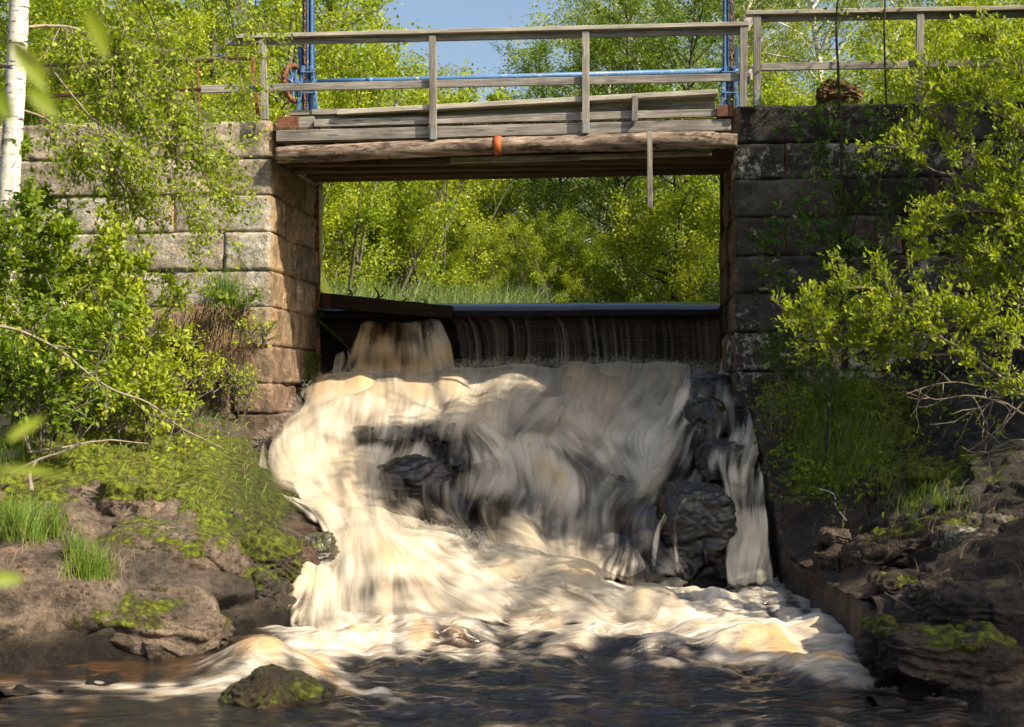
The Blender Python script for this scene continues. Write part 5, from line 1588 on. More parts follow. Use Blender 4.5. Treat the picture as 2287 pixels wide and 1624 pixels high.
rock('rock', 1625, 1045, 14.75, 150, 130, 0.7, 'rounded black rock between cascade and side stream', DK, k=2.8, seed=8, amp=0.04)
rock('rock', 1550, 1195, 13.2, 155, 225, 0.75, 'large squarish black boulder at the lower right of the cascade', (0.024, 0.021, 0.018), moss=0.10, k=5.5, seed=9, amp=0.07, n=46)
rock('rock', 1392, 1255, 13.1, 120, 110, 0.6, 'dark stone behind small veils left of the black boulder', DK, k=2.8, seed=10, amp=0.06)
rock('rock', 700, 1245, 11.75, 100, 120, 0.5, 'wet gleaming rock at the edge of the left bank', (0.10, 0.085, 0.06), moss=0.25, k=3, seed=11, amp=0.07)
rock('rock', 608, 1572, 7.95, 250, 160, 0.55, 'mossy green stone standing in the foreground water', (0.075, 0.062, 0.032), moss=0.30, wet=0.55, k=1.8, seed=14, amp=0.05, tilt=0.10, n=56, frac=0.8)
rock('rock', 380, 1250, 10.35, 340, 160, 0.9, 'big domed brown rock on the left bank', (0.165, 0.128, 0.098), moss=0.22, lich=0.12, wet=0.0, k=2.7, seed=15, amp=0.09, n=60, frac=0.45)
rock('rock', 150, 1392, 9.5, 640, 165, 0.9, 'long smooth brown slab at the water on the left bank', (0.165, 0.128, 0.098), moss=0.2, lich=0.14, wet=0.05, k=2.5, seed=16, amp=0.12, n=90, tilt=-0.03, frac=1.0)
rock('rock', 330, 1120, 11.9, 250, 75, 0.8, 'flat brown rock above the dome on the left bank', (0.22, 0.165, 0.13), moss=0.36, lich=0.15, wet=0.0, k=3, seed=17, amp=0.10, n=46)
rock('rock', 590, 1250, 11.0, 150, 110, 0.7, 'moss covered rock beside the rapids', (0.10, 0.08, 0.055), moss=0.55, lich=0.0, wet=0.4, k=3, seed=18, amp=0.09, n=40)
rock('rock', 60, 1245, 10.6, 110, 40, 0.4, 'small pale stone near the grass at the left edge', (0.30, 0.25, 0.21), moss=0.25, lich=0.1, wet=0.0, k=3, seed=19, amp=0.05)
rock('rock', 240, 975, 14.6, 60, 36, 0.3, 'reddish stone lying among the bushes on the left', (0.42, 0.25, 0.16), moss=0.1, wet=0.0, k=3, seed=20, amp=0.04)
rock('rock', 330, 945, 15.2, 60, 26, 0.3, 'orange brown stone below the bushes near the wall', (0.42, 0.22, 0.12), moss=0.1, wet=0.0, k=3, seed=21, amp=0.04)
BR = (0.06, 0.045, 0.034)
rock('boulder', 2190, 1370, 8.55, 260, 120, 0.9, 'large brown boulder at the right edge of the bank', BR, moss=0.10, lich=0.15, wet=0.05, k=3.6, seed=23, amp=0.08, n=60)
rock('boulder', 2110, 1470, 8.15, 330, 140, 0.7, 'broad dark slab at the waterline on the right', (0.075, 0.055, 0.042), moss=0.22, lich=0.12, wet=0.25, k=4.2, seed=24, amp=0.08, n=60, tilt=-0.12)
rock('boulder', 2060, 1215, 10.7, 340, 60, 0.8, 'long layered brown ledge on the right bank', BR, moss=0.12, lich=0.2, wet=0.0, k=4, seed=25, amp=0.10, n=56, tilt=0.25, fr=2.4)
rock('boulder', 2210, 1215, 10.2, 200, 90, 0.8, 'rough lichen spotted rock near the right edge', (0.17, 0.15, 0.12), moss=0.15, lich=0.45, wet=0.0, k=4, seed=26, amp=0.10, n=50, tilt=0.2)
rock('boulder', 1890, 1265, 11.3, 120, 60, 0.5, 'block of stone on the channel wall below the slope', BR, moss=0.12, wet=0.0, k=4.5, seed=27, amp=0.05)
rock('boulder', 1865, 1200, 12.0, 70, 40, 0.4, 'small dark stone above the channel wall', (0.10, 0.08, 0.065), moss=0.12, wet=0.0, k=3, seed=28, amp=0.05)
rock('boulder', 2030, 1320, 9.3, 150, 60, 0.5, 'flat brown stone between wall end and boulder', BR, moss=0.15, wet=0.0, k=4, seed=29, amp=0.06)
rock('mossy_stone', 2110, 1062, 12.55, 150, 30, 0.5, 'golden mossy patch of rock on the right slope', (0.12, 0.09, 0.03), moss=0.7, wet=0.0, k=3, seed=30, amp=0.05)
rock('tree_stump', 1870, 214, 16.7, 90, 60, 0.45, 'brown weathered root stump on top of the right wall', (0.20, 0.115, 0.06), moss=0.15, wet=0.0, k=2.6, seed=33, amp=0.09, n=40)['category'] = 'stump'

for (u, v, Y, w_, h_, sd, lab) in ((455, 1405, 9.75, 120, 60, 61, 'angular stone at the waterline right of the long slab'), (560, 1330, 10.45, 130, 110, 62, 'dark wet stone at the foot of the rapids on the left bank'), (300, 1180, 11.2, 90, 36, 63, 'small brown stone above the domed rock'),
        (470, 1300, 10.2, 120, 70, 64, 'dark stone tucked behind the dome near the water'), (420, 1145, 11.8, 70, 30, 65, 'little grey stone in the mossy hollow'), (110, 1300, 9.9, 90, 40, 66, 'pale lichen dotted stone on top of the slab'), (505, 1165, 11.6, 90, 50, 67, 'moss edged stone near the middle of the left bank')):
    rock('rock', u, v, Y, w_, h_, 0.4, lab, (0.12, 0.098, 0.078), moss=0.25, lich=0.15, wet=0.5 if v > 1290 and u > 440 else 0.0, k=3.0, seed=sd, amp=0.06, n=34)

# ================================================================== VEGETATION
def leaf_mesh(C, D, size, rng, wid=0.55, hexa=False, upb=0.35):
    """C centres (n,3), D preferred directions (n,3) -> V, F, rnd"""
    n = len(C)
    d = D + rng.normal(0, 0.75, (n, 3)) + np.array([0, 0, -0.15])
    d /= np.linalg.norm(d, axis=1, keepdims=True)
    up = rng.normal(0, 1, (n, 3)) + np.array([0.35, -0.25, upb * 2.2])
    s = np.cross(d, up); s /= np.linalg.norm(s, axis=1, keepdims=True) + 1e-9
    nn = np.cross(s, d)
    L = (size * rng.uniform(0.65, 1.25, n))[:, None]
    W = L * wid * 0.5
    rnd = np.clip(rng.normal(0.5, 0.22, n), 0, 1)
    if hexa:
        V = np.stack([C, C + d * L * 0.30 + s * W + nn * L * 0.07, C + d * L * 0.68 + s * W * 0.78 + nn * L * 0.05,
                      C + d * L - nn * L * 0.10, C + d * L * 0.68 - s * W * 0.78 + nn * L * 0.05, C + d * L * 0.30 - s * W + nn * L * 0.07], 1).reshape(-1, 3)
        b = np.arange(n)[:, None] * 6
        F = np.concatenate([b + np.array([0, 1, 2, 3]), b + np.array([0, 3, 4, 5])], 0)
        r = np.concatenate([rnd, rnd])
    else:
        V = np.stack([C, C + d * L * 0.45 + s * W, C + d * L, C + d * L * 0.45 - s * W], 1).reshape(-1, 3)
        F = np.arange(n)[:, None] * 4 + np.arange(4)
        r = rnd
    return V, F, r
def leaf_obj(name, C, D, size, rng, mat, parent, wid=0.55, hexa=False, tone=None, upb=0.35):
    V, F, r = leaf_mesh(np.asarray(C, float), np.asarray(D, float), size, rng, wid, hexa, upb)
    if tone is not None:
        tt = np.concatenate([tone, tone]) if hexa else tone
        r = np.clip(r + tt, 0, 1)
    return mk(name, V, [F], mat, parent, smooth=False, attrs={'rnd': ('FACE', r)})
def wander(rng, p, d, L, n, jit, grav=0.0):
    pts = [np.array(p, float)]
    d = np.array(d, float); d /= np.linalg.norm(d)
    for i in range(n):
        d = d + rng.normal(0, jit, 3) + np.array([0, 0, grav])
        d /= np.linalg.norm(d)
        pts.append(pts[-1] + d * L / n)
    return np.array(pts), d
def skeleton(rng, h, r0, nb, start, spread, upa, droop, twigs=7, lean=0.05, stems=1, sspread=0.5, base_r=0.1):
    """returns wood segments and twig anchor points/dirs, base at origin"""
    segs, A, D = [], [], []
    for s in range(stems):
        a0 = rng.uniform(0, 2 * math.pi)
        b0 = np.array([math.cos(a0), math.sin(a0), 0]) * (base_r if stems > 1 else 0)
        ln = sspread * rng.uniform(0.3, 1) if stems > 1 else lean
        hh = h * (rng.uniform(0.7, 1.0) if stems > 1 else 1)
        tr, _ = wander(rng, b0, np.array([math.cos(a0) * ln, math.sin(a0) * ln, 1]), hh, 12, 0.05, 0.02)
        tr = catmull(tr, 20)
        rr = r0 * (rng.uniform(0.6, 1) if stems > 1 else 1) * np.linspace(1, 0.12, 20) ** 0.9
        segs += poly2segs(tr, rr)
        m = nb // stems
        for i in range(m):
            t = start + (1 - start) * ((i + rng.uniform(0, 1)) / m) ** 0.9
            k = min(18, int(t * 19)); f = t * 19 - k
            p = tr[k] * (1 - f) + tr[k + 1] * f
            a = i * 2.4 + rng.uniform(-0.5, 0.5)
            prof = spread * (0.35 + 0.9 * math.sin(math.pi * min(1, (1 - t) / (1 - start) * 0.72 + 0.08)))
            L = prof * rng.uniform(0.65, 1.15)
            br, de = wander(rng, p, np.array([math.cos(a), math.sin(a), upa + 0.5 * t]), L, 5, 0.12, -droop * 0.25)
            segs += poly2segs(br, np.linspace(rr[k] * 0.42 + 0.004, 0.004, 6))
            for j in range(twigs):
                q = rng.uniform(0.2, 1.0) * 5
                k2 = min(4, int(q)); f2 = q - k2
                p2 = br[k2] * (1 - f2) + br[k2 + 1] * f2
                dd = de + rng.normal(0, 0.7, 3) + np.array([0, 0, 0.25 - droop])
                tw, dt = wander(rng, p2, dd, 0.26 * spread * rng.uniform(0.5, 1.2), 3, 0.18, -droop)
                segs += poly2segs(tw, np.linspace(0.005, 0.002, 4))
                for tp in np.linspace(0.15, 1, 6):
                    kk = min(2, int(tp * 3)); ff_ = tp * 3 - kk
                    A.append(tw[kk] * (1 - ff_) + tw[kk + 1] * ff_); D.append(dt)
        A.append(tr[-1]); D.append(np.array([0, 0, 1.0]))
    return segs, np.array(A), np.array(D)
def crown_leaves(rng, A, D, n, sig):
    i = rng.integers(0, len(A), n)
    # clumpy: some twigs carry more
    wgt = rng.random(len(A)) ** 1.6 + 0.08
    i = rng.choice(len(A), n, p=wgt / wgt.sum())
    return A[i] + rng.normal(0, sig, (n, 3)), D[i]
TREE = {}
def proto(kind, seed):
    rng = np.random.default_rng(seed)
    if kind == 'aspen':
        s, A, D = skeleton(rng, 9.0, 0.085, 44, 0.10, 1.5, 0.6, 0.02, 8); n, sz, lm, bm_ = 17000, 0.078, M_leafY, M_bark
    elif kind == 'bush':
        s, A, D = skeleton(rng, 5.2, 0.05, 54, 0.06, 1.15, 0.7, 0.0, 8, stems=6, sspread=0.42, base_r=0.35); n, sz, lm, bm_ = 18500, 0.066, M_leafY, M_bark
    elif kind == 'birch':
        s, A, D = skeleton(rng, 12.5, 0.13, 52, 0.22, 1.9, 0.75, 0.22, 9); n, sz, lm, bm_ = 19000, 0.062, M_leafB, M_birch
    elif kind == 'alder':
        s, A, D = skeleton(rng, 9.5, 0.11, 56, 0.10, 2.0, 0.35, 0.05, 9); n, sz, lm, bm_ = 20000, 0.072, M_leafD, M_barkD
    elif kind == 'sapling':
        s, A, D = skeleton(rng, 4.6, 0.028, 30, 0.12, 0.7, 0.8, 0.0, 6); n, sz, lm, bm_ = 3600, 0.062, M_leafY, M_bark
    C, E = crown_leaves(rng, A, D, n, 0.10 if kind != 'sapling' else 0.06)
    Vw, Fw = tubes([q for q in s], 5)
    Vl, Fl, r = leaf_mesh(C, E, sz, rng, 0.72)
    return (Vw, Fw, bm_, Vl, Fl, r, lm)
def make_tree(kind, seed, name, label, cat, group, loc, scale, rz):
    key = (kind, seed)
    if key not in TREE:
        Vw, Fw, bm_, Vl, Fl, r, lm = proto(kind, seed)
        root = bpy.data.objects.new(name, None); COL.objects.link(root)
        tr = mk('trunk', Vw, Fw, bm_, root)
        cr = mk('crown', Vl, [Fl], lm, root, smooth=False, attrs={'rnd': ('FACE', r)})
        TREE[key] = (root, tr, cr)
    else:
        r0, t0, c0 = TREE[key]
        root = r0.copy(); COL.objects.link(root)
        for ch in (t0, c0):
            c = ch.copy(); COL.objects.link(c); c.parent = root
    root.name = name
    root.location = loc
    root.scale = (scale, scale, scale * 1.0)
    root.rotation_euler = (0, 0, rz)
    tag(root, label, cat, group)
    return root
rt = random.Random(77)
def place(kind, u, Y, sc, label, group, seed=None, cat='tree', name=None):
    x = (u - UW / 2) / FP * Y
    z = float(ground_z(np.array([x]), np.array([float(Y)]))[0]) - 0.05
    seed = rt.choice([1, 2]) if seed is None else seed
    nm = name or {'aspen': 'young_tree', 'bush': 'bush', 'birch': 'birch_tree', 'alder': 'alder_tree', 'sapling': 'sapling'}[kind]
    return make_tree(kind, seed, nm, label, cat, group, (x, Y, z), sc, rt.uniform(0, 6.28))
GL_, GR_, GO_ = 'bright green trees behind the left wall', 'leafy trees behind the right wall', 'trees and bushes seen through the bridge opening'
for (k, u, Y, s) in (('aspen', 40, 23.5, 0.95), ('aspen', 150, 26, 1.1), ('aspen', 330, 24.5, 1.0), ('aspen', 470, 27, 1.12), ('aspen', 610, 25, 1.0), ('aspen', 690, 29, 1.08), ('aspen', 770, 33, 1.12), ('aspen', 240, 30, 1.25), ('aspen', -60, 28, 1.2), ('aspen', 540, 32, 1.3)):
    place(k, u, Y, s, 'bright green young tree in the stand behind the left stone wall', GL_)
for (u, Y, s) in ((60, 21.5, 0.75), (230, 22, 0.75), (400, 22, 0.7), (540, 22.5, 0.72), (140, 24, 0.95), (640, 26, 0.8)):
    place('bush', u, Y, s, 'dense yellow green bush behind the rusty railing', 'bushes behind the rusty railing', cat='bush')
for (k, u, Y, s) in (('birch', 1330, 44, 1.1), ('birch', 1410, 38, 1.05), ('birch', 1560, 36, 1.05), ('birch', 1720, 35, 1.0), ('birch', 1880, 33, 1.0), ('birch', 2050, 36, 1.0), ('birch', 2220, 34, 1.0), ('birch', 2350, 32, 0.95), ('birch', 1500, 48, 1.25), ('birch', 1960, 44, 1.2), ('birch', 1640, 46, 1.2)):
    place(k, u, Y, s, 'airy birch with pale trunk rising behind the bridge on the right', GR_)
for (u, Y, s) in ((1390, 33, 0.92), (1500, 31, 0.9)):
    place('alder', u, Y, s, 'darker green tree behind the right half of the footbridge', 'darker trees behind the bridge')
for (u, Y, s) in ((1760, 21.3, 0.72), (1880, 22, 0.8), (2010, 21.5, 0.8), (2140, 22, 0.85), (2270, 21, 0.85), (2370, 22, 0.9), (1960, 25, 1.05), (2200, 26, 1.05), (1800, 26, 0.95), (2080, 29, 1.1)):
    place('bush', u, Y, s, 'yellow green bush behind the wooden railing on the right wall', 'bushes behind the wooden railing', cat='bush')
for (k, u, Y, s) in (('bush', 740, 27, 0.95), ('bush', 820, 28.5, 1.0), ('bush', 900, 30, 1.0), ('bush', 985, 31, 0.95), ('bush', 1060, 34, 0.95), ('bush', 860, 33, 1.2), ('bush', 690, 30, 1.1), ('bush', 1580, 31, 0.95), ('bush', 1500, 36, 1.1), ('bush', 1650, 34, 1.1), ('bush', 1420, 40, 1.2), ('bush', 1180, 39, 0.75), ('bush', 1250, 31, 0.5), ('bush', 1340, 31.5, 0.55), ('bush', 1120, 31.5, 0.45), ('bush', 1060, 31, 0.45), ('bush', 1440, 31, 0.6), ('bush', 1190, 32, 0.5), ('bush', 770, 31, 1.0), ('bush', 940, 35, 1.1)):
    place(k, u, Y, s, 'light green bush on the pool bank seen under the bridge', GO_, cat='bush')
for (u, Y, s) in ((1110, 33, 0.52), (1190, 36, 0.60), (1290, 34, 0.72), (1400, 37, 0.9)):
    place('alder', u, Y, s, 'dark green tree standing in the middle of the far pool bank', 'dark trees on the far pool bank')
for (u, Y, s) in ((1000, 60, 0.98), (1150, 62, 0.86), (1080, 58, 0.72), (1240, 60, 0.9), (910, 55, 1.0)):
    place('birch' if u in (1000, 1240) else 'aspen', u, Y, s, 'distant tree top below the patch of open sky', 'distant trees beyond the pool')
# a small spruce far back
rng = np.random.default_rng(5)
C, D = [], []
for k in range(2600):
    t = rng.random() ** 0.8
    a = rng.uniform(0, 6.28); r = (1 - t) * 1.9 * rng.uniform(0.25, 1) * (0.75 + 0.25 * math.sin(t * 70))
    C.append([math.cos(a) * r, math.sin(a) * r, 0.6 + t * 9.8 - 0.25 * r]); D.append([math.cos(a), math.sin(a), -0.2])
sx_ = (1103 - UW / 2) / FP * 57
sz_ = float(ground_z(np.array([sx_]), np.array([57.0]))[0])
spr = empty('spruce_tree', (sx_, 57, sz_))
o = leaf_obj('crown', np.array(C) + np.array([sx_, 57, sz_]), np.array(D) * 3, 0.34, rng, M_needle, spr, 0.3)
V, F = closed_tube(np.array([[sx_, 57, sz_], [sx_, 57, sz_ + 5], [sx_, 57, sz_ + 10.6]]), [0.13, 0.07, 0.01], 7)
mk('trunk', V, F, M_barkD, spr)
tag(spr, 'small dark spruce top above the bridge curb under the open sky', 'tree')
# far wood: one mass
rng = np.random.default_rng(9)
Vs, Fs_, rs_, off = [], [], [], 0
pk = [proto('alder', 3), proto('birch', 4)]
for k in range(26):
    Vw, Fw, _, Vl, Fl, r, _2 = pk[k % 2]
    u = -300 + k * 115 + rng.uniform(-50, 50)
    if 930 < u < 1230: hs = 0.80
    elif 860 < u < 1290: hs = 0.85
    else: hs = 1.5
    Y = rng.uniform(62, 78)
    x = (u - UW / 2) / FP * Y
    a = rng.uniform(0, 6.28); ca, sa = math.cos(a), math.sin(a)
    z = float(ground_z(np.array([x]), np.array([Y]))[0])
    keep = 11000
    V2 = Vl[:keep * 4] @ np.array([[ca, sa, 0], [-sa, ca, 0], [0, 0, 1]]) * hs * np.array([1.5, 1.5, 1.0]) + np.array([x, Y, z])
    Vs.append(V2); Fs_.append(Fl[:keep] + off); rs_.append(r[:keep]); off += len(V2)
tag(mk('distant_wood', np.concatenate(Vs), [np.concatenate(Fs_)], M_leafB, smooth=False, attrs={'rnd': ('FACE', np.concatenate(rs_))}),
    'distant green wood closing the view behind the trees', 'wood', kind='stuff')

# --- the bank the photographer stands on and unseen trees added round it to dim the sky light
gx, gy = np.meshgrid(np.linspace(-40, 40, 120), np.concatenate([np.linspace(-40, -2, 30)[:-1], np.linspace(-2, 2.6, 30)]))
gz = 0.55 - 0.95 * sst(0.8, 2.4, gy) + 0.12 * fbm(np.stack([gx, gy, 0 * gx], -1) * 0.6, 3, 6) + 1.2 * sst(-3, -30, gy)
G = np.stack([gx, gy, gz], -1).reshape(-1, 3)
tag(mk('near_bank', G, [gridF(59, 120)], M_soil, attrs={k: ('POINT', v) for k, v in stone_attrs(G, (0.11, 0.09, 0.06), 0.6, 0.0, 0.0).items()}), 'mossy bank of the river opposite the falls', 'bank', kind='structure')
for i, (x, y, k, s_) in enumerate(((-9, 6.5, 'alder', 0.9), (-10.5, 11, 'aspen', 1.0), (-8.5, 1.5, 'alder', 0.95), (-8, -4, 'alder', 1.0), (-4.5, -7, 'alder', 0.95), (-0.5, -8, 'alder', 0.95), (3.5, -9, 'alder', 0.9), (8, -9, 'alder', 0.9), (12.5, -7, 'alder', 0.85), (16.5, 3, 'alder', 0.8), (-13, -1, 'alder', 1.1))):
    z = 0.5 if y < 2 else 1.2
    make_tree(k, 1 + i % 2, {'alder': 'alder_tree', 'aspen': 'young_tree'}[k], 'unseen leafy tree added around the viewpoint to dim the sky light', 'tree', 'added trees around the viewpoint', (x, y, z), s_, i * 1.3)

# --- shade trees on the right bank (outside the frame)
def zone(poly, Y0, Y1, n, rng):
    """random points inside a photo-grid polygon, at distances Y0 (bottom) .. Y1 (top)"""
    poly = np.array(poly, float)
    out = []
    mn, mx = poly.min(0), poly.max(0)
    while len(out) < n:
        p = rng.uniform(mn, mx)
        ins = False
        j = len(poly) - 1
        for i in range(len(poly)):
            if (poly[i][1] > p[1]) != (poly[j][1] > p[1]) and p[0] < (poly[j][0] - poly[i][0]) * (p[1] - poly[i][1]) / (poly[j][1] - poly[i][1]) + poly[i][0]:
                ins = not ins
            j = i
        if ins:
            t = (p[1] - mn[1]) / (mx[1] - mn[1])
            out.append(P(p[0], p[1], Y1 + (Y0 - Y1) * t))
    return np.array(out)
rng = np.random.default_rng(31)
sunv = np.array(SUN)
LIT = np.concatenate([
    zone([(560, 1000), (640, 930), (680, 835), (1010, 835), (1040, 880), (940, 930), (790, 938), (740, 1010), (750, 1120), (640, 1110)], 13.4, 17.3, 420, rng),
    zone([(650, 1150), (740, 1130), (840, 1160), (960, 1200), (1100, 1228), (1240, 1280), (1380, 1320), (1520, 1385), (1500, 1420), (1100, 1420), (600, 1430), (640, 1290)], 10.3, 12.4, 340, rng),
    zone([(540, 1400), (1500, 1400), (1450, 1470), (800, 1500), (700, 1560), (100, 1560), (100, 1500)], 8.0, 10.4, 200, rng),
    zone([(1520, 1300), (1680, 1300), (1850, 1420), (1800, 1500), (1560, 1440)], 8.9, 11.2, 60, rng),
    zone([(0, 1000), (540, 960), (700, 1200), (620, 1400), (0, 1500)], 8.8, 14.5, 320, rng),
    zone([(0, 300), (600, 270), (690, 420), (690, 800), (590, 930), (0, 930)], 16.2, 16.2, 260, rng),
    zone([(500, 60), (2290, 0), (2290, 225), (1650, 225), (1640, 380), (620, 400)], 15.8, 15.8, 420, rng),
    zone([(1780, 650), (2287, 480), (2287, 900), (2000, 850), (1720, 760)], 9.5, 10.5, 90, rng),
    zone([(2060, 1150), (2287, 1130), (2287, 1260), (2100, 1300), (1960, 1240)], 9.6, 10.8, 60, rng),
    zone([(1960, 1360), (2080, 1300), (2287, 1330), (2200, 1400), (2000, 1420)], 8.4, 8.9, 36, rng),
])
DARK = np.concatenate([
    zone([(1060, 850), (1640, 840), (1720, 1280), (1480, 1330), (1180, 1215), (960, 1150), (800, 1120), (790, 960), (1000, 945)], 12.6, 16.8, 1100, rng),
    zone([(1645, 245), (2287, 245), (2287, 760), (1700, 800)], 15.6, 15.6, 800, rng),
    zone([(1700, 820), (2287, 800), (2287, 1090), (1780, 1230)], 12.5, 15.5, 520, rng),
    zone([(1760, 1230), (1960, 1240), (2287, 1330), (2287, 1560), (1960, 1500)], 8.2, 11.0, 240, rng),
    zone([(760, 1500), (1900, 1500), (2200, 1620), (700, 1620)], 7.4, 8.8, 260, rng),
])
NC = 6400
di = DARK[rng.integers(0, len(DARK), NC)]
tt = rng.uniform(5.5, 12.5, NC)
C = di + sunv * tt[:, None] + rng.normal(0, 0.12, (NC, 3))
# not between the camera and the scene
uu, vv = proj(C)
out_ = (uu > UW + 130) | (vv < -130) | (C[:, 1] < 0.3)
C = C[out_ & (C[:, 2] > 2.6)]
rel = C[:, None, :] - LIT[None, :, :]
al = rel @ sunv
dist = np.linalg.norm(rel - al[..., None] * sunv, axis=2)
nd = 96
thr = np.where((np.arange(len(LIT)) >= 420) & (np.arange(len(LIT)) < 760), 0.27, 0.42)
thr[-nd:] = 0.17
C = C[~((dist < thr[None, :]) & (al > 0.2)).any(1)]
bases = [(7.0, 11.2, 1.8), (9.2, 13.6, 2.4), (6.4, 6.6, 0.9), (11.0, 10.2, 2.2), (10.0, 5.0, 1.6), (12.5, 15.0, 3.0)]
bxy = np.array([b[:2] for b in bases])
own = np.argmin(np.linalg.norm(C[:, None, :2] - bxy[None], axis=2), axis=1)
for bi, bs in enumerate(bases):
    Cc = C[own == bi]
    if len(Cc) < 20: continue
    root = empty('shade_tree', bs)
    top = np.array([Cc[:, 0].mean() * 0.3 + bs[0] * 0.7, Cc[:, 1].mean() * 0.3 + bs[1] * 0.7, Cc[:, 2].max()])
    trk = catmull(np.array([bs, (np.array(bs) + top) / 2 + rng.normal(0, 0.15, 3), top]), 16)
    segs = poly2segs(trk, np.linspace(0.15, 0.02, 16))
    for c in Cc[::4]:
        k = int(np.clip((c[2] - 0.8 - bs[2]) / (top[2] - bs[2]), 0.1, 0.95) * 15)
        pts = catmull(np.array([trk[k], trk[k] * 0.45 + c * 0.55 + np.array([0, 0, 0.15]), c]), 5)
        segs += poly2segs(pts, np.linspace(0.022, 0.004, 5))
    V, F = tubes(segs, 5)
    mk('trunk', V, F, M_bark, root)
    nl = 26
    LC = np.repeat(Cc, nl, 0) + rng.normal(0, 0.16, (len(Cc) * nl, 3))
    leaf_obj('crown', LC, rng.normal(0, 1, (len(LC), 3)), 0.10, rng, M_leafG, root, 0.72)
    tag(root, 'leafy tree on the right bank shading the cascade', 'tree', 'trees shading the right bank')

# ================================================================== near plants
def limb_plant(name, limbs, label, cat, leafm, barkm, seed, twig=0.35, ntw=14, nleaf=10, lsize=0.05, droop=0.0, wid=0.6, sig=0.03, group=None, origin=None, tuft=False, twdir=None, sub=3, blossom=0, r_tw=0.004):
    """branches drawn as polylines (u,v,Y) with radii; twigs and leaves grown from them"""
    rng = np.random.default_rng(seed)
    segs, A, D, B = [], [], [], []
    for (pts, r0, r1, k) in limbs:
        q = catmull(np.array([P(*p) for p in pts]), 26)
        q = q + fbm(q * 2.3 + seed, 2, seed)[:, None] * np.array([0.02, 0.02, 0.02])
        segs += poly2segs(q, np.linspace(r0, r1, 26))
        for j in range(int(ntw * k)):
            i = int(rng.uniform(2, 25.99) if not tuft else 25 * rng.uniform(0.12, 1) ** 0.8)
            tg = q[min(25, i + 1)] - q[i - 1]; tg /= np.linalg.norm(tg)
            dd = tg * 0.6 + rng.normal(0, 0.65, 3) + (np.array(twdir) if twdir is not None else 0)
            tw, de = wander(rng, q[i], dd, twig * rng.uniform(0.4, 1.2), 4, 0.16, -droop)
            segs += poly2segs(tw, np.linspace(r_tw, r_tw * 0.45, 5))
            anc = [(tw[m], de) for m in range(1, 5)]
            for s_ in range(sub):
                m = rng.integers(1, 5)
                t2, d2 = wander(rng, tw[m], de + rng.normal(0, 0.7, 3), twig * 0.42 * rng.uniform(0.4, 1.2), 3, 0.18, -droop)
                segs += poly2segs(t2, np.linspace(r_tw * 0.6, r_tw * 0.35, 4))
                anc += [(t2[m2], d2) for m2 in range(1, 4)]
            for (a, d_) in anc:
                nn = max(1, int(nleaf / 4 * rng.uniform(0.4, 1.6)))
                for _ in range(nn):
                    A.append(a + rng.normal(0, sig, 3)); D.append(d_)
            if blossom and rng.random() < blossom:
                B.append((tw[-1], de))
    org = P(*limbs[0][0][0])
    root = empty(name, org if origin is None else origin)
    V, F = tubes(segs, 5)
    mk('branch', V, F, barkm, root)
    up_ = np.array([0, 0, 0.9]) if tuft else np.array([0, 0, -0.1])
    leaf_obj('leaves', A, np.array(D) * 0.9 + up_, lsize, rng, leafm, root, wid, True, upb=0.6)
    if B:
        blossoms(B, rng, root)
    tag(root, label, cat, group)
    return root
def blossoms(B, rng, root, size=0.016):
    C, D = [], []
    for (p, d) in B:
        d = d / np.linalg.norm(d) + np.array([0, 0, 0.4]); d /= np.linalg.norm(d)
        for t in np.linspace(0, 0.085, 26):
            for _ in range(2):
                C.append(p + d * t + rng.normal(0, 0.008, 3)); D.append(rng.normal(0, 1, 3))
    leaf_obj('blossom', C, D, size, rng, M_flower, root, 1.0)
def shrub(name, u, v, Y, h, nst, label, cat, leafm, barkm, seed, spread=0.55, nleaf=2400, lsize=0.06, group=None, wid=0.55, sig=0.035, blossom=0, ss=0.55, nb=None, twigs=5, r0=0.012):
    rng = np.random.default_rng(seed)
    base = P(u, v, Y)
    segs, A, D = skeleton(rng, h, r0, nb or nst * 7, 0.12, spread, 0.7, 0.0, twigs, stems=nst, sspread=ss, base_r=0.12)
    root = empty(name, base)
    V, F = tubes(segs, 5)
    mk('stem', V + base, F, barkm, root)
    C, E = crown_leaves(rng, A, D, nleaf, sig)
    leaf_obj('leaves', C + base, E, lsize, rng, leafm, root, wid, True, upb=0.6)
    if blossom:
        idx = rng.choice(len(A), blossom)
        idx = [i for i in idx if A[i][2] > h * 0.35]
        blossoms([(A[i] + base, D[i]) for i in idx], rng, root, 0.015)
    return tag(root, label, cat, group)
def blades(pts, h, rng, w=0.006, bend=0.35, hs=0.35, lean=None):
    """curved grass blades rooted at pts -> V,F,rnd"""
    n = len(pts)
    a = rng.uniform(0, 2 * math.pi, n)
    dr = np.stack([np.cos(a), np.sin(a), 0 * a], 1)
    if lean is not None: dr = dr + np.array(lean)
    sd = np.stack([-np.sin(a + 1.1), np.cos(a + 1.1), 0 * a], 1)
    H = (h * rng.uniform(1 - hs, 1 + hs, n))[:, None]
    bd = (bend * rng.uniform(0.2, 1.6, n))[:, None]
    rows = []
    for t, ww in ((0, 1), (0.35, 0.9), (0.7, 0.6), (1.0, 0.08)):
        c = pts + np.array([0, 0, 1.0]) * H * (t - 0.35 * bd * t * t) + dr * H * bd * t * t
        rows.append((c - sd * w * ww / 2, c + sd * w * ww / 2))
    V = np.stack([q for r in rows for q in r], 1).reshape(-1, 3)
    b = np.arange(n)[:, None] * 8
    F = np.concatenate([b + np.array([0, 1, 3, 2]), b + np.array([2, 3, 5, 4]), b + np.array([4, 5, 7, 6])])
    r = np.tile(np.clip(rng.normal(0.5, 0.25, n), 0, 1), 3)
    return V, F, r
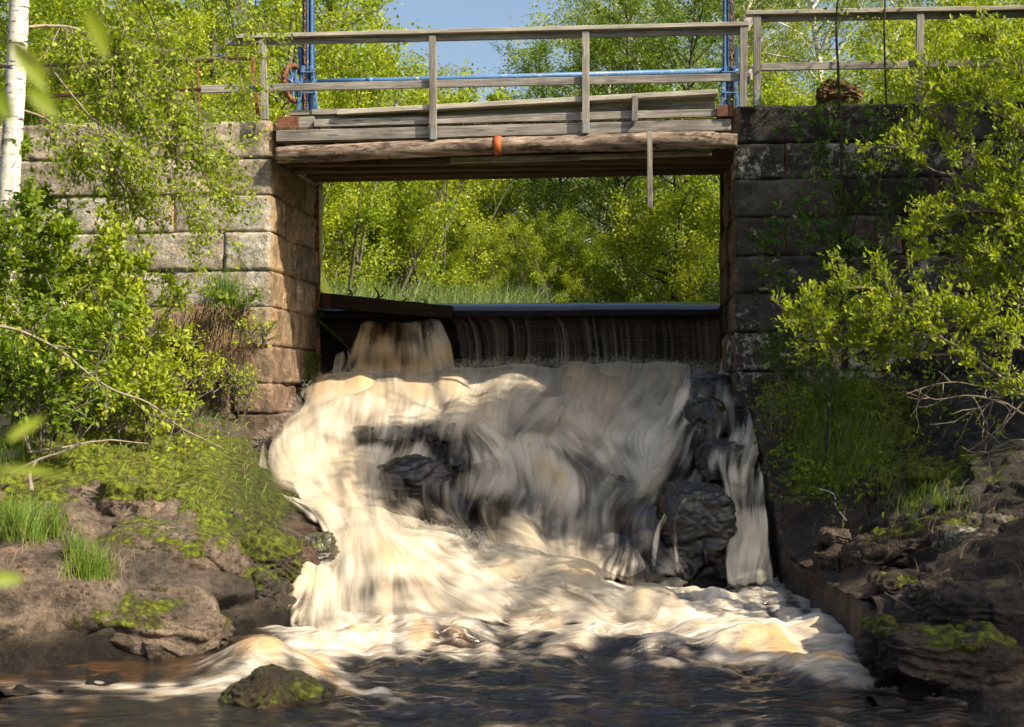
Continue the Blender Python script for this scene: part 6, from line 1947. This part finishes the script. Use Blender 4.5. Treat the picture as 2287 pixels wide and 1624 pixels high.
def grass(name, pts, h, seed, mat, label, cat=None, kind=None, w=0.007, bend=0.4, group=None, lean=None, hs=0.4):
    rng = np.random.default_rng(seed)
    pts = np.asarray(pts, float)
    V, F, r = blades(pts, h, rng, w, bend, hs, lean)
    c = pts.mean(0); c[2] = pts[:, 2].min()
    o = mk(name, V, [F], mat, smooth=False, attrs={'rnd': ('FACE', r)}, origin=c)
    return tag(o, label, cat, group, kind)
from mathutils.bvhtree import BVHTree
def bvh(*names):
    Vs, Ps, off = [], [], 0
    for o in bpy.data.objects:
        if o.type == 'MESH' and o.name.split('.')[0] in names:
            me = o.data
            co = np.empty(len(me.vertices) * 3, np.float32); me.vertices.foreach_get('co', co)
            co = co.reshape(-1, 3) + np.array(o.location, np.float32)
            Vs += [tuple(c) for c in co.tolist()]
            Ps += [tuple(i + off for i in p.vertices) for p in me.polygons]
            off += len(co)
    return BVHTree.FromPolygons(Vs, Ps)
BT = bvh('left_bank', 'right_bank', 'rock', 'boulder', 'channel_wall')
def hit(u, v):
    """first bank surface seen through the photo-grid point"""
    d = Vector(ray(u, v)).normalized()
    r = BT.ray_cast(Vector((0, 0, CAMZ)), d)
    return None if r[0] is None else np.array(r[0])
def drop(x, y, z0=6.0):
    r = BT.ray_cast(Vector((x, y, z0)), Vector((0, 0, -1)))
    return None if r[0] is None else np.array(r[0])
def scatter(u0, v0, su, sv, n, seed):
    rng = np.random.default_rng(seed)
    out = []
    while len(out) < n:
        p = hit(u0 + rng.normal(0, su), v0 + rng.normal(0, sv))
        if p is None:
            n -= 1; continue
        out.append(p - np.array([0, 0, 0.01]))
    return np.array(out)

# --- birch on the left
rng = np.random.default_rng(3)
bt = empty('birch_tree', P(0, 965, 12.6))
tp = catmull(np.array([P(-4, 985, 12.6), P(2, 800, 12.6), P(12, 600, 12.6), (P(22, 400, 12.6)), P(34, 200, 12.6), P(42, 40, 12.6), P(46, -200, 12.6)]), 90)
V, F = closed_tube(tp, np.linspace(26, 20, 90) * 12.6 / FP, 22)
nrm = V[:90 * 22] - np.repeat(tp, 22, 0); nrm /= np.linalg.norm(nrm, axis=1, keepdims=True)
V[:90 * 22] += nrm * (0.006 * fbm(V[:90 * 22] * 9, 3, 2))[:, None]
mk('trunk', V, F, M_birch, bt)
# hanging limbs and twigs over the wall
segs, A, D = [], [], []
limbs = [([(40, 60, 12.6), (110, 55, 12.9), (170, 62, 13.2), (250, 110, 13.6), (330, 180, 14)], 0.018),
         ([(30, 240, 12.6), (90, 260, 12.9), (150, 300, 13.2), (230, 360, 13.6), (300, 430, 13.9)], 0.014),
         ([(44, -60, 12.6), (200, -90, 13.2), (330, 20, 13.8), (380, 170, 14.2), (420, 300, 14.4)], 0.02),
         ([(44, -160, 12.6), (300, -200, 13.5), (480, -60, 14.2), (520, 60, 14.6), (540, 170, 14.8)], 0.02),
         ([(140, 140, 13.2), (230, 170, 13.6), (330, 230, 14), (400, 300, 14.2), (470, 420, 14.4)], 0.013),
         ([(170, 120, 13.4), (260, 210, 13.8), (360, 250, 14.2), (440, 320, 14.6), (500, 390, 14.8)], 0.012),
         ([(200, -100, 13.2), (230, 60, 13.4), (250, 200, 13.5), (262, 330, 13.6)], 0.011),
         ([(120, 160, 13.0), (200, 260, 13.2), (290, 330, 13.6), (380, 400, 13.9), (430, 480, 14.1)], 0.012)]
for (pts, r0) in limbs:
    q = catmull(np.array([P(*p) for p in pts]), 24)
    q = q + 0.03 * np.stack([fbm(q * 2.5 + k, 2, k) for k in range(3)], 1)
    segs += poly2segs(q, np.linspace(r0, 0.005, 24))
    for j in range(26):
        i = int(rng.uniform(6, 23.9))
        tw, de = wander(rng, q[i], np.array([0.55, 0, -0.5]) + rng.normal(0, 0.5, 3), rng.uniform(0.25, 0.75), 6, 0.12, -0.10)
        segs += poly2segs(tw, np.linspace(0.0055, 0.0025, 7))
        for k in range(1, 7):
            A.append(tw[k]); D.append(de)
            for s_ in range(2):
                t2, d2 = wander(rng, tw[k], de + rng.normal(0, 0.6, 3), rng.uniform(0.06, 0.20), 3, 0.2, -0.1)
                segs += poly2segs(t2, np.linspace(0.003, 0.0015, 4))
                A += [t2[1], t2[2], t2[3]]; D += [d2] * 3
V, F = tubes(segs, 5)
mk('branches', V, F, M_barkL, bt)
C, E = crown_leaves(rng, np.array(A), np.array(D), 12500, 0.035)
leaf_obj('leaves', C, E, 0.046, rng, M_leafY, bt, 0.7, True)
tag(bt, 'white birch trunk at the left edge with twigs hanging over the stone wall', 'tree')

# --- shrubs at the left
SH = [(40, 985, 12.9, 2.5, 6, 5200, 'flowering bird cherry with white racemes beside the birch trunk', 26, 0.066),
      (150, 985, 13.3, 2.1, 6, 4600, 'leafy shrub right of the flowering one on the left bank', 10, 0.064),
      (250, 975, 13.9, 1.6, 6, 3600, 'green shrub in the middle of the left thicket', 0, 0.058),
      (350, 965, 14.6, 0.9, 5, 1900, 'loose shrub in front of the mossy lower wall', 0, 0.055),
      (-90, 1000, 12.5, 2.6, 6, 4200, 'shrub cut off by the left edge of the picture', 8, 0.066),
      (95, 1010, 12.2, 1.15, 6, 3200, 'low shrub at the bottom of the left thicket', 0, 0.060),
      (300, 1000, 13.4, 0.8, 5, 1900, 'small low shrub above the mossy slope', 0, 0.055)]
for i, (u, v, Y, h, ns, nl, lab, bl, ls) in enumerate(SH):
    shrub('shrub', u, v, Y, h, ns, lab, 'shrub', M_leafG if i in (0, 4, 5) else M_leafY, M_bark, 100 + i, spread=0.50, nleaf=nl, lsize=ls, blossom=bl, ss=0.42, group='shrubs of the left thicket')
# twigs of dead wood under the shrubs
def stick(name, pts, r0, r1, mat, label, hitp=False):
    q = catmull(np.array([P(*p) for p in pts]), 24)
    q = q + 0.012 * np.stack([fbm(q * 6 + k, 2, k) for k in range(3)], 1)
    V, F = closed_tube(q, np.linspace(r0, r1, 24), 8)
    return tag(mk(name, V, F, mat, origin=q[0]), label, 'stick')
stick('dead_branch', [(60, 1010, 12.1), (140, 1000, 12.2), (230, 985, 12.5), (330, 990, 12.9)], 0.012, 0.005, M_barkL, 'long pale dead branch lying under the left shrubs')
stick('dead_branch', [(20, 1060, 11.6), (90, 1025, 11.9), (160, 1000, 12.2), (210, 940, 12.6)], 0.014, 0.005, M_bark, 'dark dead branch leaning up from the mossy slope')
stick('dead_branch', [(70, 1095, 10.9), (66, 1060, 11.2), (80, 1030, 11.5)], 0.02, 0.010, M_barkL, 'short pale stub of dead wood at the edge of the moss')
fb = limb_plant('branch', [([(-30, 722, 10.6), (60, 742, 10.7), (140, 780, 10.8), (200, 835, 10.9), (260, 872, 11.0), (330, 900, 11.1), (400, 950, 11.2), (440, 972, 11.3), (500, 1002, 11.5)], 0.013, 0.006, 1.0)],
    'long grey branch crossing the left thicket and dipping toward the rocks', 'branch', M_leafY, M_barkL, 7, twig=0.28, ntw=22, nleaf=5, lsize=0.05, sub=2)
# plants on the wall ledge
rng = np.random.default_rng(12)
pts = np.array([Pb(505 + rng.normal(0, 20), 700 + rng.normal(0, 4), -0.06 - rng.uniform(0, .12)) for k in range(260)])
grass('grass_tuft', pts, 0.46, 3, M_grass, 'tall green grass tuft growing on the ledge of the left abutment', 'grass', w=0.008, bend=0.25)
shrub('wall_plant', 520, 705, 15.85, 0.25, 4, 'round leaved green plant below the tall grass on the abutment ledge', 'plant', M_leafG, M_bark, 130, spread=0.14, nleaf=130, lsize=0.06, wid=0.9)
shrub('wall_plant', 560, 775, 15.85, 0.20, 4, 'bright leafy sprig sticking out from the abutment corner', 'plant', M_leafY, M_bark, 131, spread=0.2, nleaf=130, lsize=0.055)
shrub('wall_plant', 500, 885, 15.6, 0.26, 4, 'leafy plant low on the left abutment above the rocks', 'plant', M_leafY, M_bark, 132, spread=0.2, nleaf=240, lsize=0.05)
shrub('wall_plant', 525, 925, 15.5, 0.4, 3, 'small sprig at the foot of the left abutment corner', 'plant', M_leafY, M_bark, 133, spread=0.15, nleaf=130, lsize=0.045)
def hang(name, u0, u1, v0, h, n, seed, label, b=-0.12):
    rng = np.random.default_rng(seed)
    segs = []
    for k in range(n):
        u = rng.uniform(u0, u1)
        p = Pb(u, v0 + rng.normal(0, 6), b - rng.uniform(0, 0.1))
        q, _ = wander(rng, p + np.array([0, 0, 0.02]), np.array([rng.normal(0, .15), -0.25, -1]), h * rng.uniform(0.35, 1.1), 6, 0.10, -0.05)
        segs += poly2segs(q, np.linspace(0.0035, 0.0018, 7))
    V, F = tubes(segs, 3)
    return tag(mk(name, V, F, M_deadstrand, origin=Pb((u0 + u1) / 2, v0, b)), label, 'dead grass')
m, t, out = newmat('dead_strand'); b = NB(t)
nn_ = b.noise(b.n('NewGeometry').outputs['Position'], 30, 3)
pbsdf(b, out, b.ramp(nn_, [(0.3, (0.16, 0.095, 0.05)), (0.7, (0.42, 0.30, 0.18))]), 0.9)
M_deadstrand = m
hang('dead_roots', 482, 560, 695, 0.85, 420, 3, 'long pale dead grass hanging like hair from the abutment ledge')
hang('dead_roots', 415, 480, 690, 0.42, 190, 4, 'shorter dead grass hanging left of the long strands')
hang('dead_roots', 330, 400, 705, 0.32, 130, 5, 'reddish dead grass hanging among the shrubs on the wall')
hang('dead_roots', 440, 500, 800, 0.40, 130, 6, 'dead grass hanging low beside the green sprigs')
# moss cushion on top of the wall
rock('moss_cushion', 527, 271, 16.5, 32, 12, 0.14, 'small golden moss cushion on top of the left abutment', (0.16, 0.12, 0.02), moss=0.55, wet=0, k=2, seed=40, amp=0.02, n=20)['category'] = 'moss'
# grass on the banks
def tuft(u, v, su, sv, n, h, seed, label, mat=M_grass, w=0.006, bend=0.4):
    pts = scatter(u, v, su, sv, n, seed)
    if len(pts): return grass('grass_tuft', pts, h, seed, mat, label, 'grass', w=w, bend=bend, group='grass tufts on the banks', hs=0.65)
tuft(205, 1288, 26, 6, 260, 0.20, 21, 'bright grass tuft between the dome and the slab')
tuft(170, 1250, 12, 5, 160, 0.16, 22, 'thin grass tuft up left of the brightest tuft')
tuft(50, 1195, 45, 10, 760, 0.22, 24, 'wide patch of tall grass at the left edge of the bank')
tuft(25, 1020, 25, 12, 300, 0.28, 25, 'grass clump below the shrub at the far left')
tuft(1830, 900, 60, 40, 1200, 0.24, 29, 'dense shaded grass on the slope beside the right wall')
tuft(1880, 1020, 60, 40, 900, 0.20, 30, 'grass along the lower part of the shaded slope')
grass('ground_plants', scatter(2050, 1120, 60, 20, 260, 31), 0.12, 31, M_grass, 'sparse grass on the right rock slope', kind='stuff')
grass('dead_stalks', np.concatenate([scatter(60, 1200, 80, 25, 160, 61), scatter(220, 1270, 60, 20, 110, 62), scatter(30, 1000, 60, 40, 160, 63), scatter(400, 1000, 110, 60, 160, 64), scatter(1900, 960, 110, 90, 300, 65), scatter(2080, 1180, 130, 60, 140, 66)]),
      0.17, 67, M_deadg, 'dry straw coloured stalks scattered over both banks', kind='stuff', w=0.004, bend=0.9, hs=0.7)
# sprouts and litter on the moss (uncountable)
pts = np.concatenate([scatter(260, 1000, 170, 30, 500, 41), scatter(420, 940, 110, 18, 500, 42), scatter(120, 960, 130, 25, 400, 43), scatter(480, 1110, 100, 40, 220, 44)])
grass('ground_plants', pts, 0.085, 45, M_grass, 'low green sprouts scattered over the mossy left slope', kind='stuff', w=0.010, bend=0.9)
pts = np.concatenate([scatter(1950, 880, 160, 60, 900, 46), scatter(1850, 1060, 80, 50, 500, 47)])
rng = np.random.default_rng(48)
leaf_obj('ground_plants', pts + np.abs(rng.normal(0, 0.07, (len(pts), 3))) * np.array([0, 0, 1]), rng.normal(0, 1, (len(pts), 3)) + np.array([0, 0, 0.5]), 0.06, rng, M_leafG, None, 0.55, True)
tag(bpy.data.objects[-1] if False else [o for o in bpy.data.objects if o.name.startswith('ground_plants')][-1], 'low leafy herbs covering the shaded right slope', kind='stuff')
# grass on the wall tops
rng = np.random.default_rng(50)
pts = np.array([Pb(rng.uniform(-60, 600), 262, rng.uniform(0.3, 1.6)) for k in range(2600)]); pts[:, 2] = zl[0] - 0.08
grass('wall_top_grass', pts, 0.20, 51, M_grass, 'grass along the top of the left stone wall', kind='stuff', w=0.008, bend=0.5, hs=0.7)
pts = np.array([Pb(rng.uniform(1740, 2400), 232, rng.uniform(0.35, 1.8)) for k in range(2200)]); pts[:, 2] = zr[0] - 0.06
grass('wall_top_grass', pts, 0.18, 52, M_grass, 'grass along the top of the right stone wall', kind='stuff', w=0.008, bend=0.5, hs=0.7)
# reeds on the pool bank
rng = np.random.default_rng(53)
x = rng.uniform(-4.2, 0.55, 5200); y = rng.uniform(22.6, 26.5, 5200) + 0.25 * x
pts = np.stack([x, y, np.full_like(x, zc_ - 0.02)], 1)
grass('reeds', pts, 0.60, 54, M_reed, 'pale green reeds along the left bank of the upstream pool', kind='stuff', w=0.012, bend=0.5, hs=0.45)
x = rng.uniform(-4.5, 9, 5200); y = 27.2 + rng.uniform(0, 2.5, 5200)
z = ground_z(x, y)
grass('bank_grass', np.stack([x, y, np.maximum(z, zc_) - 0.03], 1), 0.40, 55, M_grass, 'green grass on the far bank of the pool', kind='stuff', w=0.014, bend=0.5, hs=0.6)

# --- right side: sapling trunks in front of the wall
def thin_tree(pts, r0, r1, seed, label, leafm, nl, tw=14, bark=M_barkD, lsize=0.05, size=0.35):
    return limb_plant('sapling', [(pts, r0, r1, 1.0)], label, 'sapling', leafm, bark, seed, twig=size, ntw=tw, nleaf=nl, lsize=lsize, sub=3, group='saplings in front of the right wall')
thin_tree([(1872, 640, 15.0), (1868, 500, 15.1), (1880, 380, 15.2), (1876, 240, 15.2), (1870, 100, 15.2), (1874, -60, 15.2)], 0.022, 0.012, 61, 'dark sapling trunk rising past the railing left of the other', M_leafG, 3, 22, size=0.55)
thin_tree([(1950, 620, 15.1), (1962, 430, 15.2), (1978, 240, 15.3), (1976, 120, 15.3), (1975, -60, 15.3)], 0.016, 0.009, 62, 'thinner sapling trunk right of the dark one', M_leafY, 4, 20, size=0.45)
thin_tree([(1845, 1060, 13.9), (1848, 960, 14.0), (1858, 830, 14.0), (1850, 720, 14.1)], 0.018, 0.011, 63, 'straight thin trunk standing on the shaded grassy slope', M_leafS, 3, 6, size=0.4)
# bird cherry against the wall
limb_plant('bird_cherry', [([(1880, 760, 14.6), (1885, 640, 14.6), (1905, 520, 14.7), (1930, 400, 14.7), (1940, 300, 14.7)], 0.016, 0.006, 1.4),
    ([(1880, 700, 14.6), (1850, 560, 14.5), (1800, 490, 14.4), (1750, 480, 14.3)], 0.010, 0.005, 0.9),
    ([(1880, 600, 14.6), (1860, 430, 14.6), (1830, 330, 14.6), (1810, 260, 14.6)], 0.010, 0.004, 0.9),
    ([(1885, 660, 14.6), (1800, 620, 14.4), (1730, 560, 14.3), (1690, 520, 14.2)], 0.010, 0.004, 0.9),
    ([(1885, 640, 14.6), (1960, 560, 14.6), (2010, 450, 14.6), (2030, 350, 14.6)], 0.010, 0.004, 1.1),
    ([(1880, 760, 14.6), (1800, 760, 14.4), (1740, 740, 14.3)], 0.010, 0.004, 0.8)],
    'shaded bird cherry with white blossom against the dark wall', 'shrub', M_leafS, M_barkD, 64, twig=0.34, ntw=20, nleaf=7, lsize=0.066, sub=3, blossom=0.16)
# willow, sunlit, closer to the camera
limb_plant('willow_bush', [
    ([(3000, 1180, 9.4), (2250, 850, 9.7), (2160, 790, 9.8), (2080, 730, 9.8), (2010, 670, 9.9), (1940, 640, 9.9), (1850, 650, 10)], 0.022, 0.006, 2.4),
    ([(2400, 880, 9.6), (2290, 780, 9.7), (2200, 720, 9.8), (2120, 700, 9.8), (1990, 720, 9.9), (1880, 700, 10), (1760, 720, 10)], 0.012, 0.004, 2.6),
    ([(2160, 790, 9.8), (2050, 790, 9.9), (1950, 770, 10), (1840, 780, 10)], 0.009, 0.004, 1.5),
    ([(2900, 1100, 9.6), (2330, 560, 9.9), (2200, 380, 10.1), (2130, 320, 10.2), (2050, 290, 10.3)], 0.020, 0.006, 2.2),
    ([(2430, 640, 9.8), (2280, 480, 9.9), (2180, 470, 10), (2080, 500, 10.1), (2040, 560, 10.1)], 0.013, 0.005, 1.9),
    ([(2400, 480, 9.8), (2287, 300, 9.9), (2200, 220, 10), (2100, 200, 10.1), (2060, 170, 10.1)], 0.013, 0.005, 2.0),
    ([(2850, 1000, 9.6), (2300, 420, 9.9), (2190, 400, 10), (2060, 370, 10.1), (1990, 300, 10.1)], 0.011, 0.004, 1.7),
    ([(2430, 760, 9.8), (2300, 640, 9.9), (2200, 560, 10), (2110, 590, 10.1)], 0.012, 0.005, 1.3),
    ([(2380, 300, 9.8), (2300, 180, 9.9), (2240, 110, 10), (2180, 80, 10)], 0.010, 0.004, 0.9),
    ([(2430, 820, 9.8), (2330, 700, 9.9), (2240, 650, 10), (2150, 640, 10.1)], 0.012, 0.005, 1.2)],
    'sunlit willow bush with upright leaf tufts reaching in from the right', 'bush', M_leafY, M_barkL, 65, twig=0.26, ntw=26, nleaf=12, lsize=0.042, wid=0.46, sig=0.016, tuft=True, sub=4, twdir=(0, 0, 0.35))
# bare dead twigs below the willow
rng = np.random.default_rng(70)
segs = []
for (pts, r0) in (([(2340, 960, 10.4), (2250, 900, 10.5), (2170, 880, 10.6), (2080, 890, 10.6), (2050, 870, 10.6)], 0.010), ([(2340, 900, 10.4), (2260, 880, 10.5), (2200, 905, 10.6), (2130, 950, 10.6)], 0.010),
                  ([(2340, 830, 10.4), (2230, 860, 10.5), (2110, 855, 10.6), (2030, 880, 10.6)], 0.008), ([(2290, 900, 10.3), (2230, 960, 10.3), (2160, 1010, 10.4)], 0.008), ([(2340, 1000, 10.2), (2260, 985, 10.3), (2200, 1010, 10.4), (2150, 1015, 10.5)], 0.007)):
    q = catmull(np.array([P(*p) for p in pts]), 20); q = q + 0.03 * np.stack([fbm(q * 4 + k, 2, k) for k in range(3)], 1)
    segs += poly2segs(q, np.linspace(r0, 0.003, 20))
    for j in range(9):
        i = rng.integers(3, 19)
        tw, de = wander(rng, q[i], (q[i] - q[i - 1]) * 12 + rng.normal(0, 0.8, 3), rng.uniform(0.12, 0.35), 5, 0.2, -0.03)
        segs += poly2segs(tw, np.linspace(0.004, 0.002, 6))
V, F = tubes(segs, 5)
tag(mk('dead_branch', V, F, M_barkL, origin=P(2300, 930, 10.4)), 'pale leafless twigs spreading below the willow at the right', 'branch')
def gstick(pts, r0, r1, mat, label):
    q = []
    for (u, v) in pts:
        h = hit(u, v)
        if h is not None: q.append(h + np.array([0, -0.01, r0 * 1.2]))
    if len(q) < 2: return
    q = catmull(np.array(q), 24)
    V, F = closed_tube(q, np.linspace(r0, r1, 24), 8)
    return tag(mk('stick', V, F, mat, origin=q[0]), label, 'stick')
gstick([(1808, 1090), (1850, 1100), (1870, 1140), (1890, 1165)], 0.009, 0.006, M_birch, 'curved pale stick on the slope above the channel wall')
gstick([(1975, 1330), (2000, 1345), (2040, 1370)], 0.011, 0.007, M_barkD, 'short dark stick on the end of the channel wall')
gstick([(1865, 1245), (1872, 1280)], 0.010, 0.008, M_barkD, 'small upright dark stick lying on the channel wall')
gstick([(1940, 1320), (2020, 1312), (2080, 1295), (2120, 1275)], 0.010, 0.006, M_barkD, 'long dark root along the foot of the brown ledge')
shrub('wild_plant', 2185, 1305, 9.9, 0.16, 3, 'small sunlit plant growing among the brown right rocks', 'plant', M_leafY, M_bark, 140, spread=0.14, nleaf=60, lsize=0.05)
shrub('wild_plant', 2270, 1270, 9.9, 0.2, 3, 'leafy plant at the right edge of the rocks', 'plant', M_leafY, M_bark, 141, spread=0.16, nleaf=80, lsize=0.05)
shrub('wild_plant', 1740, 960, 14.6, 0.3, 4, 'leafy plant overhanging the channel wall', 'plant', M_leafG, M_bark, 142, spread=0.3, nleaf=300, lsize=0.055)
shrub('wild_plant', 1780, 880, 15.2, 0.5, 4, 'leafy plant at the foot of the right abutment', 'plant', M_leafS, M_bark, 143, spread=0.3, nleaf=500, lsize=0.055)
# out of focus leaves close to the camera
rng = np.random.default_rng(80)
root = empty('near_twig', P(-60, 60, 1.5))
q = catmull(np.array([P(-60, 60, 1.5), P(40, 110, 1.5), P(110, 160, 1.52), P(250, 120, 1.55)]), 12)
V, F = closed_tube(q, 0.0014, 6); mk('branch', V, F, M_barkD, root)
def big_leaf(c0, c1, wpx, Y, k):
    a, bq = P(*c0, Y), P(*c1, Y + 0.02)
    n = 9
    t = np.linspace(0, 1, n)
    w = wpx * Y / FP / 2 * np.sin(math.pi * (0.06 + 0.92 * t)) ** 0.8
    ax = bq - a; s = np.cross(ax, np.array([0.25, -1, 0.2])); s /= np.linalg.norm(s)
    c = a + ax * t[:, None] + np.array([0, 0, -0.006]) * (t ** 2)[:, None]
    V = np.concatenate([c - s * w[:, None] + np.array([0, -0.004, 0]), c, c + s * w[:, None] + np.array([0, -0.004, 0])])
    i = np.arange(n - 1)
    F = np.concatenate([np.stack([i, i + 1, n + i + 1, n + i], 1), np.stack([n + i, n + i + 1, 2 * n + i + 1, 2 * n + i], 1)])
    return V, F
for grp, org, lab in (([((200, 20), (245, 120), 42, 1.5), ((30, 95), (110, 190), 46, 1.5), ((65, 200), (135, 250), 46, 1.45), ((-20, 190), (30, 260), 40, 1.5)], root, 'blurred green leaves close to the camera at the upper left'),):
    for k, (c0, c1, wp, Y) in enumerate(grp):
        V, F = big_leaf(c0, c1, wp, Y, k)
        mk('leaf', V, [F], M_leafG, org, attrs={'rnd': ('FACE', np.full(len(F), 0.75))})
    tag(org, lab, 'twig')
root = empty('near_twig', P(-60, 1010, 1.4))
q = catmull(np.array([P(-60, 1010, 1.4), P(-10, 1020, 1.4), P(40, 1010, 1.42)]), 8)
V, F = closed_tube(q, 0.0012, 6); mk('branch', V, F, M_barkD, root)
for k, (c0, c1, wp, Y) in enumerate([((20, 985), (105, 915), 26, 1.4), ((-10, 1048), (145, 1042), 24, 1.42), ((-30, 1300), (60, 1275), 34, 1.4)]):
    V, F = big_leaf(c0, c1, wp, Y, k)
    mk('leaf', V, [F], M_leafG, root, attrs={'rnd': ('FACE', np.full(len(F), 0.75))})
tag(root, 'blurred green leaves close to the camera at the lower left', 'twig')
# orange marker hanging among the far trees
c = P(1283, 600, 32.5)
th = np.linspace(-0.6, 3.6, 16)
q = np.array([c + np.array([-0.05 - 0.075 * math.sin(a), 0, 0.14 * math.cos(a)]) for a in th])
V, F = closed_tube(q, 0.04 * np.sin(np.linspace(0.25, 2.9, 16)) + 0.01, 8)
tag(mk('orange_float', V, F, M_signal, origin=c), 'small red and orange plastic float among the far trees', 'float')
